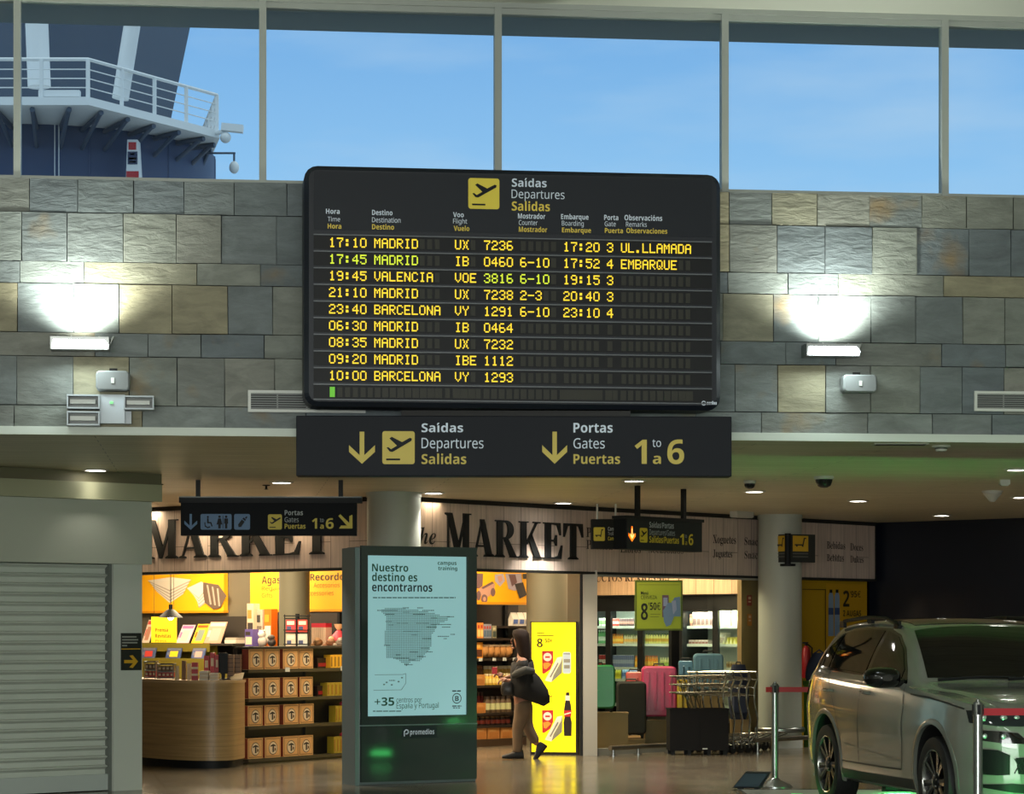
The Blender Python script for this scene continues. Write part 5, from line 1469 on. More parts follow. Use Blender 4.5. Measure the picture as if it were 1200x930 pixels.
# ------------------------------------------------------------------ what stands behind the gondola under the gifts panel
DS = Fr(shop(4.45, 0).x, shop(4.45, 0).y, R(-42))
t = on(DS, 'display_shelving', 'dark wall shelving under the yellow gifts panel, behind the gondola', 'shelving')
ua, ub = DS.u(286), DS.u(424); zt_ = DS.h(380, 714) - 0.04
MB().box(ua, 0.46, 0, ub, 0.50, zt_).build('back_panel', SHOPDARK, t)
zs_ = DS.h(380, 757.5)
MB().box(ua, 0, zs_ - 0.03, ub, 0.46, zs_).build('upper_shelf', RACKD, t)
MB().box(ua, -0.1, 0, ub, 0.46, 0.5).build('cupboard', RACKD, t)
mb = MB()
for px in (287, 371, 403):
    mb.box(DS.u(px), 0.40, 0.5, DS.u(px) + 0.05, 0.46, zt_)
mb.build('upright', BLACK, t)
def on_shelf(fr, y, zsh_, px0, px1, py, name, mats, label, cat, fn, d=0.12, group=None):
    u0, u1 = fr.u(px0, y), fr.u(px1, y); h_ = fr.h((px0 + px1) / 2, py, y) - zsh_
    mb = MB(); fn(mb, u1 - u0, d, h_)
    p = fr.world((u0 + u1) / 2, y, 0)
    o = mb.build(name, mats, None, (p.x, p.y, zsh_ + 0.001), fr.a)
    return tag(o, label, cat, group)
def card(mb, w_, d, h_):
    mb.box(-w_ / 2, 0, 0, w_ / 2, d, h_).box(-w_ * .4, -.003, h_ * .1, w_ * .4, 0, h_ * .55, 1).box(-w_ * .4, -.003, h_ * .65, w_ * .2, 0, h_ * .85, 2)
def cm3(*cs):
    return [M('pk_%d_%d_%d' % c, c, 0.5) for c in cs]
on_shelf(DS, 0.15, zs_, 289.5, 297, 707, 'souvenir_box', cm3((206, 186, 156), (60, 52, 50), (206, 130, 60)), 'tall narrow cream and black souvenir box at the left of the wall shelf', 'box', card)
on_shelf(DS, 0.22, zs_, 298.5, 307.5, 714, 'souvenir_box', cm3((190, 180, 160), (120, 110, 100), (70, 70, 66)), 'grey souvenir box under the Agasallos wording', 'box', card)
on_shelf(DS, 0.22, zs_, 309.5, 318, 713.5, 'souvenir_box', cm3((226, 110, 20), (212, 206, 190), (240, 150, 40)), 'orange and white souvenir box under the Agasallos wording', 'box', card)
on_shelf(DS, 0.02, zs_, 287, 296, 737, 'gift_bag', cm3((96, 82, 150), (220, 200, 170), (60, 50, 40)), 'purple and cream gift bag at the left end of the wall shelf', 'gift bag', card)
on_shelf(DS, -0.0 + 0.02, zs_, 299, 309, 738, 'plush_toy', cm3((186, 176, 170), (230, 226, 216)), 'small pale plush toy before the grey souvenir box', 'plush toy', lambda mb, w_, d, h_: mb.ball((0, .06, h_ * .3), (w_ * .42, .06, h_ * .32), mi=0).ball((0, .05, h_ * .74), (w_ * .3, .06, h_ * .25), mi=1).ball((-w_ * .25, .05, h_ * .95), w_ * .1).ball((w_ * .25, .05, h_ * .95), w_ * .1))
on_shelf(DS, 0.02, zs_, 311, 318.5, 744, 'plush_toy', cm3((52, 48, 50), (90, 84, 80)), 'small dark plush toy before the orange souvenir box', 'plush toy', lambda mb, w_, d, h_: mb.ball((0, .06, h_ * .35), (w_ * .48, .06, h_ * .38), mi=0).ball((0, .05, h_ * .8), (w_ * .34, .06, h_ * .25), mi=1))
on_shelf(DS, 0.2, zs_, 365, 381.5, 730, 'red_and_white_box', cm3((226, 200, 176), (210, 186, 160), (206, 44, 64)), 'white box with red top and stripes right of the pillar', 'box', lambda mb, w_, d, h_: [mb.box(-w_ / 2, 0, 0, w_ / 2, d, h_ * .82), mb.box(-w_ / 2, -.002, h_ * .82, w_ / 2, d, h_, 2)] + [mb.box(-w_ / 2 + w_ * (k + .3) / 7, -.004, 0.01, -w_ / 2 + w_ * (k + .6) / 7, -.0, h_ * .8, 1) for k in range(7)])
GB = 'candy filled bags on the wall shelf'
for i, (px0, px1, py, c1, c2, lab) in enumerate(((384.5, 397.6, 731, (206, 70, 90), (236, 190, 150), 'red candy bag tied at top, left of the pair on the wall shelf'), (399, 415, 730.5, (186, 182, 60), (236, 206, 150), 'green and yellow candy bag tied at top on the wall shelf'))):
    on_shelf(DS, 0.18, zs_, px0, px1, py, 'candy_bag', cm3(c1, c2), lab, 'bag', lambda mb, w_, d, h_: mb.lathe([(w_ * .35, 0), (w_ * .5, h_ * .2), (w_ * .48, h_ * .45), (w_ * .2, h_ * .68), (w_ * .1, h_ * .74)], 14, (0, .1, 0)).lathe([(w_ * .09, h_ * .72), (w_ * .24, h_ * .86), (w_ * .3, h_)], 14, (0, .1, 0), 1).ball((-w_ * .1, -.02, h_ * .3), (w_ * .2, .05, h_ * .16), 8, 6, 1), group=GB)
for i, (px0, px1, py, c1) in enumerate(((365, 373, 747, (150, 110, 70)), (379, 390, 748, (140, 90, 60)), (391, 401, 747, (130, 118, 106)), (402, 412, 750, (60, 46, 50)))):
    on_shelf(DS, -0.02 + 0.02, zs_, px0, px1, py, 'plush_toy', cm3(c1, tuple(min(255, x + 50) for x in c1)), '%s soft toy lying at the front of the wall shelf' % ('light brown', 'reddish brown', 'grey', 'very dark')[i], 'plush toy', lambda mb, w_, d, h_: mb.ball((0, .06, h_ * .45), (w_ * .5, .07, h_ * .45)).ball((w_ * .2, .02, h_ * .75), (w_ * .25, .05, h_ * .3), mi=1).ball((-w_ * .3, .0, h_ * .2), (w_ * .16, .05, h_ * .2), 8, 6, 1))
# rotating book tower against the pillar
bt = gnd(348, 872)
z_ = 35.1; bx = (348.5 - 600) / F * z_
t = thing('book_tower', 'black wire book tower with red covers in front of the round pillar', 'display stand', (bx, z_, 0), R(0))
hh = HC + (YH - 719) / F * z_; W_ = 0.16
mb = MB().cyl((0, 0, 0.02), (0, 0, hh), 0.03).lathe([(0.25, 0), (0.25, 0.02), (0.04, 0.05)], 20)
mb.build('stand', BLACK, t)
fm = MB()
lev = [HC + (YH - y_) / F * z_ for y_ in (757, 740.5, 724)]
for z0 in lev:
    fm.box(-W_, -W_, z0 - 0.012, W_, W_, z0)
    fm.tube([(-W_ - .01, -W_ - .01, z0 + .03), (W_ + .01, -W_ - .01, z0 + .03), (W_ + .01, W_ + .01, z0 + .03), (-W_ - .01, W_ + .01, z0 + .03), (-W_ - .01, -W_ - .01, z0 + .03)], 0.008, 5)
for x in (-W_, 0, W_):
    fm.box(x - .007, -W_ - .006, 0.6, x + .007, -W_ + .004, lev[2] + .05)
fm.build('wire_frame', BLACK, t)
for li, (z0, covers) in enumerate(((lev[1], ((196, 56, 60), (214, 66, 50))), (lev[0], ((206, 190, 170), (190, 196, 190))))):
    for j, c in enumerate(covers):
        mb = MB().box(0.015, 0, 0, W_ - .012, .05, .17).box(.03, -.003, .1, W_ - .03, 0, .15, 1).box(.03, -.003, .03, .09, 0, .08, 2)
        o = mb.build('book', cm3(c, (226, 214, 196), (60, 70, 110)), None, (bx - (0 if j else W_), z_ - W_ + .008, z0 + .001))
        tag(o, '%s covered book on the %s level of the wire tower' % ((('red', 'orange red'), ('cream', 'pale grey'))[li][j], ('upper', 'lower')[li]), 'book', 'books on the wire tower')

# ------------------------------------------------------------------ food shelves behind the person
sp_ = shop(4.5, 2.55)
SU = Fr(sp_.x, sp_.y, R(48))
ua, ub = SU.u(540), SU.u(640)
t = on(SU, 'food_shelving', 'dark food shelving with breads and jars behind the walking person', 'shelving')
ztop = SU.h(580, 708)
MB().box(ua, 0.50, 0, ub, 0.55, ztop).build('back_panel', SHOPDARK, t)
MB().box(ua, 0, 0, ub, 0.5, SU.h(580, 865.5)).build('plinth', M('shelf_plinth', (70, 52, 36), 0.5), t)
ys = {'pouch': 733, 'box': 747.5, 'bread': 771, 'jar': 802.5, 'crate': 835, 'dark': 849.5}
Zs = {k: SU.h(580, v) for k, v in ys.items()}
for k_, z in Zs.items():
    a_ = ua if k_ != 'pouch' else SU.u(596)
    MB().box(a_, 0.0, z - 0.03, ub, 0.5, z).build('shelf', M('shelf_brown', (48, 38, 30), 0.5), t)
mb = MB()
for px in (571, 622):
    mb.box(SU.u(px), 0.46, 0, SU.u(px) + 0.06, 0.5, ztop)
mb.build('upright', BLACK, t)
tg = MB()
for px in (561, 577, 589, 601):
    tg.box(SU.u(px), -0.012, Zs['bread'] - 0.035, SU.u(px) + 0.06, -0.002, Zs['bread'] + 0.005)
tg.build('price_tag', WHITE, t)
t = on(SU, 'toy_poster', 'yellow wall panel picturing a toy truck, above the food shelving', 'wall panel')
MB().box(ua, -0.02, ztop, SU.u(619), 0.05, 2.92).build('panel', PYEL, t)
MB().box(ua, -0.03, ztop, SU.u(619.4), 0.05, ztop + 0.03).build('lower_edge', PEDGE, t)
TOYM = [M('toy_plum', (112, 84, 84), 0.6), M('toy_rose', (188, 140, 118), 0.6), M('toy_lilac', (172, 160, 170), 0.6), M('toy_black', (58, 54, 52), 0.6)]
mb = MB()
ov = lambda px, py, rx, ry, mi, y=-0.028: mb.fpoly(SU, [(px + rx * math.cos(2 * math.pi * i / 16), py + ry * math.sin(2 * math.pi * i / 16)) for i in range(16)], y, mi)
mb.fpoly(SU, [(554, 672), (566, 672), (565.6, 686), (562, 689), (554, 689)], -0.024, 0)
mb.fpoly(SU, [(561, 690), (577, 681), (580, 684), (579, 693), (571, 700), (562, 697)], -0.024, 1)
ov(561, 697.5, 2.6, 5.6, 0); ov(567.6, 701.4, 3.8, 5.2, 0); ov(577.8, 693.6, 2.8, 5, 0); ov(567.8, 701.6, 1.8, 2.6, 1, -0.03)
mb.fpoly(SU, [(564, 688), (577, 681), (579, 683), (566, 690)], -0.028, 0)
mb.fpoly(SU, [(580, 673), (590, 672), (592, 680), (586, 687), (580, 681)], -0.024, 2).fpoly(SU, [(592, 672), (611, 672), (612, 684), (604, 692), (596, 690)], -0.025, 2).fpoly(SU, [(583, 675), (588, 674), (589, 680), (585, 683)], -0.028, 1)
mb.fpoly(SU, [(603, 684), (613, 682), (617.5, 697), (609, 701)], -0.030, 3).fpoly(SU, [(612.6, 672), (617, 672), (617.6, 678), (613, 678)], -0.03, 3).fpoly(SU, [(596, 673), (604, 673), (606, 682), (600, 687)], -0.028, 0)
mb.build('toy_picture', TOYM, t)
def nth(lab, i):
    s = lab + ', ' + ORD[i] + ' from left'
    return s if len(s.split()) <= 16 else ORD[i] + ' ' + lab
def pack_row(k_, px0, px1, py, n, name, mats, lab, cat, fn, y=0.05, d=0.12, each=None, sep=0.94):
    u0, u1 = SU.u(px0, y), SU.u(px1, y); wd = (u1 - u0) / n; h_ = SU.h((px0 + px1) / 2, py, y) - Zs[k_]
    mb = MB(); fn(mb, wd * sep, d, h_); me = mb.mesh(name, mats)
    for i in range(n):
        o = bpy.data.objects.new(name, me); COL.objects.link(o)
        p = SU.world(u0 + wd * (i + .5), y, 0); o.location = (p.x, p.y, Zs[k_] + 0.001); o.rotation_euler = (0, 0, SU.a)
        if each:
            tag(o, each[i], cat)
        else:
            tag(o, nth(lab, i), cat, lab + ' row')
def jar(mb, w_, d, h_):
    r_ = w_ / 2
    mb.lathe([(r_ * .92, 0), (r_, h_ * .05), (r_, h_ * .70), (r_ * .72, h_ * .80), (r_ * .72, h_ * .84)], 12, (0, r_, 0), 0)
    mb.lathe([(r_ * .78, h_ * .83), (r_ * .78, h_), (0.001, h_)], 12, (0, r_, 0), 1, caps=False)
    mb.lathe([(r_ * 1.02, h_ * .18), (r_ * 1.02, h_ * .58)], 12, (0, r_, 0), 2, caps=False)
def pouch(mb, w_, d, h_):
    mb.loft([[(-w_ / 2, .0, 0), (w_ / 2, 0, 0), (w_ / 2, .07, 0), (-w_ / 2, .07, 0)], [(-w_ / 2, -.01, h_ * .5), (w_ / 2, -.01, h_ * .5), (w_ / 2, .07, h_ * .5), (-w_ / 2, .07, h_ * .5)], [(-w_ * .46, .03, h_), (w_ * .46, .03, h_), (w_ * .46, .036, h_), (-w_ * .46, .036, h_)]], 0, True, True, False)
    mb.add([(-w_ * .36, -.009, h_ * .15), (w_ * .36, -.009, h_ * .15), (w_ * .36, -.013, h_ * .48), (-w_ * .36, -.013, h_ * .48)], [(0, 1, 2, 3)], 1)
def loaf(mb, w_, d, h_):
    rings = []
    for i in range(7):
        f_ = i / 6; k_ = 0.82 + .18 * math.sin(math.pi * f_)
        rings.append([(-w_ / 2 + w_ * f_, .08 + .08 * k_ * math.cos(2 * math.pi * j / 12), h_ * .5 + h_ * .5 * k_ * math.sin(2 * math.pi * j / 12)) for j in range(12)])
    mb.loft(rings, 0, True, True, True)
    for i in range(3):
        mb.ball((-w_ * .3 + w_ * .3 * i, .05, h_ * .86), (w_ * .1, .05, h_ * .1), 8, 5, 1)
pack_row('pouch', 600, 622, 717.5, 3, 'coffee_pouch', cm3((222, 214, 200), (90, 110, 170)), '', 'pouch', pouch, each=['white pouch with blue label on the top right shelf, leftmost', 'white pouch with blue label on the top right shelf, middle', 'white pouch with blue label on the top right shelf, against the pillar'])
pack_row('box', 556, 566.5, 729.5, 3, 'orange_food_box', cm3((226, 140, 60), (232, 200, 120), (180, 60, 40)), 'orange upright food box on the upper shelf', 'box', card)
pack_row('box', 567, 576, 731, 3, 'slim_food_box', cm3((150, 150, 160), (90, 110, 130), (190, 70, 60)), 'slim grey and red food box beside the orange boxes', 'box', card)
pack_row('box', 577, 582, 733, 1, 'biscuit_pack', cm3((150, 140, 110), (70, 80, 70), (200, 190, 150)), '', 'pack', card, each=['olive biscuit pack right of the slim food boxes'])
pack_row('bread', 556, 566, 752.5, 1, 'orange_tin_box', cm3((232, 150, 40), (96, 52, 30), (246, 190, 90)), '', 'box', card, each=['square orange tin box at the left of the bread shelf'])
pack_row('bread', 567, 602, 754, 5, 'bread_loaf', [M('bread_crust', (206, 146, 82), 0.6, vary=0.12, vscale=14), M('bread_wrap', (240, 220, 180), 0.3)], '', 'bread', loaf, each=['wrapped bread loaf on the bread shelf, %s from the left' % ORD[i] for i in range(5)])
pack_row('jar', 556, 568, 778, 1, 'brown_loaf', [M('brown_crust', (130, 84, 50), 0.7), M('brown_crust_top', (150, 100, 60), 0.7)], '', 'bread', loaf, each=['round brown loaf left of the yellow jars'], y=.2)
pack_row('jar', 556.5, 568.5, 790.5, 1, 'wooden_crate', cm3((196, 134, 70), (178, 116, 56), (206, 150, 84)), '', 'crate', card, each=['small wooden crate left of the yellow jars'], y=0.0)
pack_row('jar', 570, 602, 789, 8, 'honey_jar', cm3((232, 186, 70), (240, 226, 180), (246, 220, 130)), 'yellow honey jar in the front row of the middle shelf', 'jar', jar, y=0.03)
pack_row('jar', 569, 601, 780, 7, 'honey_jar', cm3((232, 192, 90), (244, 230, 190), (246, 226, 150)), 'tall yellow honey jar in the rear row of the middle shelf', 'jar', jar, y=0.2)
pack_row('crate', 558, 569.5, 823.5, 1, 'wooden_crate', cm3((206, 138, 70), (190, 122, 58), (214, 156, 90)), '', 'crate', card, each=['small wooden crate left of the pale labelled jars'])
pack_row('crate', 570.5, 601, 815.5, 5, 'olive_jar', cm3((104, 82, 58), (60, 48, 40), (206, 206, 150)), 'dark jar with pale green label on the shelf below the honey', 'jar', jar)
pack_row('crate', 557, 568, 811, 3, 'red_preserve_jar', cm3((140, 40, 30), (70, 40, 30), (180, 60, 40)), 'small red preserve jar behind the wooden crate', 'jar', jar, y=.2)
pack_row('dark', 558, 600, 839, 7, 'dark_preserve_jar', cm3((56, 38, 32), (120, 90, 50), (150, 60, 44)), 'dark preserve jar with red label on the lowest shelf', 'jar', jar)
Zs['floor'] = SU.h(580, 865.5)
for i, (a_, b_) in enumerate(((558, 570.4), (571.6, 585.6), (587, 601))):
    Zs['c'] = Zs['floor']
    pack_row('c', a_, b_, 852.4, 1, 'wooden_crate', cm3((206, 140, 74), (192, 124, 60), (216, 158, 92)), '', 'crate', card, each=['small wooden crate on the bottom plinth, %s of three' % ('left', 'middle', 'right')[i]], y=0.02)
# ================================================================== yellow lightbox
g = gnd(623, 884)
LB = Fr(g.x, g.y, R(-12))
t = on(LB, 'menu_lightbox', 'glowing yellow menu lightbox with sandwiches and bottle at the shop entrance', 'lightbox')
ue = LB.u(674.5); zt = LB.h(623, 729)
MB().box(-0.02, 0.012, 0.0, ue + 0.02, 0.20, zt + 0.01).build('cabinet', M('lightbox_black', (34, 30, 24), 0.5), t)
MB().box(0, 0.0, 0.035, ue, 0.012, zt).build('poster', M('lightbox_yellow', (255, 232, 10), 0.5, emit=0.95), t)
LBM = [M('lb_ink', (40, 36, 16), 0.6), M('lb_red', (196, 40, 40), 0.5, emit=0.35), M('lb_white', (236, 226, 200), 0.5, emit=0.35), M('lb_orange', (240, 150, 50), 0.5, emit=0.35), M('lb_cola', (44, 30, 26), 0.5), M('lb_can', (196, 206, 206), 0.5, emit=0.3), M('lb_grey', (150, 146, 126), 0.5, emit=0.1)]
mb = MB(); y = -0.003
for x0_, x1_, yy in ((629.5, 636.5, 741), (629.5, 648, 743.6)):
    x = x0_
    while x < x1_:
        mb.frect(LB, x, yy, x + 1.6, yy + 1.4, y); x += 2.2
mb.text(LB, '8', 629, 636, 748, 758, 'heavy', y).text(LB, "'50€", 637.4, 648, 748, 752.6, 'heavy', y)
mb.text(LB, '8', 630.2, 636.6, 814.4, 823.6, 'heavy', y).text(LB, "'50€", 637.4, 648, 813.6, 818, 'heavy', y)
mb.build('lettering', LBM[0], t)
mb = MB()
def lbox(dy, big):
    mb.fpoly(LB, [(635.2, 762.4 + dy), (648.2, 762.4 + dy), (648.2, 776 + dy), (645, 784 + dy), (638, 789 + dy), (635.4, 789 + dy)], y, 1)
    mb.fpoly(LB, [(641.6 + 5 * math.cos(2 * math.pi * i / 16), 769.6 + dy + 5 * math.sin(2 * math.pi * i / 16)) for i in range(16)], y - .002, 2)
    mb.fpoly(LB, [(641.6 + 3.6 * math.cos(2 * math.pi * i / 16), 769.6 + dy + 3.6 * math.sin(2 * math.pi * i / 16)) for i in range(16)], y - .004, 6 if False else 2)
    mb.frect(LB, 639, 768.6 + dy, 644.4, 770.6 + dy, y - .005, 1)
    mb.fpoly(LB, [(636.4, 777 + dy), (642, 775.6 + dy), (646, 778 + dy), (640, 784 + dy), (637, 783 + dy)], y - .003, 3)
    mb.fpoly(LB, [(638.6, 797 + dy), (646.2, 799 + dy), (648.5, 791 + dy), (658, 774 + dy), (659, 769 + dy), (653, 770 + dy)], y - .006, 2)
    mb.fpoly(LB, [(646.2, 799 + dy), (658.6, 788 + dy), (659.2, 769 + dy), (657.6, 775 + dy), (648.6, 791 + dy)], y - .007, 6)
    mb.fpoly(LB, [(644, 793 + dy), (645.6, 793.6 + dy), (654.6, 777 + dy), (653.4, 776 + dy)], y - .008, 6)
lbox(0, 0); lbox(69.4, 1)
mb.frrect(LB, 659.4, 763.6, 669, 789, 2.4, y - .008, 5).frect(LB, 660.6, 772, 668, 776, y - .010, 6).frect(LB, 661, 779, 667.6, 783, y - .010, 6).frect(LB, 660.4, 765.2, 668, 766.4, y - .010, 6)
mb.fpoly(LB, [(663.2, 811), (667.2, 811), (667.4, 819), (669, 826), (669.8, 834), (668.6, 840), (670, 846), (669.6, 862), (661, 862), (660.4, 846), (661.6, 840), (660.6, 834), (661.6, 826), (663, 819)], y - .008, 4)
mb.frect(LB, 662.6, 814.6, 667.8, 820.6, y - .010, 2).fpoly(LB, [(660.8, 832), (669.6, 832), (669.2, 839.4), (661.2, 839.4)], y - .010, 1).fpoly(LB, [(661.4, 836), (669, 834), (669.2, 835.4), (661.4, 837.6)], y - .012, 2)
mb.build('food_picture', LBM, t)

# ================================================================== refrigerated display and the sign above it
fdp = shop(7.1, 0)
FD = Fr(fdp.x, fdp.y, R(-42))
def fu(px, y=0.0):
    return FD.u(px, y)
FRB = M('fridge_black', (24, 24, 24), 0.4); FRI = M('fridge_inside', (190, 194, 184), 0.5); FSH = M('fridge_shelf_rail', (216, 220, 210), 0.4); FLED = M('fridge_led', (236, 246, 235), 0.4, emit=5.0)
FZ = {k_: FD.h(780, y_) for k_, y_ in ((1, 733.4), (2, 754.4), (3, 782.4), (4, 796.5), (5, 826))}
def fridge(px0, px1, doors, label, lab2):
    t = on(FD, 'drinks_fridge', label, 'fridge', 'glass door fridges along the shop wall')
    a, b = fu(px0), fu(px1); top_ = FD.h(780, 698.5)
    MB().box(a, 0.60, 0, b, 0.66, top_).box(a, 0.0, 0, a + .03, 0.60, top_).box(b - .03, 0.0, 0, b, 0.60, top_).box(a + .03, 0.0, top_ - .16, b - .03, 0.60, top_).box(a + .03, 0.0, 0, b - .03, 0.60, 0.28).build('cabinet', FRB, t)
    MB().box(a + .03, 0.57, 0.28, b - .03, 0.60, top_ - .16).build('liner', FRI, t)
    for k_, z in FZ.items():
        MB().box(a + .03, 0.12, z - 0.02, b - .03, 0.57, z).box(a + .03, 0.10, z - 0.032, b - .03, 0.12, z + .004, 1).build('shelf', [FRI, FSH], t)
    lm = MB().box(a + .04, 0.08, top_ - .18, b - .04, 0.11, top_ - .165)
    for z in (FZ[1], FZ[2], FZ[3]):
        lm.box(a + .04, 0.13, z - 0.032, b - .04, 0.15, z - 0.022)
    lm.build('light_strip', FLED, t)
    df = MB()
    n = len(doors) + 1
    ed = [a] + [fu(d) for d in doors] + [b]
    for x in ed[1:-1]:
        df.box(x - .045, -0.03, 0.1, x + .045, 0.02, top_ - .14)
    df.box(a, -0.03, 0.1, a + .05, 0.02, top_ - .14).box(b - .05, -0.03, 0.1, b, 0.02, top_ - .14).box(a, -0.03, top_ - .20, b, 0.02, top_ - .13)
    df.build('door_frame', FRB, t)
    for x0_, x1_ in zip(ed, ed[1:]):
        MB().box(x0_ + .05, -0.012, 0.12, x1_ - .05, -0.006, top_ - .2).build('glass_door', SHOPGLASS, t)
    l = bpy.data.lights.new('fridge_light', 'AREA'); l.energy = 15; l.color = (0.95, 1.0, 0.9); l.shape = 'RECTANGLE'; l.size = b - a - .1; l.size_y = 0.1
    o = bpy.data.objects.new('fridge_light', l); COL.objects.link(o); o.parent = t; o.location = ((a + b) / 2, 0.06, top_ - 0.22); o.rotation_euler = (R(28), 0, 0)
    return a, b
fridge(690, 788.5, (714, 751.5), 'glass door drinks fridge with cans and juice behind the left shop window', 'left')
fridge(797.5, 873, (839.5,), 'glass door food fridge left of the beige end wall', 'right')
HS = MB().box(fu(664, -.05), -0.05, FD.h(780, 696.5), fu(872, -.05), 0.1, SOFF)
t = on(FD, 'fridge_sign', 'pale wood sign with black lettering lit above the fridges', 'sign')
HS.build('board', plank_material('inner_sign_wood', (226, 184, 146), (216, 172, 134), 0.30, 0.5, axis=2, length=4), t)
mb = MB().text(FD, 'PRODUCTOS REXIONAIS', 672.5, 784, 671.5, 681, 'serif', -0.058).text(FD, 'BEBIDAS E SNACKS', 815, 866, 664, 677, 'serif', -0.058)
mb.build('lettering', M('inner_sign_ink', (60, 36, 26), 0.6), t)
MB().box(fu(664), -0.06, FD.h(780, 697.6), fu(872), 0.1, FD.h(780, 696.5)).build('lower_edge', FRB, t)
for a_, p_ in ((0.7, 15), (1.9, 15)):
    q = FD.world(-a_, -0.75, 2.93)
    area('sign_wash_lamp', q, p_, 0.3, (1.0, 0.82, 0.6), (R(35), 0, FD.a))

def drink(mb, w_, d, h_):
    r_ = w_ / 2
    mb.lathe([(r_ * .9, 0), (r_, h_ * .04), (r_, h_ * .58), (r_ * .8, h_ * .70), (r_ * .4, h_ * .86), (r_ * .38, h_ * .90)], 10, (0, r_, 0), 0)
    mb.lathe([(r_ * .46, h_ * .89), (r_ * .46, h_), (0.001, h_)], 10, (0, r_, 0), 1, caps=False)
    mb.lathe([(r_ * 1.02, h_ * .22), (r_ * 1.02, h_ * .52)], 10, (0, r_, 0), 2, caps=False)
def can(mb, w_, d, h_):
    r_ = w_ / 2
    mb.lathe([(r_ * .8, 0), (r_, h_ * .05), (r_, h_ * .90), (r_ * .82, h_ * .98)], 10, (0, r_, 0), 0)
    mb.lathe([(r_ * .82, h_ * .975), (r_ * .78, h_), (0.001, h_ * .985)], 10, (0, r_, 0), 1, caps=False)
    mb.lathe([(r_ * 1.02, h_ * .3), (r_ * 1.02, h_ * .62)], 10, (0, r_, 0), 2, caps=False)
def tub(mb, w_, d, h_):
    r_ = w_ / 2
    mb.lathe([(r_ * .8, 0), (r_ * .95, h_ * .8), (r_, h_ * .82), (r_, h_), (0.001, h_)], 12, (0, r_, 0), 0)
    mb.lathe([(r_ * .90, h_ * .25), (r_ * .95, h_ * .7)], 12, (0, r_, 0), 2, caps=False)
def sandwich(mb, w_, d, h_):
    mb.loft([[(-w_ / 2, 0, 0), (w_ / 2, 0, 0), (0, 0, h_)], [(-w_ / 2, d, 0), (w_ / 2, d, 0), (0, d, h_)]], 0, True, True, False)
    mb.add([(-w_ * .3, -.003, h_ * .1), (w_ * .3, -.003, h_ * .1), (0, -.003, h_ * .7)], [(0, 1, 2)], 1)
def frow(k_, px0, px1, pytop, n, name, mats, lab, cat, fn, y=0.14, d=0.12, sep=.93, grp=None):
    u0, u1 = fu(px0, y), fu(px1, y); wd = (u1 - u0) / n
    h_ = FD.h((px0 + px1) / 2, pytop, y) - FZ[k_]
    mb = MB(); fn(mb, wd * sep, d, h_); me = mb.mesh(name, mats)
    for i in range(n):
        o = bpy.data.objects.new(name, me); COL.objects.link(o)
        p = FD.world(u0 + wd * (i + .5), y, 0); o.location = (p.x, p.y, FZ[k_] + 0.001); o.rotation_euler = (0, 0, FD.a)
        tag(o, nth(lab, i), cat, lab + ' row')
W_ = (226, 226, 216)
frow(1, 701, 711, 724, 4, 'yoghurt_tub', cm3(W_, W_, (140, 190, 120)), 'white tub with green band on the top shelf of the drinks fridge', 'tub', tub)
frow(1, 715, 724.5, 724.4, 4, 'red_drink_can', cm3((206, 70, 60), (190, 190, 186), (232, 200, 190)), 'red can on the top shelf of the drinks fridge', 'can', can)
frow(1, 725, 742, 724.4, 6, 'dark_drink_can', cm3((92, 66, 66), (180, 180, 176), (170, 120, 110)), 'dark red can on the top shelf of the drinks fridge', 'can', can)
frow(1, 755, 786, 724, 10, 'white_drink_can', cm3((206, 206, 200), (180, 180, 176), (130, 150, 170)), 'pale can on the top shelf behind the green price sign', 'can', can)
frow(2, 700.5, 711, 738, 5, 'green_water_bottle', cm3((120, 196, 130), (226, 236, 226), (230, 240, 228)), 'green water bottle on the second shelf of the drinks fridge', 'bottle', drink)
frow(2, 716, 729.5, 742.6, 6, 'orange_juice_bottle', cm3((226, 150, 40), (226, 130, 50), (240, 196, 90)), 'orange juice bottle on the second shelf of the drinks fridge', 'bottle', drink)
frow(2, 730, 749, 743, 7, 'clear_juice_bottle', cm3((196, 190, 160), (120, 150, 90), (226, 170, 90)), 'pale juice bottle on the second shelf beside the orange ones', 'bottle', drink)
frow(2, 755, 786, 742, 10, 'green_juice_bottle', cm3((210, 206, 130), (90, 120, 60), (190, 150, 60)), 'yellow green juice bottle on the second shelf at the right of the drinks fridge', 'bottle', drink)
frow(3, 701, 711.5, 767, 4, 'cola_can', cm3((190, 50, 50), (190, 190, 186), W_), 'red and white can on the third shelf of the drinks fridge', 'can', can)
frow(3, 715.5, 742, 767.4, 12, 'blue_energy_can', cm3((110, 120, 160), (190, 190, 190), (160, 166, 190)), 'blue silver can on the third shelf of the drinks fridge', 'can', can)
frow(3, 743, 749, 768.5, 2, 'orange_soda_bottle', cm3((236, 160, 40), (236, 110, 40), (246, 200, 90)), 'orange soda bottle beside the blue silver cans', 'bottle', drink)
frow(3, 755, 770, 768, 6, 'orange_soda_bottle', cm3((240, 150, 50), (226, 90, 40), (246, 200, 90)), 'orange soda bottle with red cap right of the fridge door frame', 'bottle', drink)
frow(3, 772, 786, 770, 5, 'lemon_soda_bottle', cm3((222, 222, 160), (230, 230, 200), (160, 190, 90)), 'pale lemon bottle at the right end of the third drinks shelf', 'bottle', drink)
frow(4, 714, 727, 783, 6, 'yellow_drink_bottle', cm3((236, 226, 70), (240, 240, 200), (200, 190, 40)), 'yellow sports bottle on the fourth shelf of the drinks fridge', 'bottle', drink)
frow(4, 728, 748, 781.5, 7, 'blue_water_bottle', cm3((170, 196, 226), (90, 130, 200), (110, 140, 200)), 'blue water bottle on the fourth shelf of the drinks fridge', 'bottle', drink)
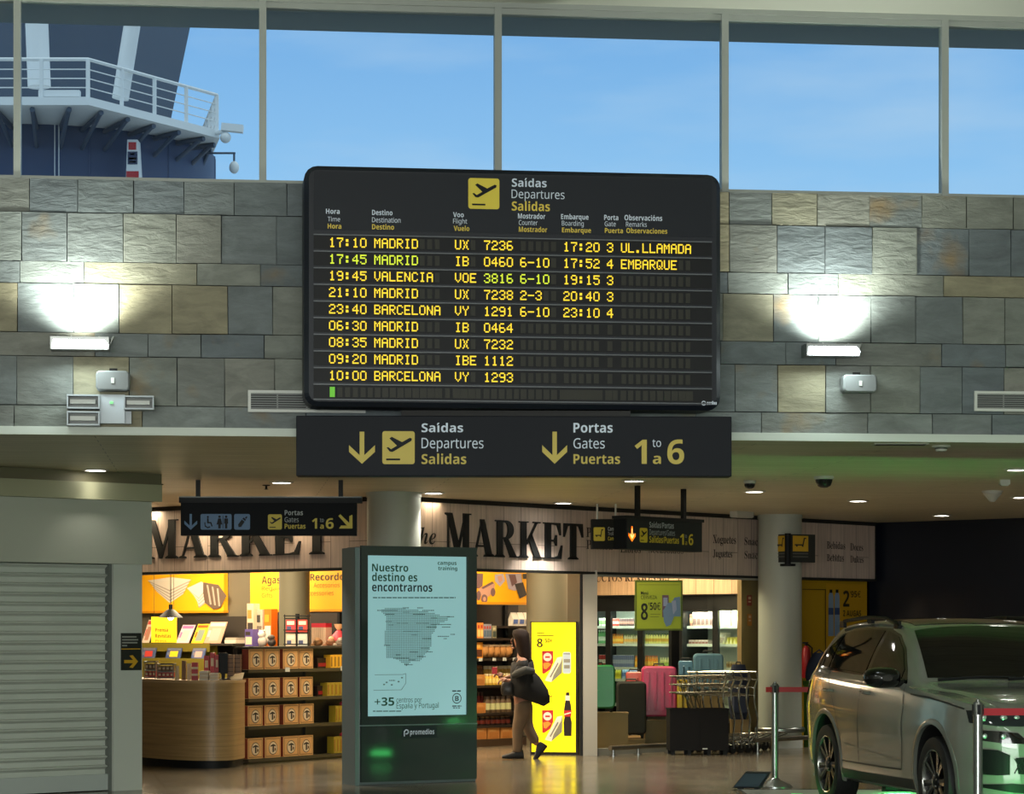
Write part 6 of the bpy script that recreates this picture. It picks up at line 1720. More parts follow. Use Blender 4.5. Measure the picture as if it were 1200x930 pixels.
frow(1, 803, 811, 719.5, 2, 'salad_bowl', cm3((150, 100, 84), (200, 190, 170), (206, 160, 120)), 'reddish salad tub at the left of the top food shelf', 'tub', tub)
frow(1, 811.5, 836, 717, 5, 'ham_pack', cm3((186, 150, 140), (120, 90, 84), (210, 180, 120)), 'upright cold meat pack on the top shelf of the food fridge', 'pack', card)
frow(1, 843, 856, 714.6, 1, 'cheese_block', cm3((240, 222, 170), (246, 234, 196), (236, 206, 130)), 'large pale cheese pack on the top food shelf, left of two', 'cheese', card)
frow(1, 857.5, 867, 714.6, 1, 'cheese_block', cm3((244, 232, 190), (246, 238, 210), (240, 216, 150)), 'large pale cheese pack on the top food shelf, right of two', 'cheese', card)
frow(2, 803, 830, 749.5, 7, 'flat_ham_tray', cm3((196, 176, 170), (150, 96, 90), W_), 'flat meat tray on the second shelf of the food fridge', 'tray', card)
frow(2, 843, 850, 741, 1, 'small_cake_box', cm3((222, 214, 196), (190, 170, 150), W_), 'small pale box left of the yellow sandwiches', 'box', card)
frow(2, 846, 867, 746.5, 5, 'sandwich_pack', cm3((236, 222, 110), (246, 238, 180)), 'yellow triangle sandwich pack on the second food shelf', 'sandwich', sandwich)
frow(3, 850, 864, 775, 4, 'dessert_cup', cm3((214, 196, 160), W_, (170, 130, 80)), 'small dessert cup on the third shelf of the food fridge', 'cup', tub)

# ================================================================== shop window right of the post
a0 = FRT.u(699.5); a1 = FRT.u(889)
wn = struct('window_20', MB().box(a0, -0.03, 0, a1, 0.05, 0.08).box(a0, -0.02, 2.17, a1, 0.04, 2.2), M('shop_sill', (160, 158, 146), 0.5), (FRT.o.x, FRT.o.y, 0), FRT.a)
am = FRT.u(836.6)
for x0_, x1_ in ((a0, am - .004), (am + .004, a1)):
    p = MB().box(x0_, 0.0, 0.07, x1_, 0.012, 2.19).build('window_pane', SHOPGLASS, wn); p['kind'] = 'structure'
# beige end wall with small stickers
struct('wall_shop_end', MB().box(FRT.u(869, .12), 0.12, 0, FRT.u(892, .12), 0.19, SOFF), M('end_wall_beige', (150, 122, 78), 0.65), (FRT.o.x, FRT.o.y, 0), FRT.a)
for (px0, py0, px1, py1, c, lab) in ((876, 697, 881, 709.5, (150, 50, 44), 'small red notice on the beige end wall, the upper one'), (876.4, 719, 881, 733, (196, 120, 50), 'small orange notice on the beige end wall below the red one')):
    mb = MB().box(FRT.u(px0, .11), 0.11, FRT.h(px0, py1, .11), FRT.u(px1, .11), 0.12, FRT.h(px0, py0, .05))
    mb.frect(FRT, px0 + 1, py0 + 2, px1 - 1, py0 + 5, 0.108, 1).frect(FRT, px0 + 1, py0 + 7, px1 - 1, py0 + 8.6, 0.108, 1)
    tag(mb.build('wall_notice', cm3(c, (226, 180, 150)), None, (FRT.o.x, FRT.o.y, 0), FRT.a), lab, 'notice')

# hanging green price sign
HG = Fr(2.2, 32.72, R(6))
t = on(HG, 'price_sign', 'square green yellow hanging sign with price 8 50 and blue can behind the glass', 'sign')
z0, z1 = HG.h(772, 738.5), HG.h(772, 679.5)
MB().box(HG.u(744.4), 0, z0, HG.u(800), 0.05, z1).build('panel', M('price_sign_frame', (96, 112, 30), 0.5), t)
MB().frect(HG, 746.4, 682, 798, 736.4, -0.002).build('poster', M('price_sign_green', (158, 172, 44), 0.5, emit=0.10), t)
mb = MB().text(HG, 'Menú', 751, 759.6, 692.4, 696.4, 'bold', -.005).text(HG, 'CERVEZA', 751, 770, 697.6, 701.8, '', -.005).text(HG, '8', 751, 759.2, 706.8, 726, 'heavy', -.005).text(HG, "'50€", 760.2, 774, 705.8, 714.4, 'heavy', -.005)
mb.frect(HG, 762, 719, 774, 719.8, -.005, 1).frect(HG, 762, 722, 772, 722.8, -.005, 1).frect(HG, 748.4, 684.6, 796, 685.2, -.005, 1)
mb.build('lettering', [INK, M('price_sign_soft', (120, 128, 40), 0.6)], t)
mb = MB().frect(HG, 776, 697, 783.6, 723, -.005, 0).frect(HG, 777.4, 700, 782.4, 710, -.007, 1)
mb.fpoly(HG, [(777, 715), (783, 706), (788, 706), (790, 700), (797, 699), (797.6, 722), (790, 722), (786, 732), (781, 734), (778, 728)], -.009, 2).fpoly(HG, [(787, 704), (792, 703), (793, 714), (789, 720)], -.011, 1)
mb.build('drink_picture', [M('drink_plum', (112, 84, 110), 0.5), M('drink_lilac', (150, 160, 206), 0.5), M('drink_blue', (112, 140, 184), 0.5)], t)
mb = MB()
for px in (748, 796):
    mb.cyl((HG.u(px), .025, z1), (HG.u(px), .025, SOFF), 0.004, n=5)
mb.build('hanging_wire', DARK, t)

# ================================================================== suitcases on plinths behind the glass
PLY = M('plinth_wood', (136, 112, 70), 0.55, vary=0.06, vscale=3)
def plinth(px0, px1, Z, d, h_, lab, z0=0):
    x0_, x1_ = (px0 - 600) / F * Z, (px1 - 600) / F * Z
    o = MB().box(x0_, 0, 0, x1_, d, h_ - .02).box(x0_ - .008, -.008, h_ - .02, x1_ + .008, d + .008, h_).build('display_plinth', PLY, None, (0, Z, z0))
    return tag(o, lab, 'plinth', 'wooden plinths behind the shop window')
plinth(679, 736, 32.1, 0.36, 0.486, 'wooden plinth under the green suitcase')
plinth(756, 806, 33.1, 0.36, 0.35, 'wooden plinth under the pink and yellow suitcases')
plinth(808, 848, 33.06, 0.2, 0.70, 'tall wooden plinth under the blue suitcases')
plinth(857, 880, 32.62, 0.2, 0.38, 'low wooden plinth under the navy backpack')
plinth(721, 755.5, 32.75, 1.25, 0.13, 'low plinth under the black trolley case')
def suitcase(px0, px1, py0, Z, z0, d, col, lab, ribs=5, yaw=0.0, dark=None, sheen=0.3):
    x0_, x1_ = (px0 - 600) / F * Z, (px1 - 600) / F * Z
    w_ = x1_ - x0_; top_ = HC + (YH - py0) / F * Z
    t = thing('suitcase', lab, 'suitcase', ((x0_ + x1_) / 2, Z + d / 2, z0), R(yaw))
    hb = 0.05; h_ = top_ - z0 - hb
    mt = M('suitcase_%d_%d_%d' % col, col, sheen)
    mb = MB().rbox(-w_ / 2, -d / 2, hb, w_ / 2, d / 2, hb + h_, min(.06, w_ * .16), 0, 5)
    mb.build('shell', mt, t, weld=True)
    mb = MB()
    for i in range(ribs):
        x = -w_ / 2 + w_ * (i + .8) / (ribs + .6)
        mb.rbox(x - w_ * .035, -d / 2 - .012, hb + .07, x + w_ * .035, -d / 2 + .01, hb + h_ - .07, .012, 0, 2)
    mb.build('shell_rib', mt, t)
    MB().box(-w_ / 2 - .003, -.008, hb + .06, w_ / 2 + .003, .008, hb + h_ - .06).box(-w_ / 2 + .06, -.008, hb + h_ - .001, w_ / 2 - .06, .008, hb + h_ + .003).build('zip_band', dark or DARK, t)
    MB().tube([(-.07, 0, hb + h_), (-.06, 0, hb + h_ + .03), (.06, 0, hb + h_ + .03), (.07, 0, hb + h_)], .010, 6).build('handle', dark or DARK, t)
    for sx in (-1, 1):
        for sy in (-1, 1):
            MB().cyl((sx * (w_ / 2 - .05) - .014, sy * (d / 2 - .05), .026), (sx * (w_ / 2 - .05) + .014, sy * (d / 2 - .05), .026), .026, n=12).box(sx * (w_ / 2 - .05) - .02, sy * (d / 2 - .05) - .012, .03, sx * (w_ / 2 - .05) + .02, sy * (d / 2 - .05) + .012, .07).build('wheel', DARK, t)
    return t
suitcase(679.5, 721, 779, 32.15, 0.487, 0.24, (40, 138, 76), 'green hard shell suitcase on the wooden plinth behind the white post', 0)
suitcase(723, 757.5, 798.5, 32.8, 0.131, 0.26, (27, 26, 23), 'black trolley suitcase between the green and pink ones', 0, sheen=0.75)
suitcase(752.5, 793, 780.5, 33.15, 0.351, 0.28, (196, 52, 104), 'large bright pink ribbed suitcase on a wooden plinth', 4)
suitcase(734, 753, 787, 33.75, 0.131, 0.2, (206, 92, 84), 'coral suitcase half hidden behind the pink one', 2)
suitcase(793.6, 806.2, 796, 33.15, 0.351, 0.2, (206, 172, 30), 'narrow yellow suitcase right of the pink one', 1)
suitcase(813, 848, 765.5, 33.07, 0.701, 0.19, (96, 138, 164), 'large pale blue suitcase on top of the tall plinth', 3)
suitcase(796, 812.4, 774, 33.56, 0.0, 0.2, (86, 134, 166), 'smaller blue suitcase left of the large pale blue one', 2)
# navy backpack
Z = 32.6; xb = (866.5 - 600) / F * Z
t = thing('backpack', 'navy blue backpack on a low plinth at the right of the shop window', 'backpack', (xb, Z + .125, 0.381), R(5))
NAVY = M('navy_fabric', (36, 44, 66), 0.8)
hb_ = HC + (YH - 778.5) / F * Z - .381
rings = []
for i in range(9):
    f_ = i / 8; k_ = math.sin(math.pi * (.16 + .72 * f_)) ** .5
    rings.append([(.135 * k_ * math.copysign(abs(math.cos(2 * math.pi * j / 16)) ** .7, math.cos(2 * math.pi * j / 16)), .11 * k_ * math.copysign(abs(math.sin(2 * math.pi * j / 16)) ** .7, math.sin(2 * math.pi * j / 16)), hb_ * f_) for j in range(16)])
MB().loft(rings, 0, True, True, True).build('body', NAVY, t)
MB().rbox(-.09, -.15, .08, .09, -.08, hb_ * .45, .03).build('front_pocket', M('navy_pocket', (46, 54, 78), 0.8), t)
MB().tube([(-.03, .03, hb_ - .01), (-.025, .03, hb_ + .03), (.025, .03, hb_ + .03), (.03, .03, hb_ - .01)], .008, 6).build('handle', DARK, t)

# ================================================================== bumper rail and planter and trolleys before the window
def rail(p, q, h_, lab, posts):
    t = thing('bumper_rail', lab, 'bumper rail', (p.x, p.y, 0))
    d = q - p; d.z = 0
    MB().tube([(0, 0, h_), (d.x, d.y, h_)], 0.03, 10).build('rail', M('rail_steel', (132, 126, 112), 0.35, metal=.8), t)
    for f_ in posts:
        x, y = d.x * f_, d.y * f_
        MB().cyl((x, y, 0), (x, y, h_), .02, n=10).lathe([(.05, 0), (.05, .012), (.02, .015)], 14, (x, y, 0)).build('post', STEEL, t)
    return t
rail(FRT.world(FRT.u(715, -.3), -.3), FRT.world(FRT.u(787, -.3), -.3), 0.10, 'low steel bumper rail on the floor before the suitcase window', (0.05, .45, .95))
rail(FRT.world(FRT.u(884, -1.25), -1.25), FRT.world(FRT.u(959, -1.25), -1.25), 0.17, 'low steel bumper rail before the white column', (0.05, .97))

g = gnd(819.5, 884.5)
t = thing('planter', 'square dark grey planter box with a thin plant before the luggage trolleys', 'planter', (g.x, g.y, 0), R(3))
w_ = 69 / F * g.y / 2
PLB = M('planter_charcoal', (31, 30, 30), 0.7, spec=.15)
ht = HC + (YH - 830) / F * g.y
MB().box(-w_, 0, .055, w_, 2 * w_ * .55, ht - .02).box(-w_ - .006, -.006, ht - .02, w_ + .006, .03, ht).box(-w_ - .006, 2 * w_ * .55 - .03, ht - .02, w_ + .006, 2 * w_ * .55 + .006, ht).box(-w_ - .006, .03, ht - .02, -w_ + .03, 2 * w_ * .55 - .03, ht).box(w_ - .03, .03, ht - .02, w_ + .006, 2 * w_ * .55 - .03, ht).box(-.004, -.003, .06, .004, 0, ht - .02).build('box', PLB, t)
for x in (-w_ + .04, -.12, .12, w_ - .04):
    for y in (0.03, 2 * w_ * .55 - .03):
        MB().box(x - .022, y - .02, 0, x + .022, y + .02, .055).build('foot', BLACK, t)
MB().box(.04, -.004, .07, .10, 0, .085).build('maker_plate', WHITE, t)
MB().box(-w_ + .03, .03, ht - .06, w_ - .03, 2 * w_ * .55 - .03, ht - .035).build('soil', M('soil', (44, 36, 28), .9, vary=.3, vscale=40), t)
LEAF = M('leaf_green', (52, 66, 36), 0.5, vary=.2, vscale=8)
stm = MB(); lf = MB(); rr = random.Random(4)
def leaf(p, dirv, ln, wd):
    d = Vector(dirv).normalized(); s = d.cross(Vector((0, 0, 1)))
    if s.length < .01: s = Vector((1, 0, 0))
    s.normalize(); n_ = s.cross(d)
    p = Vector(p)
    pts_ = [p, p + d * ln * .35 + s * wd + n_ * .01, p + d * ln * .35 - s * wd + n_ * .01, p + d * ln * .7 + s * wd * .8 - n_ * .01, p + d * ln * .7 - s * wd * .8 - n_ * .01, p + d * ln - n_ * .03]
    lf.add(pts_, [(0, 1, 2), (1, 3, 4, 2), (3, 5, 4)], 0, True)
for i in range(7):
    bx_, by_ = rr.uniform(-.06, .06), .18 + rr.uniform(-.05, .05)
    tip = Vector((bx_ + rr.uniform(-.22, .22), by_ + rr.uniform(-.1, .1), ht + rr.uniform(.22, .42)))
    if i == 0: tip = Vector((.0, .17, ht + .46))
    b0 = Vector((bx_, by_, ht - .04)); mid = b0.lerp(tip, .5) + Vector((rr.uniform(-.04, .04), 0, .04))
    stm.tube([b0, mid, tip], [.008, .006, .004], 6)
    for k_ in range(9):
        f_ = .25 + .75 * k_ / 8
        p_ = b0.lerp(mid, f_ * 2) if f_ < .5 else mid.lerp(tip, f_ * 2 - 1)
        an = rr.uniform(0, 6.28)
        leaf(p_, (math.cos(an), math.sin(an) * .6, rr.uniform(.1, .9)), rr.uniform(.08, .15), .014)
stm.build('stem', M('stem_brown', (66, 60, 36), 0.7), t); lf.build('foliage', LEAF, t)

# nested luggage trolleys
def make_trolley():
    t = thing('luggage_trolley', '', 'luggage trolley')
    f_ = MB()
    f_.tube([(-.26, -.30, .10), (.50, -.22, .21), (.58, -.12, .22), (.58, .12, .22), (.50, .22, .21), (-.26, .30, .10), (-.26, -.30, .10)], .009, 8)
    for y in (-.18, -.06, .06, .18):
        f_.tube([(-.26, y, .10), (.57, y * .7, .22)], .006, 6)
    f_.build('platform', CHROME, t)
    u_ = MB()
    for s_ in (-1, 1):
        u_.tube([(-.24, s_ * .28, .10), (-.20, s_ * .28, .42), (-.27, s_ * .28, .62), (-.27, s_ * .28, .80), (-.20, s_ * .28, .92), (-.24, s_ * .28, 1.0)], .012, 8)
    u_.build('upright', CHROME, t)
    MB().tube([(-.24, -.29, 1.0), (-.24, .29, 1.0)], .014, 10).build('push_bar', CHROME, t)
    b = MB()
    for z in (.70, .80, .90):
        b.tube([(-.24, -.28, z), (-.30, -.25, z + .01), (-.72, -.20, z + .06), (-.72, .20, z + .06), (-.30, .25, z + .01), (-.24, .28, z)], .008, 6)
    for y in np.linspace(-.19, .19, 5):
        b.tube([(-.28, y, .71), (-.72, y * .9, .76), (-.72, y * .9, .96)], .004, 5)
    b.build('basket', CHROME, t)
    for x, y in ((-.22, -.26), (-.22, .26), (.48, 0)):
        MB().cyl((x, y - .022, .062), (x, y + .022, .062), .062, n=16).box(x - .012, y - .03, .06, x + .012, y + .03, .15, 1).build('wheel', [DARK, STEEL], t)
    return t
tr = make_trolley()
places = [(FRT.u(842, -.70), 'leftmost luggage trolley of the nested row, mostly behind the planter'), (FRT.u(851, -.70), 'second luggage trolley from the planter in the nested row'), (FRT.u(860, -.70), 'middle luggage trolley in the nested row before the window'), (FRT.u(869, -.70), 'second luggage trolley from the column in the nested row'), (FRT.u(878, -.70), 'chrome luggage trolley of the nested row nearest the white column')]
for i, (a_, lab) in enumerate(places):
    p = shop(a_, -0.70)
    if i == 0:
        tr.location = p; tr.rotation_euler = (0, 0, R(48)); tr['label'] = lab; tr['group'] = 'nested luggage trolleys'
    else:
        dup(tr, p, R(48), lab, 'nested luggage trolleys')

# ================================================================== yellow vending wall at the right end
VY = M('vending_yellow', (176, 140, 14), 0.5)
t = on(FRT, 'yellow_vending_wall', 'yellow wall panel with two water bottles and price 2 95 under the fascia end', 'wall panel')
u0, u1 = FRT.u(939, .06), FRT.u(1016, .06)
MB().box(u0, 0.06, 0, u1, 0.3, 2.19).build('panel', VY, t)
pm = MB().frect(FRT, 968, 684, 1016, 770, 0.054)
pm.build('poster', M('vending_poster', (190, 146, 16), 0.5), t)
mb = MB()
for cx in (973.8, 981):
    mb.fpoly(FRT, [(cx - 2.8, 698), (cx - 1.6, 694), (cx + 1.6, 694), (cx + 2.8, 698), (cx + 3.1, 745), (cx - 3.1, 745)], 0.048, 0).frect(FRT, cx - 1.6, 690.5, cx + 1.6, 694.4, 0.047, 2).frect(FRT, cx - 3, 712, cx + 3, 720, 0.046, 1)
mb.build('bottle_picture', [M('water_blue', (128, 150, 176), 0.5), M('water_label', (48, 70, 116), 0.5), BLACK], t)
mb = MB().text(FRT, '2', 988, 995.4, 692, 710.6, 'heavy', .046).text(FRT, "'95€", 996, 1008.6, 692.4, 699.6, 'heavy', .046).text(FRT, '2 AUGAS', 988, 1009, 715, 721.8, 'bold', .046)
mb.frect(FRT, 988, 726, 1004, 727, .046).frect(FRT, 940, 690, 967, 690.8, .05).frect(FRT, 967, 690, 967.8, 780, .05)
mb.build('lettering', M('vending_ink', (40, 34, 16), 0.6), t)
Zc = 33.4; xc = (957 - 600) / F * Zc
t = thing('green_crate', 'green crate behind the car carrying a navy bag', 'crate', (xc, Zc, 0), R(20))
MB().box(-.13, -.11, 0, .13, .11, .80).build('body', M('crate_green', (84, 130, 40), 0.6), t)
MB().box(-.14, -.12, .80, .14, .12, .86).build('rim', M('crate_green_rim', (70, 112, 36), 0.6), t)
rings = []
for i in range(8):
    f_ = i / 7; k_ = math.sin(math.pi * (.18 + .70 * f_)) ** .5
    rings.append([(.15 * k_ * math.cos(2 * math.pi * j / 14) + .09 * f_, .12 * k_ * math.sin(2 * math.pi * j / 14), .36 * f_) for j in range(14)])
t = thing('navy_bag', 'navy blue bag slumped on the green crate behind the car', 'bag', (xc - .03, Zc, .862), R(12))
MB().loft(rings, 0, True, True, True).build('body', NAVY, t)
MB().tube([(-.02, 0, .34), (.06, -.02, .40), (.15, 0, .34)], .012, 6).build('handle', NAVY, t)
t = thing('fire_extinguisher', 'small red fire extinguisher on the wall behind the white column', 'fire extinguisher', (FRT.world(FRT.u(942.5, .0), -0.03, 0).x, FRT.world(FRT.u(942.5, .0), -0.03, 0).y, 0.88))
MB().lathe([(.05, 0), (.06, .02), (.06, .34), (.045, .40), (.02, .43)], 16).build('cylinder', M('extinguisher_red', (150, 30, 34), .35), t)
MB().cyl((0, 0, .42), (0, 0, .48), .02, n=8).box(-.05, -.01, .46, .03, .01, .48).tube([(.02, 0, .45), (.08, 0, .40), (.075, 0, .15)], .01, 6).build('valve', BLACK, t)
MB().box(-.03, .05, .1, .03, .09, .3).build('bracket', DARK, t)

# ================================================================== stanchions, tape, floor lights
SP = M('stanchion_metal', (150, 156, 154), 0.28, metal=.9)
TAPE = M('red_tape', (176, 32, 44), .6)
def stanchion(x, y, lab):
    t = thing('stanchion', lab, 'barrier post', (x, y, 0.0125 if y < 20 else 0))
    MB().lathe([(.17, 0), (.17, .012), (.15, .022), (.05, .075), (.034, .09), (.034, .095)], 28, caps=False).build('base', SP, t)
    MB().lathe([(.033, .085), (.033, .90), (.033, .905)], 20).build('post', SP, t)
    MB().lathe([(.036, .90), (.036, .985), (.03, 1.0), (.016, 1.005), (.014, 1.02), (0.001, 1.02)], 20, mi=0).box(-.012, -.040, .915, .012, -.034, .985, 1).box(-.04, -.012, .915, -.034, .012, .985, 1).box(.034, -.012, .915, .040, .012, .985, 1).build('tape_head', [STEEL, BLACK], t)
    return t
sp1 = gnd(908, 922)
stanchion(sp1.x, sp1.y, 'steel barrier post with red tape left of the car, lit green')
sx2, sy2 = (1146 - 600) / F * 18.0, 18.0
stanchion(sx2, sy2, 'steel barrier post with red tape standing before the car headlight')
q3 = (4.75, 24.6)
stanchion(q3[0], q3[1], 'steel barrier post hidden behind the car holding the tape end')
def tape(p, q, z, lab):
    d = Vector((q[0] - p[0], q[1] - p[1], 0)); a = math.atan2(d.y, d.x); ln = d.length
    return tag(MB().box(.04, -.002, z - .025, ln - .04, .002, z + .025).build('barrier_tape', TAPE, None, (p[0], p[1], 0), a), lab, 'barrier tape', 'red barrier tapes')
tape((sp1.x, sp1.y), q3, .945, 'red tape running from the left barrier post behind the car')
tape((sx2, sy2), (5.2, 18.15), .945, 'red tape across the car front at the right edge')
stanchion(5.2, 18.15, 'steel barrier post outside the right edge holding the front tape')
tag(MB().box(-.10, -.003, .92, -.036, .003, .97).build('tape_stub', TAPE, None, (sp1.x, sp1.y, 0), R(25)), 'short red tape end left of the left barrier post', 'barrier tape')

# black stage light on the floor
g = gnd(880, 925)
t = thing('floor_spotlight', 'black box floor light standing left of the car', 'floor light', (g.x, g.y, 0), R(-10))
MB().loft([[(-.17, -.10, .02), (.10, -.10, .02), (.10, .12, .02), (-.17, .12, .02)], [(-.05, -.02, .17), (.19, -.02, .17), (.19, .12, .17), (-.05, .12, .17)]], 0, True, True, False).build('case', M('floor_light_black', (34, 38, 42), .35), t)
MB().box(-.12, -.11, 0, -.08, .12, .02).box(.04, -.11, 0, .08, .12, .02).build('foot', BLACK, t)
MB().loft([[(-.15, -.108, .035), (.08, -.108, .035), (.08, -.10, .035), (-.15, -.10, .035)], [(-.05, -.036, .155), (.16, -.036, .155), (.16, -.028, .155), (-.05, -.028, .155)]], 0, True, True, False).build('lens', M('floor_light_lens', (62, 74, 86), .15), t)

# display mat under the car with a dark edge
m0 = gnd(868, 926.5)
mat_o = tag(MB().box(0, -9.0, 0, 6.2, 0, .012).box(-.03, -9.0, 0, 0, 0.03, .016, 1).box(0, 0, 0, 6.2, .03, .016, 1).build('display_mat', [M('mat_grey', (150, 154, 146), .35), M('mat_edge', (40, 44, 44), .5)], None, (m0.x, m0.y, 0)), 'grey display mat with dark edge under the car', 'mat')

GREEN = (0.10, 1.0, 0.22)
def led_par(x, y, rz, lab, power, aim, flat=False):
    t = thing('green_floodlight', lab, 'floor light', (x, y, .013), rz, 'green floor lights at the car')
    MB().box(-.13, -.06, .02, .13, .06, .11).box(-.16, -.02, 0, -.135, .02, .10).box(.135, -.02, 0, .16, .02, .10).box(-.16, -.03, 0, .16, .03, .018).build('case', BLACK, t)
    MB().box(-.12, -.05, .11, .12, .05, .116).build('lens', M('green_lens', (60, 255, 110), .4, emit=7), t)
    l = bpy.data.lights.new('green_beam', 'AREA'); l.energy = power; l.color = GREEN; l.shape = 'RECTANGLE'; l.size = .24; l.size_y = .1
    o = bpy.data.objects.new('green_beam', l); COL.objects.link(o); o.parent = t; o.location = (0, 0, .13); o.rotation_euler = aim
    l = bpy.data.lights.new('green_spill', 'POINT'); l.energy = power * .2; l.color = GREEN; l.shadow_soft_size = .08
    if flat:
        t.scale = (1, 1, .5)
    o = bpy.data.objects.new('green_spill', l); COL.objects.link(o); o.parent = t; o.location = (0, -.16, .12)
led_par(3.62, 23.95, 0, 'glowing green floor light under the rear of the car', 24, (R(-125), 0, 0))
led_par(3.72, 18.2, 0, 'green floor light before the car front, at the lower right', 10, (R(106), 0, 0))
led_par(2.5, 22.5, R(80), 'green floor light on the mat left of the car, below the frame', .7, (R(150), 0, 0), True)

# ================================================================== the car
def pchip(xs, ys, x):
    xs = np.array(xs, float); ys = np.array(ys, float)
    h = np.diff(xs); d = np.diff(ys) / h
    m = np.zeros(len(xs)); m[0] = d[0]; m[-1] = d[-1]
    for i in range(1, len(xs) - 1):
        if d[i - 1] * d[i] > 0:
            w1 = 2 * h[i] + h[i - 1]; w2 = h[i] + 2 * h[i - 1]
            m[i] = (w1 + w2) / (w1 / d[i - 1] + w2 / d[i])
    i = int(np.clip(np.searchsorted(xs, x) - 1, 0, len(xs) - 2))
    t_ = (x - xs[i]) / h[i]
    return float((2 * t_**3 - 3 * t_**2 + 1) * ys[i] + (t_**3 - 2 * t_**2 + t_) * h[i] * m[i] + (-2 * t_**3 + 3 * t_**2) * ys[i + 1] + (t_**3 - t_**2) * h[i] * m[i + 1])
CX = [-.87, -.855, -.82, -.76, -.66, -.40, 0, .5, 1.0, 1.30, 1.55, 1.85, 2.15, 2.40, 2.64, 3.0, 3.22, 3.36, 3.44, 3.485, 3.51]
CWd = [.52, .66, .76, .82, .868, .905, .918, .92, .92, .92, .92, .92, .92, .919, .915, .895, .855, .80, .73, .66, .56]
CB = [.46, .40, .34, .30, .28, .25, .23, .21, .21, .21, .21, .21, .21, .21, .22, .22, .22, .22, .23, .25, .30]
CS_ = [.78, .90, 1.0, 1.05, 1.09, 1.115, 1.105, 1.085, 1.07, 1.06, 1.05, 1.04, 1.03, 1.015, 1.0, .965, .93, .88, .82, .76, .69]
CT = [.90, 1.04, 1.16, 1.33, 1.52, 1.575, 1.600, 1.610, 1.595, 1.545, 1.445, 1.285, 1.105, 1.065, 1.05, 1.01, .97, .925, .865, .80, .72]
CR = [.40, .54, .58, .60, .60, .605, .61, .615, .62, .64, .675, .735, .80, .77, .72, .68, .63, .57, .50, .44, .36]
CE = [.06, .07, .08, .085, .075, .07, .07, .07, .07, .065, .06, .05, .03, .028, .026, .024, .024, .024, .022, .02, .016]
def car_section(x):
    W = pchip(CX, CWd, x); zb_ = pchip(CX, CB, x); zs_ = pchip(CX, CS_, x); zt_ = pchip(CX, CT, x); wr = pchip(CX, CR, x); e = pchip(CX, CE, x)
    ze = zt_ - e
    zs_ = min(zs_, ze - .012)
    lo = zb_ + .26
    hi = zs_
    side = max(0.0, ze - zs_)
    P_ = [(0, zb_), (.55 * W, zb_), (.88 * W, zb_ + .015), (.955 * W, zb_ + .055), (.978 * W, zb_ + .14), (.985 * W, lo), (.996 * W, lo + (hi - lo) * .28), (1.0 * W, lo + (hi - lo) * .52), (.992 * W, lo + (hi - lo) * .66), (.975 * W, lo + (hi - lo) * .84), (.952 * W, hi)]
    q0 = .952 * W - .018
    for f_ in (.18, .5, .82):
        bow = .02 * math.sin(math.pi * f_) * min(1, side / .3)
        P_.append((q0 + (wr - q0) * f_ + bow, zs_ + .01 + (ze - zs_ - .01) * f_))
    P_ += [(wr, ze), (wr - .055, zt_ - e * .42), (wr * .66, zt_ - e * .16), (wr * .33, zt_ - e * .04), (0, zt_)]
    return P_
def crom(P_, n):
    out_ = []
    Q = [P_[0]] + P_ + [P_[-1]]
    for i in range(1, len(Q) - 2):
        for k_ in range(n):
            t_ = k_ / n
            o_ = []
            for c_ in (0, 1):
                a, b, c, d = Q[i - 1][c_], Q[i][c_], Q[i + 1][c_], Q[i + 2][c_]
                o_.append(.5 * (2 * b + (c - a) * t_ + (2 * a - 5 * b + 4 * c - d) * t_ ** 2 + (-a + 3 * b - 3 * c + d) * t_ ** 3))
            out_.append(tuple(o_))
    out_.append(P_[-1])
    return out_
stx = sorted(set([round(v, 4) for v in np.linspace(-.87, 3.51, 74)] + CX))
rings = []
for x in stx:
    half = crom(car_section(x), 3)
    ring = [(x, -y_, z_) for y_, z_ in half] + [(x, y_, z_) for y_, z_ in reversed(half[1:-1])]
    rings.append(ring)
cb = MB().loft(rings, 0, True, True, True)
body_me = cb.mesh('car_body', [M('car_grey', (128, 132, 122), 0.22, coat=1.0, spec=.5)], sharp=35)
bm = bmesh.new(); bm.from_mesh(body_me); bmesh.ops.recalc_face_normals(bm, faces=bm.faces); bm.to_mesh(body_me)
bm.free()
BV = BVHTree.FromPolygons([v.co.copy() for v in body_me.vertices], [tuple(p.vertices) for p in body_me.polygons])
tmp = bpy.data.objects.new('body', body_me); COL.objects.link(tmp)
cutters = []
for x in (0.0, 2.64):
    for s_ in (-1, 1):
        c = MB().cyl((x, s_ * .60, .375), (x, s_ * 1.1, .375), .412, n=48).build('cut', DARK)
        md = tmp.modifiers.new('cut', 'BOOLEAN'); md.operation = 'DIFFERENCE'; md.object = c; md.solver = 'EXACT'
        cutters.append(c)
dg = bpy.context.evaluated_depsgraph_get()
new_me = bpy.data.meshes.new_from_object(tmp.evaluated_get(dg))
tmp.modifiers.clear()
bpy.data.objects.remove(tmp)
for c in cutters:
    bpy.data.objects.remove(c)
new_me.name = 'car_body'
new_me.materials.clear(); new_me.materials.append(MATS['car_grey']); new_me.materials.append(M('wheel_well_black', (14, 14, 14), .7))
for p in new_me.polygons:
    c = p.center
    p.material_index = 0
    for x in (0.0, 2.64):
        r_ = math.hypot(c.x - x, c.z - .375)
        if r_ < .406 or (abs(r_ - .412) < .006 and abs(p.normal.x * (c.x - x) + p.normal.z * (c.z - .375)) > .2 * .41 and c.z < .80):
            if abs(c.y) > .55 and (abs(c.y) < .9):
                p.material_index = 1
    p.use_smooth = True
new_me.set_sharp_from_angle(angle=R(32))
YAWC = math.atan2(-.982, .19)
car = thing('car', 'grey five door sport utility car parked at the right, front towards the viewer', 'car', (3.61, 22.39, .015), YAWC)
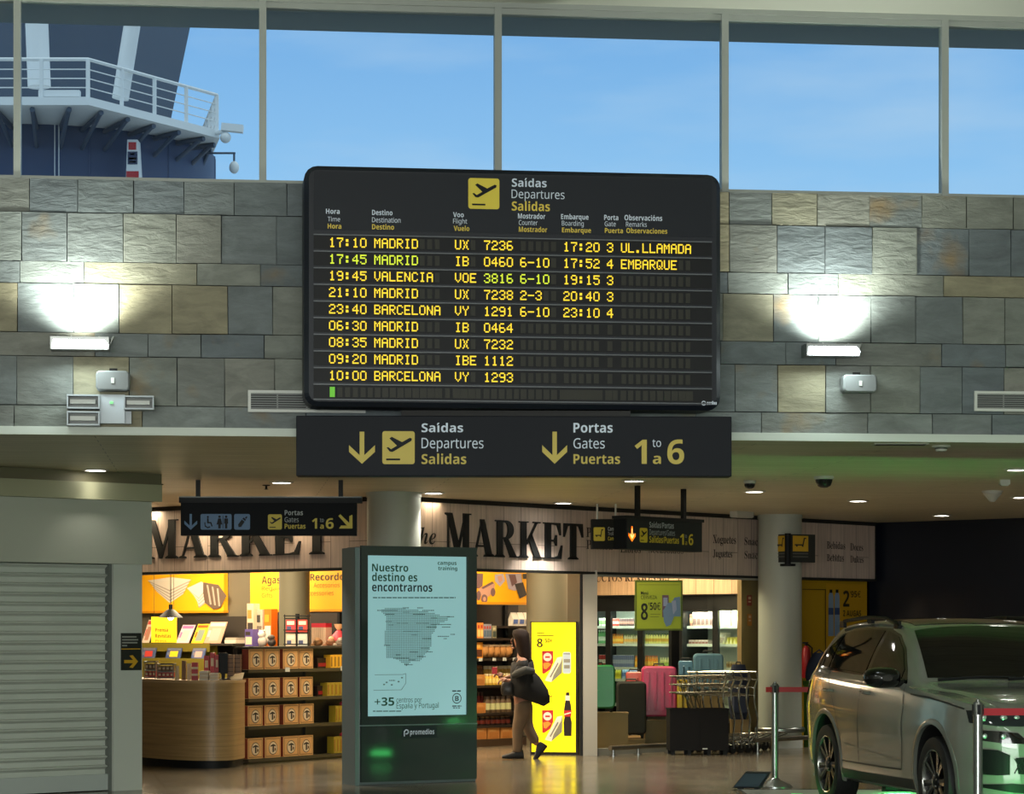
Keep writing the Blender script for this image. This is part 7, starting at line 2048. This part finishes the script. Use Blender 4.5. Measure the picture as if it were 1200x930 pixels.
bo = bpy.data.objects.new('body', new_me); COL.objects.link(bo); bo.parent = car

def hit(o_, d):
    loc_, nor, *_ = BV.ray_cast(Vector(o_), Vector(d).normalized())
    if loc_ is None:
        loc_, nor, *_ = BV.find_nearest(Vector(o_) + Vector(d).normalized() * 2)
    if nor.dot(Vector(d)) > 0:
        nor = -nor
    return loc_, nor
def patch(mb, upper, lower, cast, off, mi=0, m=6, dens=8, thick=False):
    """surface laid on the body between two outlines; cast(a, b) gives a ray"""
    def resamp(pl):
        n_ = dens * (len(pl) - 1)
        r_ = []
        for i in range(n_ + 1):
            t_ = i / n_ * (len(pl) - 1); k_ = min(int(t_), len(pl) - 2); f_ = t_ - k_
            r_.append((pl[k_][0] + (pl[k_ + 1][0] - pl[k_][0]) * f_, pl[k_][1] + (pl[k_ + 1][1] - pl[k_][1]) * f_))
        return r_
    U, D = resamp(upper), resamp(lower)
    n_ = len(U); vs = []
    for j in range(m + 1):
        for i in range(n_):
            a = D[i][0] + (U[i][0] - D[i][0]) * j / m; b = D[i][1] + (U[i][1] - D[i][1]) * j / m
            loc_, nor = hit(*cast(a, b))
            vs.append(loc_ + nor * off)
    fs = []
    for j in range(m):
        for i in range(n_ - 1):
            q = (j * n_ + i, j * n_ + i + 1, (j + 1) * n_ + i + 1, (j + 1) * n_ + i)
            nn = (vs[q[1]] - vs[q[0]]).cross(vs[q[3]] - vs[q[0]])
            d = Vector(cast(0, 0)[1])
            fs.append(q if nn.dot(d) < 0 else tuple(reversed(q)))
    mb.add(vs, fs, mi, True)
    return mb
side = lambda s_: (lambda x, z: ((x, s_ * 2.0, z), (0, -s_, 0)))
front = lambda y, z: ((5.0, y, z), (-1, 0, 0))
topc = lambda x, y: ((x, y, 3.0), (0, 0, -1))
GL_ = M('car_glass', (18, 20, 18), 0.04, spec=.7); GB_ = M('car_gloss_black', (12, 12, 13), 0.1, coat=.6); SEAM = M('car_seam', (30, 32, 30), .6); CLAD = M('car_dark_cladding', (36, 37, 36), .6)
for s_ in (-1, 1):
    sd = side(s_)
    dlo = MB()
    up = [(-.60, 1.205), (-.45, 1.36), (-.28, 1.465), (.0, 1.515), (.5, 1.53), (.95, 1.515), (1.25, 1.465), (1.50, 1.36), (1.78, 1.18), (1.90, 1.085)]
    lo_ = [(-.60, 1.195), (-.45, 1.178), (-.28, 1.168), (.0, 1.155), (.5, 1.135), (.95, 1.118), (1.25, 1.105), (1.50, 1.095), (1.78, 1.085), (1.90, 1.075)]
    patch(dlo, up, lo_, sd, .003, m=8, dens=6)
    dlo.build('window_surround', GB_, car)
    for nm, U_, L_ in (('quarter_window', [(-.56, 1.21), (-.44, 1.345), (-.30, 1.435), (-.22, 1.46)], [(-.56, 1.205), (-.44, 1.195), (-.30, 1.188), (-.14, 1.182)]),
                       ('rear_door_window', [(-.17, 1.475), (.0, 1.493), (.45, 1.508), (.82, 1.50)], [(-.09, 1.18), (.1, 1.17), (.45, 1.157), (.86, 1.14)]),
                       ('front_door_window', [(.92, 1.495), (1.22, 1.45), (1.46, 1.35), (1.72, 1.185)], [(.96, 1.135), (1.22, 1.125), (1.46, 1.118), (1.74, 1.108)])):
        patch(MB(), U_, L_, sd, .007, m=6, dens=6).build(nm, GL_, car)
    sm = MB()
    def seam(pts_, w_=.006):
        patch(sm, [(x + (w_ if i_v else 0), z + (0 if i_v else w_)) for x, z, i_v in pts_], [(x - (w_ if i_v else 0), z - (0 if i_v else w_)) for x, z, i_v in pts_], sd, .002, m=1, dens=6)
    for pl_ in ([(.89, 1.12, 1), (.90, .8, 1), (.89, .40, 1)], [(1.92, 1.06, 1), (1.98, .9, 1), (1.98, .62, 1), (1.94, .40, 1)], [(-.06, 1.16, 1), (.10, 1.0, 1), (.30, .82, 1), (.42, .62, 1), (.44, .40, 1)], [(.44, .40, 0), (1.2, .395, 0), (1.94, .40, 0)]):
        seam(pl_)
    # bonnet shut line runs from the windscreen foot to the headlamp
    seam([(2.10, 1.0, 0), (2.5, .985, 0), (2.9, .95, 0), (3.15, .915, 0)])
    sm.build('door_seam', SEAM, car)
    cl_ = MB()
    patch(cl_, [(.42, .335), (1.2, .33), (2.22, .335)], [(.42, .225), (1.2, .222), (2.22, .225)], sd, .006, m=3, dens=8)
    cl_.build('sill_cladding', CLAD, car)
    cr_ = MB()
    patch(cr_, [(-.35, .985), (.4, .965), (1.2, .94), (2.05, .915)], [(-.35, .970), (.4, .950), (1.2, .925), (2.05, .900)], sd, .008, m=2, dens=8)
    patch(cr_, [(.50, .555), (1.0, .52), (1.9, .47)], [(.50, .535), (1.0, .50), (1.9, .45)], sd, .010, m=2, dens=8)
    cr_.build('body_crease', MATS['car_grey'], car)
    for x in (0.0, 2.64):
        ar = MB(); ra = []
        for i in range(33):
            a = R(-20 + 220 * i / 32)
            pts_ = []
            for rr_, oo in ((.408, -.02), (.408, .007), (.43, .009), (.452, .003), (.456, -.02)):
                px_, pz_ = x + rr_ * math.cos(a), .375 + rr_ * math.sin(a)
                loc_, nor = hit((px_, s_ * 2, max(pz_, .26)), (0, -s_, 0))
                pts_.append((px_, loc_.y + s_ * oo if abs(loc_.y) > .75 else s_ * (.88 + oo), pz_))
            ra.append(pts_)
        ar.loft(ra, 0, True, True, True)
        ar.build('wheel_arch', M('car_arch_grey', (104, 108, 100), .35, coat=.3), car)
    for x in (.10, 1.06):
        hd = MB()
        loc_, nor = hit((x, s_ * 2, .99), (0, -s_, 0))
        hd.tube([(x - .10, loc_.y + s_ * .004, .99), (x - .07, loc_.y + s_ * .035, .99), (x + .07, loc_.y + s_ * .035, .987), (x + .10, loc_.y + s_ * .004, .985)], .013, 8)
        hd.build('door_handle', MATS['car_grey'], car)
    # mirror
    mr = MB()
    mm = Matrix.Translation(Vector((1.80, s_ * 1.01, 1.125)))
    rg = []
    for i, (xx, k_) in enumerate(((-.075, .82), (-.06, .98), (0, 1.0), (.05, .88), (.09, .6), (.11, .3))):
        rg.append([(xx, .15 * k_ * math.copysign(abs(math.cos(2 * math.pi * j / 20)) ** .75, math.cos(2 * math.pi * j / 20)), .085 * k_ * math.copysign(abs(math.sin(2 * math.pi * j / 20)) ** .8, math.sin(2 * math.pi * j / 20))) for j in range(20)])
    mr.loft(rg, 0, True, True, True, mm)
    mr.tube([(1.80, s_ * .80, 1.09), (1.80, s_ * .93, 1.075)], [.035, .03], 8)
    mr.build('wing_mirror', GB_, car)
    rl_ = MB().tube([(-.50, s_ * .60, 1.545), (-.36, s_ * .605, 1.585), (.2, s_ * .615, 1.612), (.75, s_ * .62, 1.602), (1.02, s_ * .625, 1.565), (1.14, s_ * .63, 1.53)], [.014, .017, .017, .017, .017, .016], 8)
    for x, z in ((-.40, 1.545), (.35, 1.58), (1.02, 1.535)):
        rl_.cbox((x, s_ * .612, z + .01), (.10, .03, .06))
    rl_.build('roof_rail', BLACK, car)
    hl = MB()
    patch(hl, [(s_ * .835, .905), (s_ * .70, .905), (s_ * .52, .885), (s_ * .42, .875)], [(s_ * .835, .815), (s_ * .70, .795), (s_ * .52, .79), (s_ * .42, .80)], front, .008, m=4, dens=5)
    h_o = hl.build('headlamp', M('headlamp_dark', (30, 36, 42), .06, coat=1), car)
    le = MB()
    for yy, rr_ in ((.77, .034), (.64, .03), (.54, .024)):
        loc_, nor = hit((5, s_ * yy, .852), (-1, 0, 0))
        le.mark(); le.ball(loc_ + nor * .006, (rr_ * .6, rr_, rr_ * .8), 12, 8)
    le.build('headlamp_lens', M('lamp_lens', (200, 206, 206), .08, metal=.6), h_o)
    fl = MB(); patch(fl, [(s_ * .82, .765), (s_ * .70, .76), (s_ * .56, .745)], [(s_ * .80, .69), (s_ * .68, .672), (s_ * .47, .665)], front, .008, m=3, dens=5)
    f_o = fl.build('fog_lamp', GB_, car)
    le = MB()
    for yy in (.77, .66):
        loc_, nor = hit((5, s_ * yy, .72), (-1, 0, 0)); le.ball(loc_ + nor * .008, (.012, .024, .02), 10, 6)
    le.build('fog_lens', MATS['lamp_lens'], f_o)
    iv = MB(); patch(iv, [(s_ * .81, .63), (s_ * .70, .62), (s_ * .62, .585)], [(s_ * .82, .44), (s_ * .70, .435), (s_ * .62, .44)], front, .010, m=3, dens=5); iv.build('side_intake', BLACK, car)
    lp_ = MB(); patch(lp_, [(s_ * .80, .365), (s_ * .6, .375), (s_ * .36, .36), (s_ * .27, .335)], [(s_ * .80, .345), (s_ * .6, .31), (s_ * .36, .30), (s_ * .27, .325)], front, .010, m=3, dens=5); lp_.build('lower_intake', BLACK, car)
    tl = MB(); patch(tl, [(s_ * .86, 1.06), (s_ * .7, 1.06), (s_ * .5, 1.04)], [(s_ * .86, .93), (s_ * .7, .94), (s_ * .5, .96)], lambda y, z: ((-4.0, y, z), (1, 0, 0)), .008, m=3, dens=5); tl.build('tail_lamp', M('tail_red', (150, 24, 24), .1, coat=1), car)
ws = MB()
patch(ws, [(1.37, -.59), (1.34, -.3), (1.33, 0), (1.34, .3), (1.37, .59)], [(2.07, -.735), (2.11, -.37), (2.13, 0), (2.11, .37), (2.07, .735)], topc, .005, m=10, dens=6)
ws.build('windscreen', GL_, car)
wp = MB()
for a, b in (((2.16, -.68), (2.12, -.02)), ((2.17, -.10), (2.13, .52))):
    p0, n0 = hit((a[0], a[1], 3), (0, 0, -1)); p1, n1 = hit((b[0], b[1], 3), (0, 0, -1))
    wp.tube([p0 + n0 * .02, p0.lerp(p1, .5) + n0 * .03, p1 + n1 * .02], [.014, .01, .007], 6)
wp.build('wiper', BLACK, car)
rp_ = MB(); patch(rp_, [(-.36, -.52), (-.36, 0), (-.36, .52)], [(1.22, -.53), (1.24, 0), (1.22, .53)], topc, .004, m=12, dens=8)
rp_.build('roof_panel', GB_, car)
rw = MB(); patch(rw, [(-.60, 1.45), (0, 1.46), (.60, 1.45)], [(-.62, 1.12), (0, 1.10), (.62, 1.12)], lambda y, z: ((-4.0, y, z), (1, 0, 0)), .006, m=5, dens=6)
rw.build('rear_window', GL_, car)
gr = MB()
patch(gr, [(-.42, .865), (-.2, .885), (0, .89), (.2, .885), (.42, .865)], [(-.30, .655), (-.2, .635), (0, .63), (.2, .635), (.30, .655)], front, .008, m=5, dens=5)
g_o = gr.build('grille', BLACK, car)
gf = MB()
for i in range(-9, 10):
    yy = i * .036
    z0_, z1_ = .66, .86 - abs(yy) * .02
    p0, n0 = hit((5, yy * .92, z0_), (-1, 0, 0)); p1, n1 = hit((5, yy, z1_), (-1, 0, 0))
    gf.tube([p0 + n0 * .014, p1 + n1 * .014], .006, 5)
gf.build('grille_bar', GB_, g_o)
fr_ = MB()
ring_ = []
for yy, zz in ((-.44, .875), (-.2, .898), (0, .903), (.2, .898), (.44, .875), (.31, .645), (.2, .622), (0, .617), (-.2, .622), (-.31, .645), (-.44, .875)):
    p0, n0 = hit((5, yy, zz), (-1, 0, 0)); ring_.append(p0 + n0 * .012)
fr_.tube(ring_, .010, 6).build('grille_frame', M('grille_chrome', (120, 122, 122), .2, metal=.9), g_o)
mi_ = MB(); patch(mi_, [(-.58, .565), (0, .575), (.58, .565)], [(-.56, .445), (0, .44), (.56, .445)], front, .010, m=4, dens=10)
m_o = mi_.build('lower_grille', BLACK, car)
ms = MB()
for i in range(-13, 14):
    for k_ in (-1, 1):
        p0, n0 = hit((5, i * .043 - k_ * .03, .45), (-1, 0, 0)); p1, n1 = hit((5, i * .043 + k_ * .03, .56), (-1, 0, 0))
        ms.tube([p0 + n0 * .014, p1 + n1 * .014], .004, 4)
ms.build('mesh_insert', M('mesh_dark', (40, 44, 42), .3), m_o)
bp_, bn_ = hit((5, 0, .76), (-1, 0, 0))
MB().ball(bp_ + bn_ * .012, (.012, .045, .045), 16, 8).build('badge', CHROME, car)
# wheels
TY = M('tyre_rubber', (20, 20, 20), .65); RIMD = M('rim_dark', (24, 25, 26), .3, metal=.6); RIMS = M('rim_silver', (150, 150, 146), .22, metal=.9)
def wheel():
    ty = MB().lathe([(.235, -.10), (.30, -.112), (.335, -.10), (.344, -.075), (.345, 0), (.344, .075), (.335, .10), (.30, .112), (.235, .10)], 56, caps=False)
    for k_ in range(4):
        ty.lathe([(.3455, -.06 + k_ * .04 - .004), (.347, -.06 + k_ * .04), (.3455, -.06 + k_ * .04 + .004)], 56, caps=False)
    rim = MB().lathe([(.238, -.098), (.246, -.104), (.236, -.10), (.225, -.06), (.215, .06), (.235, .10)], 56, caps=False)
    rim.lathe([(.215, .02), (.0, .03)], 40, mi=1, caps=False)
    sp2 = MB()
    for i in range(5):
        for dd in (-1, 1):
            a = 2 * math.pi * i / 5 + dd * .16; b = 2 * math.pi * i / 5 + dd * .26
            c0 = Vector((.05 * math.cos(a), .05 * math.sin(a), -.075)); c1 = Vector((.235 * math.cos(b), .235 * math.sin(b), -.092))
            d = (c1 - c0); n_ = Vector((-d.y, d.x, 0)).normalized()
            w0, w1 = .022, .026
            vs = [c0 - n_ * w0, c0 + n_ * w0, c1 + n_ * w1, c1 - n_ * w1]
            vs = vs + [v + Vector((0, 0, .04)) for v in vs]
            sp2.add(vs, [(0, 3, 2, 1), (4, 5, 6, 7), (0, 1, 5, 4), (1, 2, 6, 5), (2, 3, 7, 6), (3, 0, 4, 7)], 0)
            sp2.add([c0 - n_ * w0 * .2 + Vector((0, 0, -.002)), c0 + n_ * w0 + Vector((0, 0, -.002)), c1 + n_ * w1 + Vector((0, 0, -.002)), c1 + n_ * w1 * .1 + Vector((0, 0, -.002))], [(0, 3, 2, 1)], 1)
    hub = MB().lathe([(.0, -.10), (.03, -.098), (.062, -.085), (.066, -.05)], 24, caps=False)
    for i in range(5):
        a = 2 * math.pi * (i + .5) / 5
        hub.cyl((.045 * math.cos(a), .045 * math.sin(a), -.095), (.045 * math.cos(a), .045 * math.sin(a), -.08), .008, n=8, mi=1)
    return ty.mesh('tyre', TY), rim.mesh('rim', [RIMS, RIMD]), sp2.mesh('spokes', [RIMD, RIMS]), hub.mesh('hub', [RIMD, CHROME])
wm = wheel()
wb_ = [0]
for x in (0.0, 2.64):
    for s_ in (-1, 1):
        par = None
        for nm, me in zip(('wheel', 'rim', 'spokes', 'hub'), wm):
            o = bpy.data.objects.new(nm, me); COL.objects.link(o)
            if par is None:
                o.parent = car; o.location = (x, s_ * .80, .345); o.rotation_euler = (R(90) * (-s_), 0.0, R(0)); par = o
                o.rotation_euler = (R(90 if s_ > 0 else -90), 0, 0)
            else:
                o.parent = par
                o.rotation_euler = (0, 0, .25)

# ================================================================== the walking person
PZ = 30.15
px0_ = (611 - 600) / F * PZ
KS = PZ / F
per = thing('person', 'person walking left in black top and taupe trousers carrying a draped black jacket', 'person', (px0_, PZ, 0), 0)
FLOORY = YH + HC / KS
def J(px, py, y=0.0):
    return Vector(((px - 611) * KS, y, max((FLOORY - py) * KS, 0.0)))
SKIN = M('skin', (150, 104, 82), .55)
def skin(name, chains, mat, parent, sub=2, ring=None):
    """chains: lists of (point, radius or (rx, ry)); the first point of later chains joins the nearest earlier vertex"""
    vs, es, rs = [], [], []
    for ch in chains:
        prev = None
        for i, (p, r_) in enumerate(ch):
            p = Vector(p)
            j = None
            if i == 0 and vs:
                j = min(range(len(vs)), key=lambda q: (vs[q] - p).length)
                if (vs[j] - p).length > .03:
                    j = None
            if j is None:
                vs.append(p); rs.append(r_ if isinstance(r_, tuple) else (r_, r_)); j = len(vs) - 1
            if prev is not None:
                es.append((prev, j))
            prev = j
    me = bpy.data.meshes.new(name)
    me.from_pydata([tuple(v) for v in vs], es, [])
    me.materials.append(mat)
    o = bpy.data.objects.new(name, me); COL.objects.link(o); o.parent = parent
    md = o.modifiers.new('skin', 'SKIN'); md.use_smooth_shade = True
    for i, sv in enumerate(me.skin_vertices[0].data):
        sv.radius = rs[i]; sv.use_root = (i == 0)
    o.modifiers.new('sub', 'SUBSURF').levels = sub
    o.modifiers['sub'].render_levels = sub
    return o
hip = J(614, 824); waist = J(612.5, 805); chest = J(612.5, 786); neckb = J(611.5, 768.5); neck = J(611, 762); head0 = J(608.4, 755.5); head1 = J(608.0, 747)
NS = -.16   # the near shoulder is on the camera side
shn = J(613, 773.5, -.165); shf = J(611.5, 773, .165)
eln = J(616, 794.5, -.20); wrn = J(596, 797.5, -.19)
elf = J(603, 793, .16); wrf = J(589.5, 795, .02)
knf = J(606.5, 852, -.08); anf = J(606.5, 879.5, -.08)
knb = J(617, 850, .08); anb = J(630, 873.5, .09)
hand_n = J(589.5, 796, -.17); hand_f = J(585, 791, .0)
body = skin('body', [
    [(hip, (.105, .14)), (waist, (.10, .125)), (chest, (.108, .145)), (neckb, (.06, .07)), (neck, .042), (head0, (.060, .056)), (head1, (.088, .074)), (J(608.3, 741.5), (.062, .052))],
    [(chest, .1), (shn, .052), (eln, .042), (wrn, .027), (hand_n, (.030, .018))],
    [(chest, .1), (shf, .052), (elf, .042), (wrf, .027), (hand_f, (.030, .018))],
    [(hip, .1), (J(611.5, 833, -.08), .085), (knf, .055), (J(607.5, 864, -.08), .05), (anf, .036)],
    [(hip, .1), (J(615, 833, .08), .085), (knb, .055), (J(624, 862, .085), .05), (anb, .036)],
], SKIN, per)
# face: nose, brow, lips, ear on the profile facing left
fc = MB()
fx = lambda px, py, y=0.0: J(px, py, y)
fc.loft([[fx(599.8, 749, -.008), fx(599.8, 749, .008), fx(600.6, 746.5, 0)], [fx(597.6, 752.6, -.012), fx(597.6, 752.6, .012), fx(598.2, 751, 0)], [fx(600.2, 753.6, -.012), fx(600.2, 753.6, .012), fx(600.0, 752, 0)]], 0, True, True, True)
for sgn in (-1, 1):
    fc.ball(fx(600.8, 749, sgn * .03), (.004, .008, .005), 8, 6, 1)
    fc.ball(fx(609.5, 751.5, sgn * .076), (.016, .010, .026), 10, 6, 0)
fc.ball(fx(599.9, 755.4), (.007, .016, .004), 8, 6, 2); fc.ball(fx(600.1, 756.5), (.007, .015, .004), 8, 6, 2)
fc.ball(fx(601.2, 759.2), (.018, .022, .014), 10, 6, 0)
fc.build('face', [SKIN, M('eye_dark', (28, 22, 20), .3), M('lip', (172, 108, 90), .5)], per)
# hands with fingers: the far one grips a red packet, the near one hangs relaxed over the bag handle
def fingers(base, dirv, upv, side_, curl, L_=.075):
    d = Vector(dirv).normalized(); n_ = Vector(upv).normalized(); s = Vector(side_).normalized()
    mb = MB()
    for i, k_ in enumerate((.92, 1.0, .95, .78)):
        p0 = Vector(base) + s * (.028 - .019 * i) * 1.0
        ln = L_ * k_
        p1 = p0 + d * ln * .42 - n_ * curl * ln * .10
        p2 = p1 + (d * .75 - n_ * curl).normalized() * ln * .32
        p3 = p2 + (d * .25 - n_ * curl * 1.2).normalized() * ln * .26
        mb.tube([p0, p1, p2, p3], [.0095, .009, .008, .006], 8)
    t0 = Vector(base) - d * .045 + s * .030
    mb.tube([t0, t0 + s * .022 + d * .02 - n_ * .012, t0 + s * .02 + d * .048 - n_ * .028], [.012, .010, .007], 8)
    mb.ball(Vector(base) - d * .02, (.045, .040, .024), 10, 8)
    return mb
fingers(hand_f + Vector((-.01, 0, .012)), (-1, -.1, .15), (0, 0, 1), (0, -1, 0), .8).build('hand', SKIN, per)
fingers(hand_n + Vector((-.012, 0, -.0)), (-1, 0, -.25), (0, 0, 1), (0, -1, 0), .9).build('hand', SKIN, per)
TOP = M('black_top', (26, 25, 25), .85); TRO = M('taupe_trousers', (112, 92, 72), .85, vary=.06, vscale=12); HAIR = M('dark_hair', (34, 22, 16), .75, vary=.25, vscale=25, stretch=(8, 8, 1), spec=.2); SHOE = M('shoe_black', (30, 30, 34), .6); JKT = M('black_jacket', (22, 22, 22), .9)
skin('top', [[(J(613.5, 822), (.122, .158)), (J(612.5, 806), (.118, .145)), (J(612.5, 788), (.125, .162)), (J(612, 776), (.105, .155)), (J(611.5, 768), (.075, .085))],
             [(J(612.5, 788), .1), (J(613, 774, -.165), .064), (J(614.6, 785, -.195), .060)], [(J(612.5, 788), .1), (J(611.5, 773.5, .165), .064), (J(607, 784, .175), .060)]], TOP, per)
skin('trousers', [[(J(613.5, 816), (.118, .150)), (J(613.5, 826), (.122, .155)), (J(611.5, 836, -.08), (.098, .092)), (J(606.5, 853, -.08), .072), (J(607, 866, -.08), .068), (J(606.5, 878.5, -.08), .062), (J(606.5, 881, -.08), .060)],
                  [(J(613.5, 826), .1), (J(615.5, 836, .08), (.098, .092)), (J(617.5, 851, .08), .072), (J(624, 863, .085), .066), (J(629.4, 871.5, .09), .060)]], TRO, per)
hr = MB()
rg = []
for px_, py_, rx, ry in ((609.2, 736.6, .020, .02), (609.4, 738.2, .080, .066), (610.2, 742, .100, .100), (611.3, 747, .096, .110), (612.4, 753, .088, .110), (613.4, 760, .084, .110), (614.6, 767, .074, .112), (615.8, 773, .062, .108), (617, 778, .045, .09), (617.6, 781, .02, .05)):
    c = J(px_, py_)
    rg.append([(c.x + rx * math.cos(2 * math.pi * j / 24), c.y + ry * math.sin(2 * math.pi * j / 24), c.z) for j in range(24)])
hr.loft(list(reversed(rg)), 0, True, True, True)
hr.build('hair', HAIR, per)
def shoe(ankle, ang):
    mt = Matrix.Translation(ankle) @ Matrix.Rotation(ang, 4, 'Y')
    mb = MB(); rg = []
    for x_, w_, z0_, z1_ in ((.075, .020, -.085, -.03), (.065, .036, -.09, .015), (.02, .042, -.09, .035), (-.05, .042, -.09, -.005), (-.11, .046, -.09, -.030), (-.16, .040, -.088, -.042), (-.185, .020, -.085, -.055)):
        rg.append([(x_, w_ * math.cos(2 * math.pi * j / 16), (z0_ + z1_) / 2 + (z1_ - z0_) / 2 * math.copysign(abs(math.sin(2 * math.pi * j / 16)) ** .7, math.sin(2 * math.pi * j / 16))) for j in range(16)])
    mb.loft(rg, 0, True, True, True, mt)
    rs_ = [[(x_, w_ * 1.04 * math.cos(2 * math.pi * j / 16), z_) for j in range(16)] for (x_, w_), z_ in zip(((.078, .022), (.065, .038), (-.05, .044), (-.12, .048), (-.165, .042), (-.19, .022)), (-.088,) * 6)]
    return mb
s1 = shoe(J(606.5, 879.5, -.08) + Vector((0, 0, .0)), 0.0)
s1.build('shoe', SHOE, per)
s2 = shoe(J(630.5, 875.0, .09), R(-52))
s2.build('shoe', SHOE, per)
# jacket draped over the arm, hanging behind
jk = MB(); rg = []
prof = [(612, 780, .06, .05), (613.5, 786, .12, .09), (615, 793, .17, .11), (617, 801, .205, .12), (619, 808, .235, .125), (620.5, 814, .245, .12), (621.5, 818.5, .225, .11), (620, 820.5, .17, .09)]
for i, (px_, py_, rx, ry) in enumerate(prof):
    c = J(px_, py_, -.17)
    rg.append([(c.x + rx * (1 + .05 * math.sin(5 * 2 * math.pi * j / 30 + i)) * math.cos(2 * math.pi * j / 30), c.y + ry * (1 + .10 * math.sin(4 * 2 * math.pi * j / 30 + i * .7)) * math.sin(2 * math.pi * j / 30), c.z + .02 * math.cos(2 * math.pi * j / 30) * (-1 if i > 4 else 0) * (i - 4)) for j in range(30)])
jk.loft(list(reversed(rg)), 0, True, True, True)
jk.build('jacket', JKT, per)
MB().tube([J(625, 786, -.24), J(616, 784.5, -.30), J(606, 788.5, -.30), J(601, 791, -.27)], [.035, .05, .045, .03], 12).build('jacket_sleeve', M('jacket_lining', (66, 66, 62), .85), per)
# handbag held in the near hand
hbg = thing('handbag', 'dark handbag held at the waist of the walking person', 'handbag', (per.location.x, PZ, 0))
bgm = MB(); rg = []
for f_, k_ in ((0, .7), (.12, .95), (.5, 1.0), (.85, .92), (1, .7)):
    c = J(594.5, 814 - 15.5 * f_, -.22)
    rg.append([(c.x + .075 * k_ * math.copysign(abs(math.cos(2 * math.pi * j / 20)) ** .6, math.cos(2 * math.pi * j / 20)), c.y + .05 * k_ * math.copysign(abs(math.sin(2 * math.pi * j / 20)) ** .6, math.sin(2 * math.pi * j / 20)), c.z) for j in range(20)])
bgm.loft(rg, 0, True, True, True); bgm.build('body', M('bag_leather', (34, 32, 32), .4), hbg)
MB().tube([J(590, 799, -.22), J(589.5, 796.4, -.20), J(592, 795.2, -.19), J(597, 796, -.20), J(598.5, 799, -.22)], .008, 8).build('strap', DARK, hbg)
rp = MB().box(-.03, -.05, -.02, .03, .05, .06).box(-.032, -.03, 0, -.03, .03, .04, 1)
c = hand_f + Vector((-.055, -.0, .035))
tag(rp.build('red_packet', [REDP, CREAM], None, (c.x + per.location.x, c.y + PZ, c.z)), 'small red packet held in the hand of the walking person', 'packet')
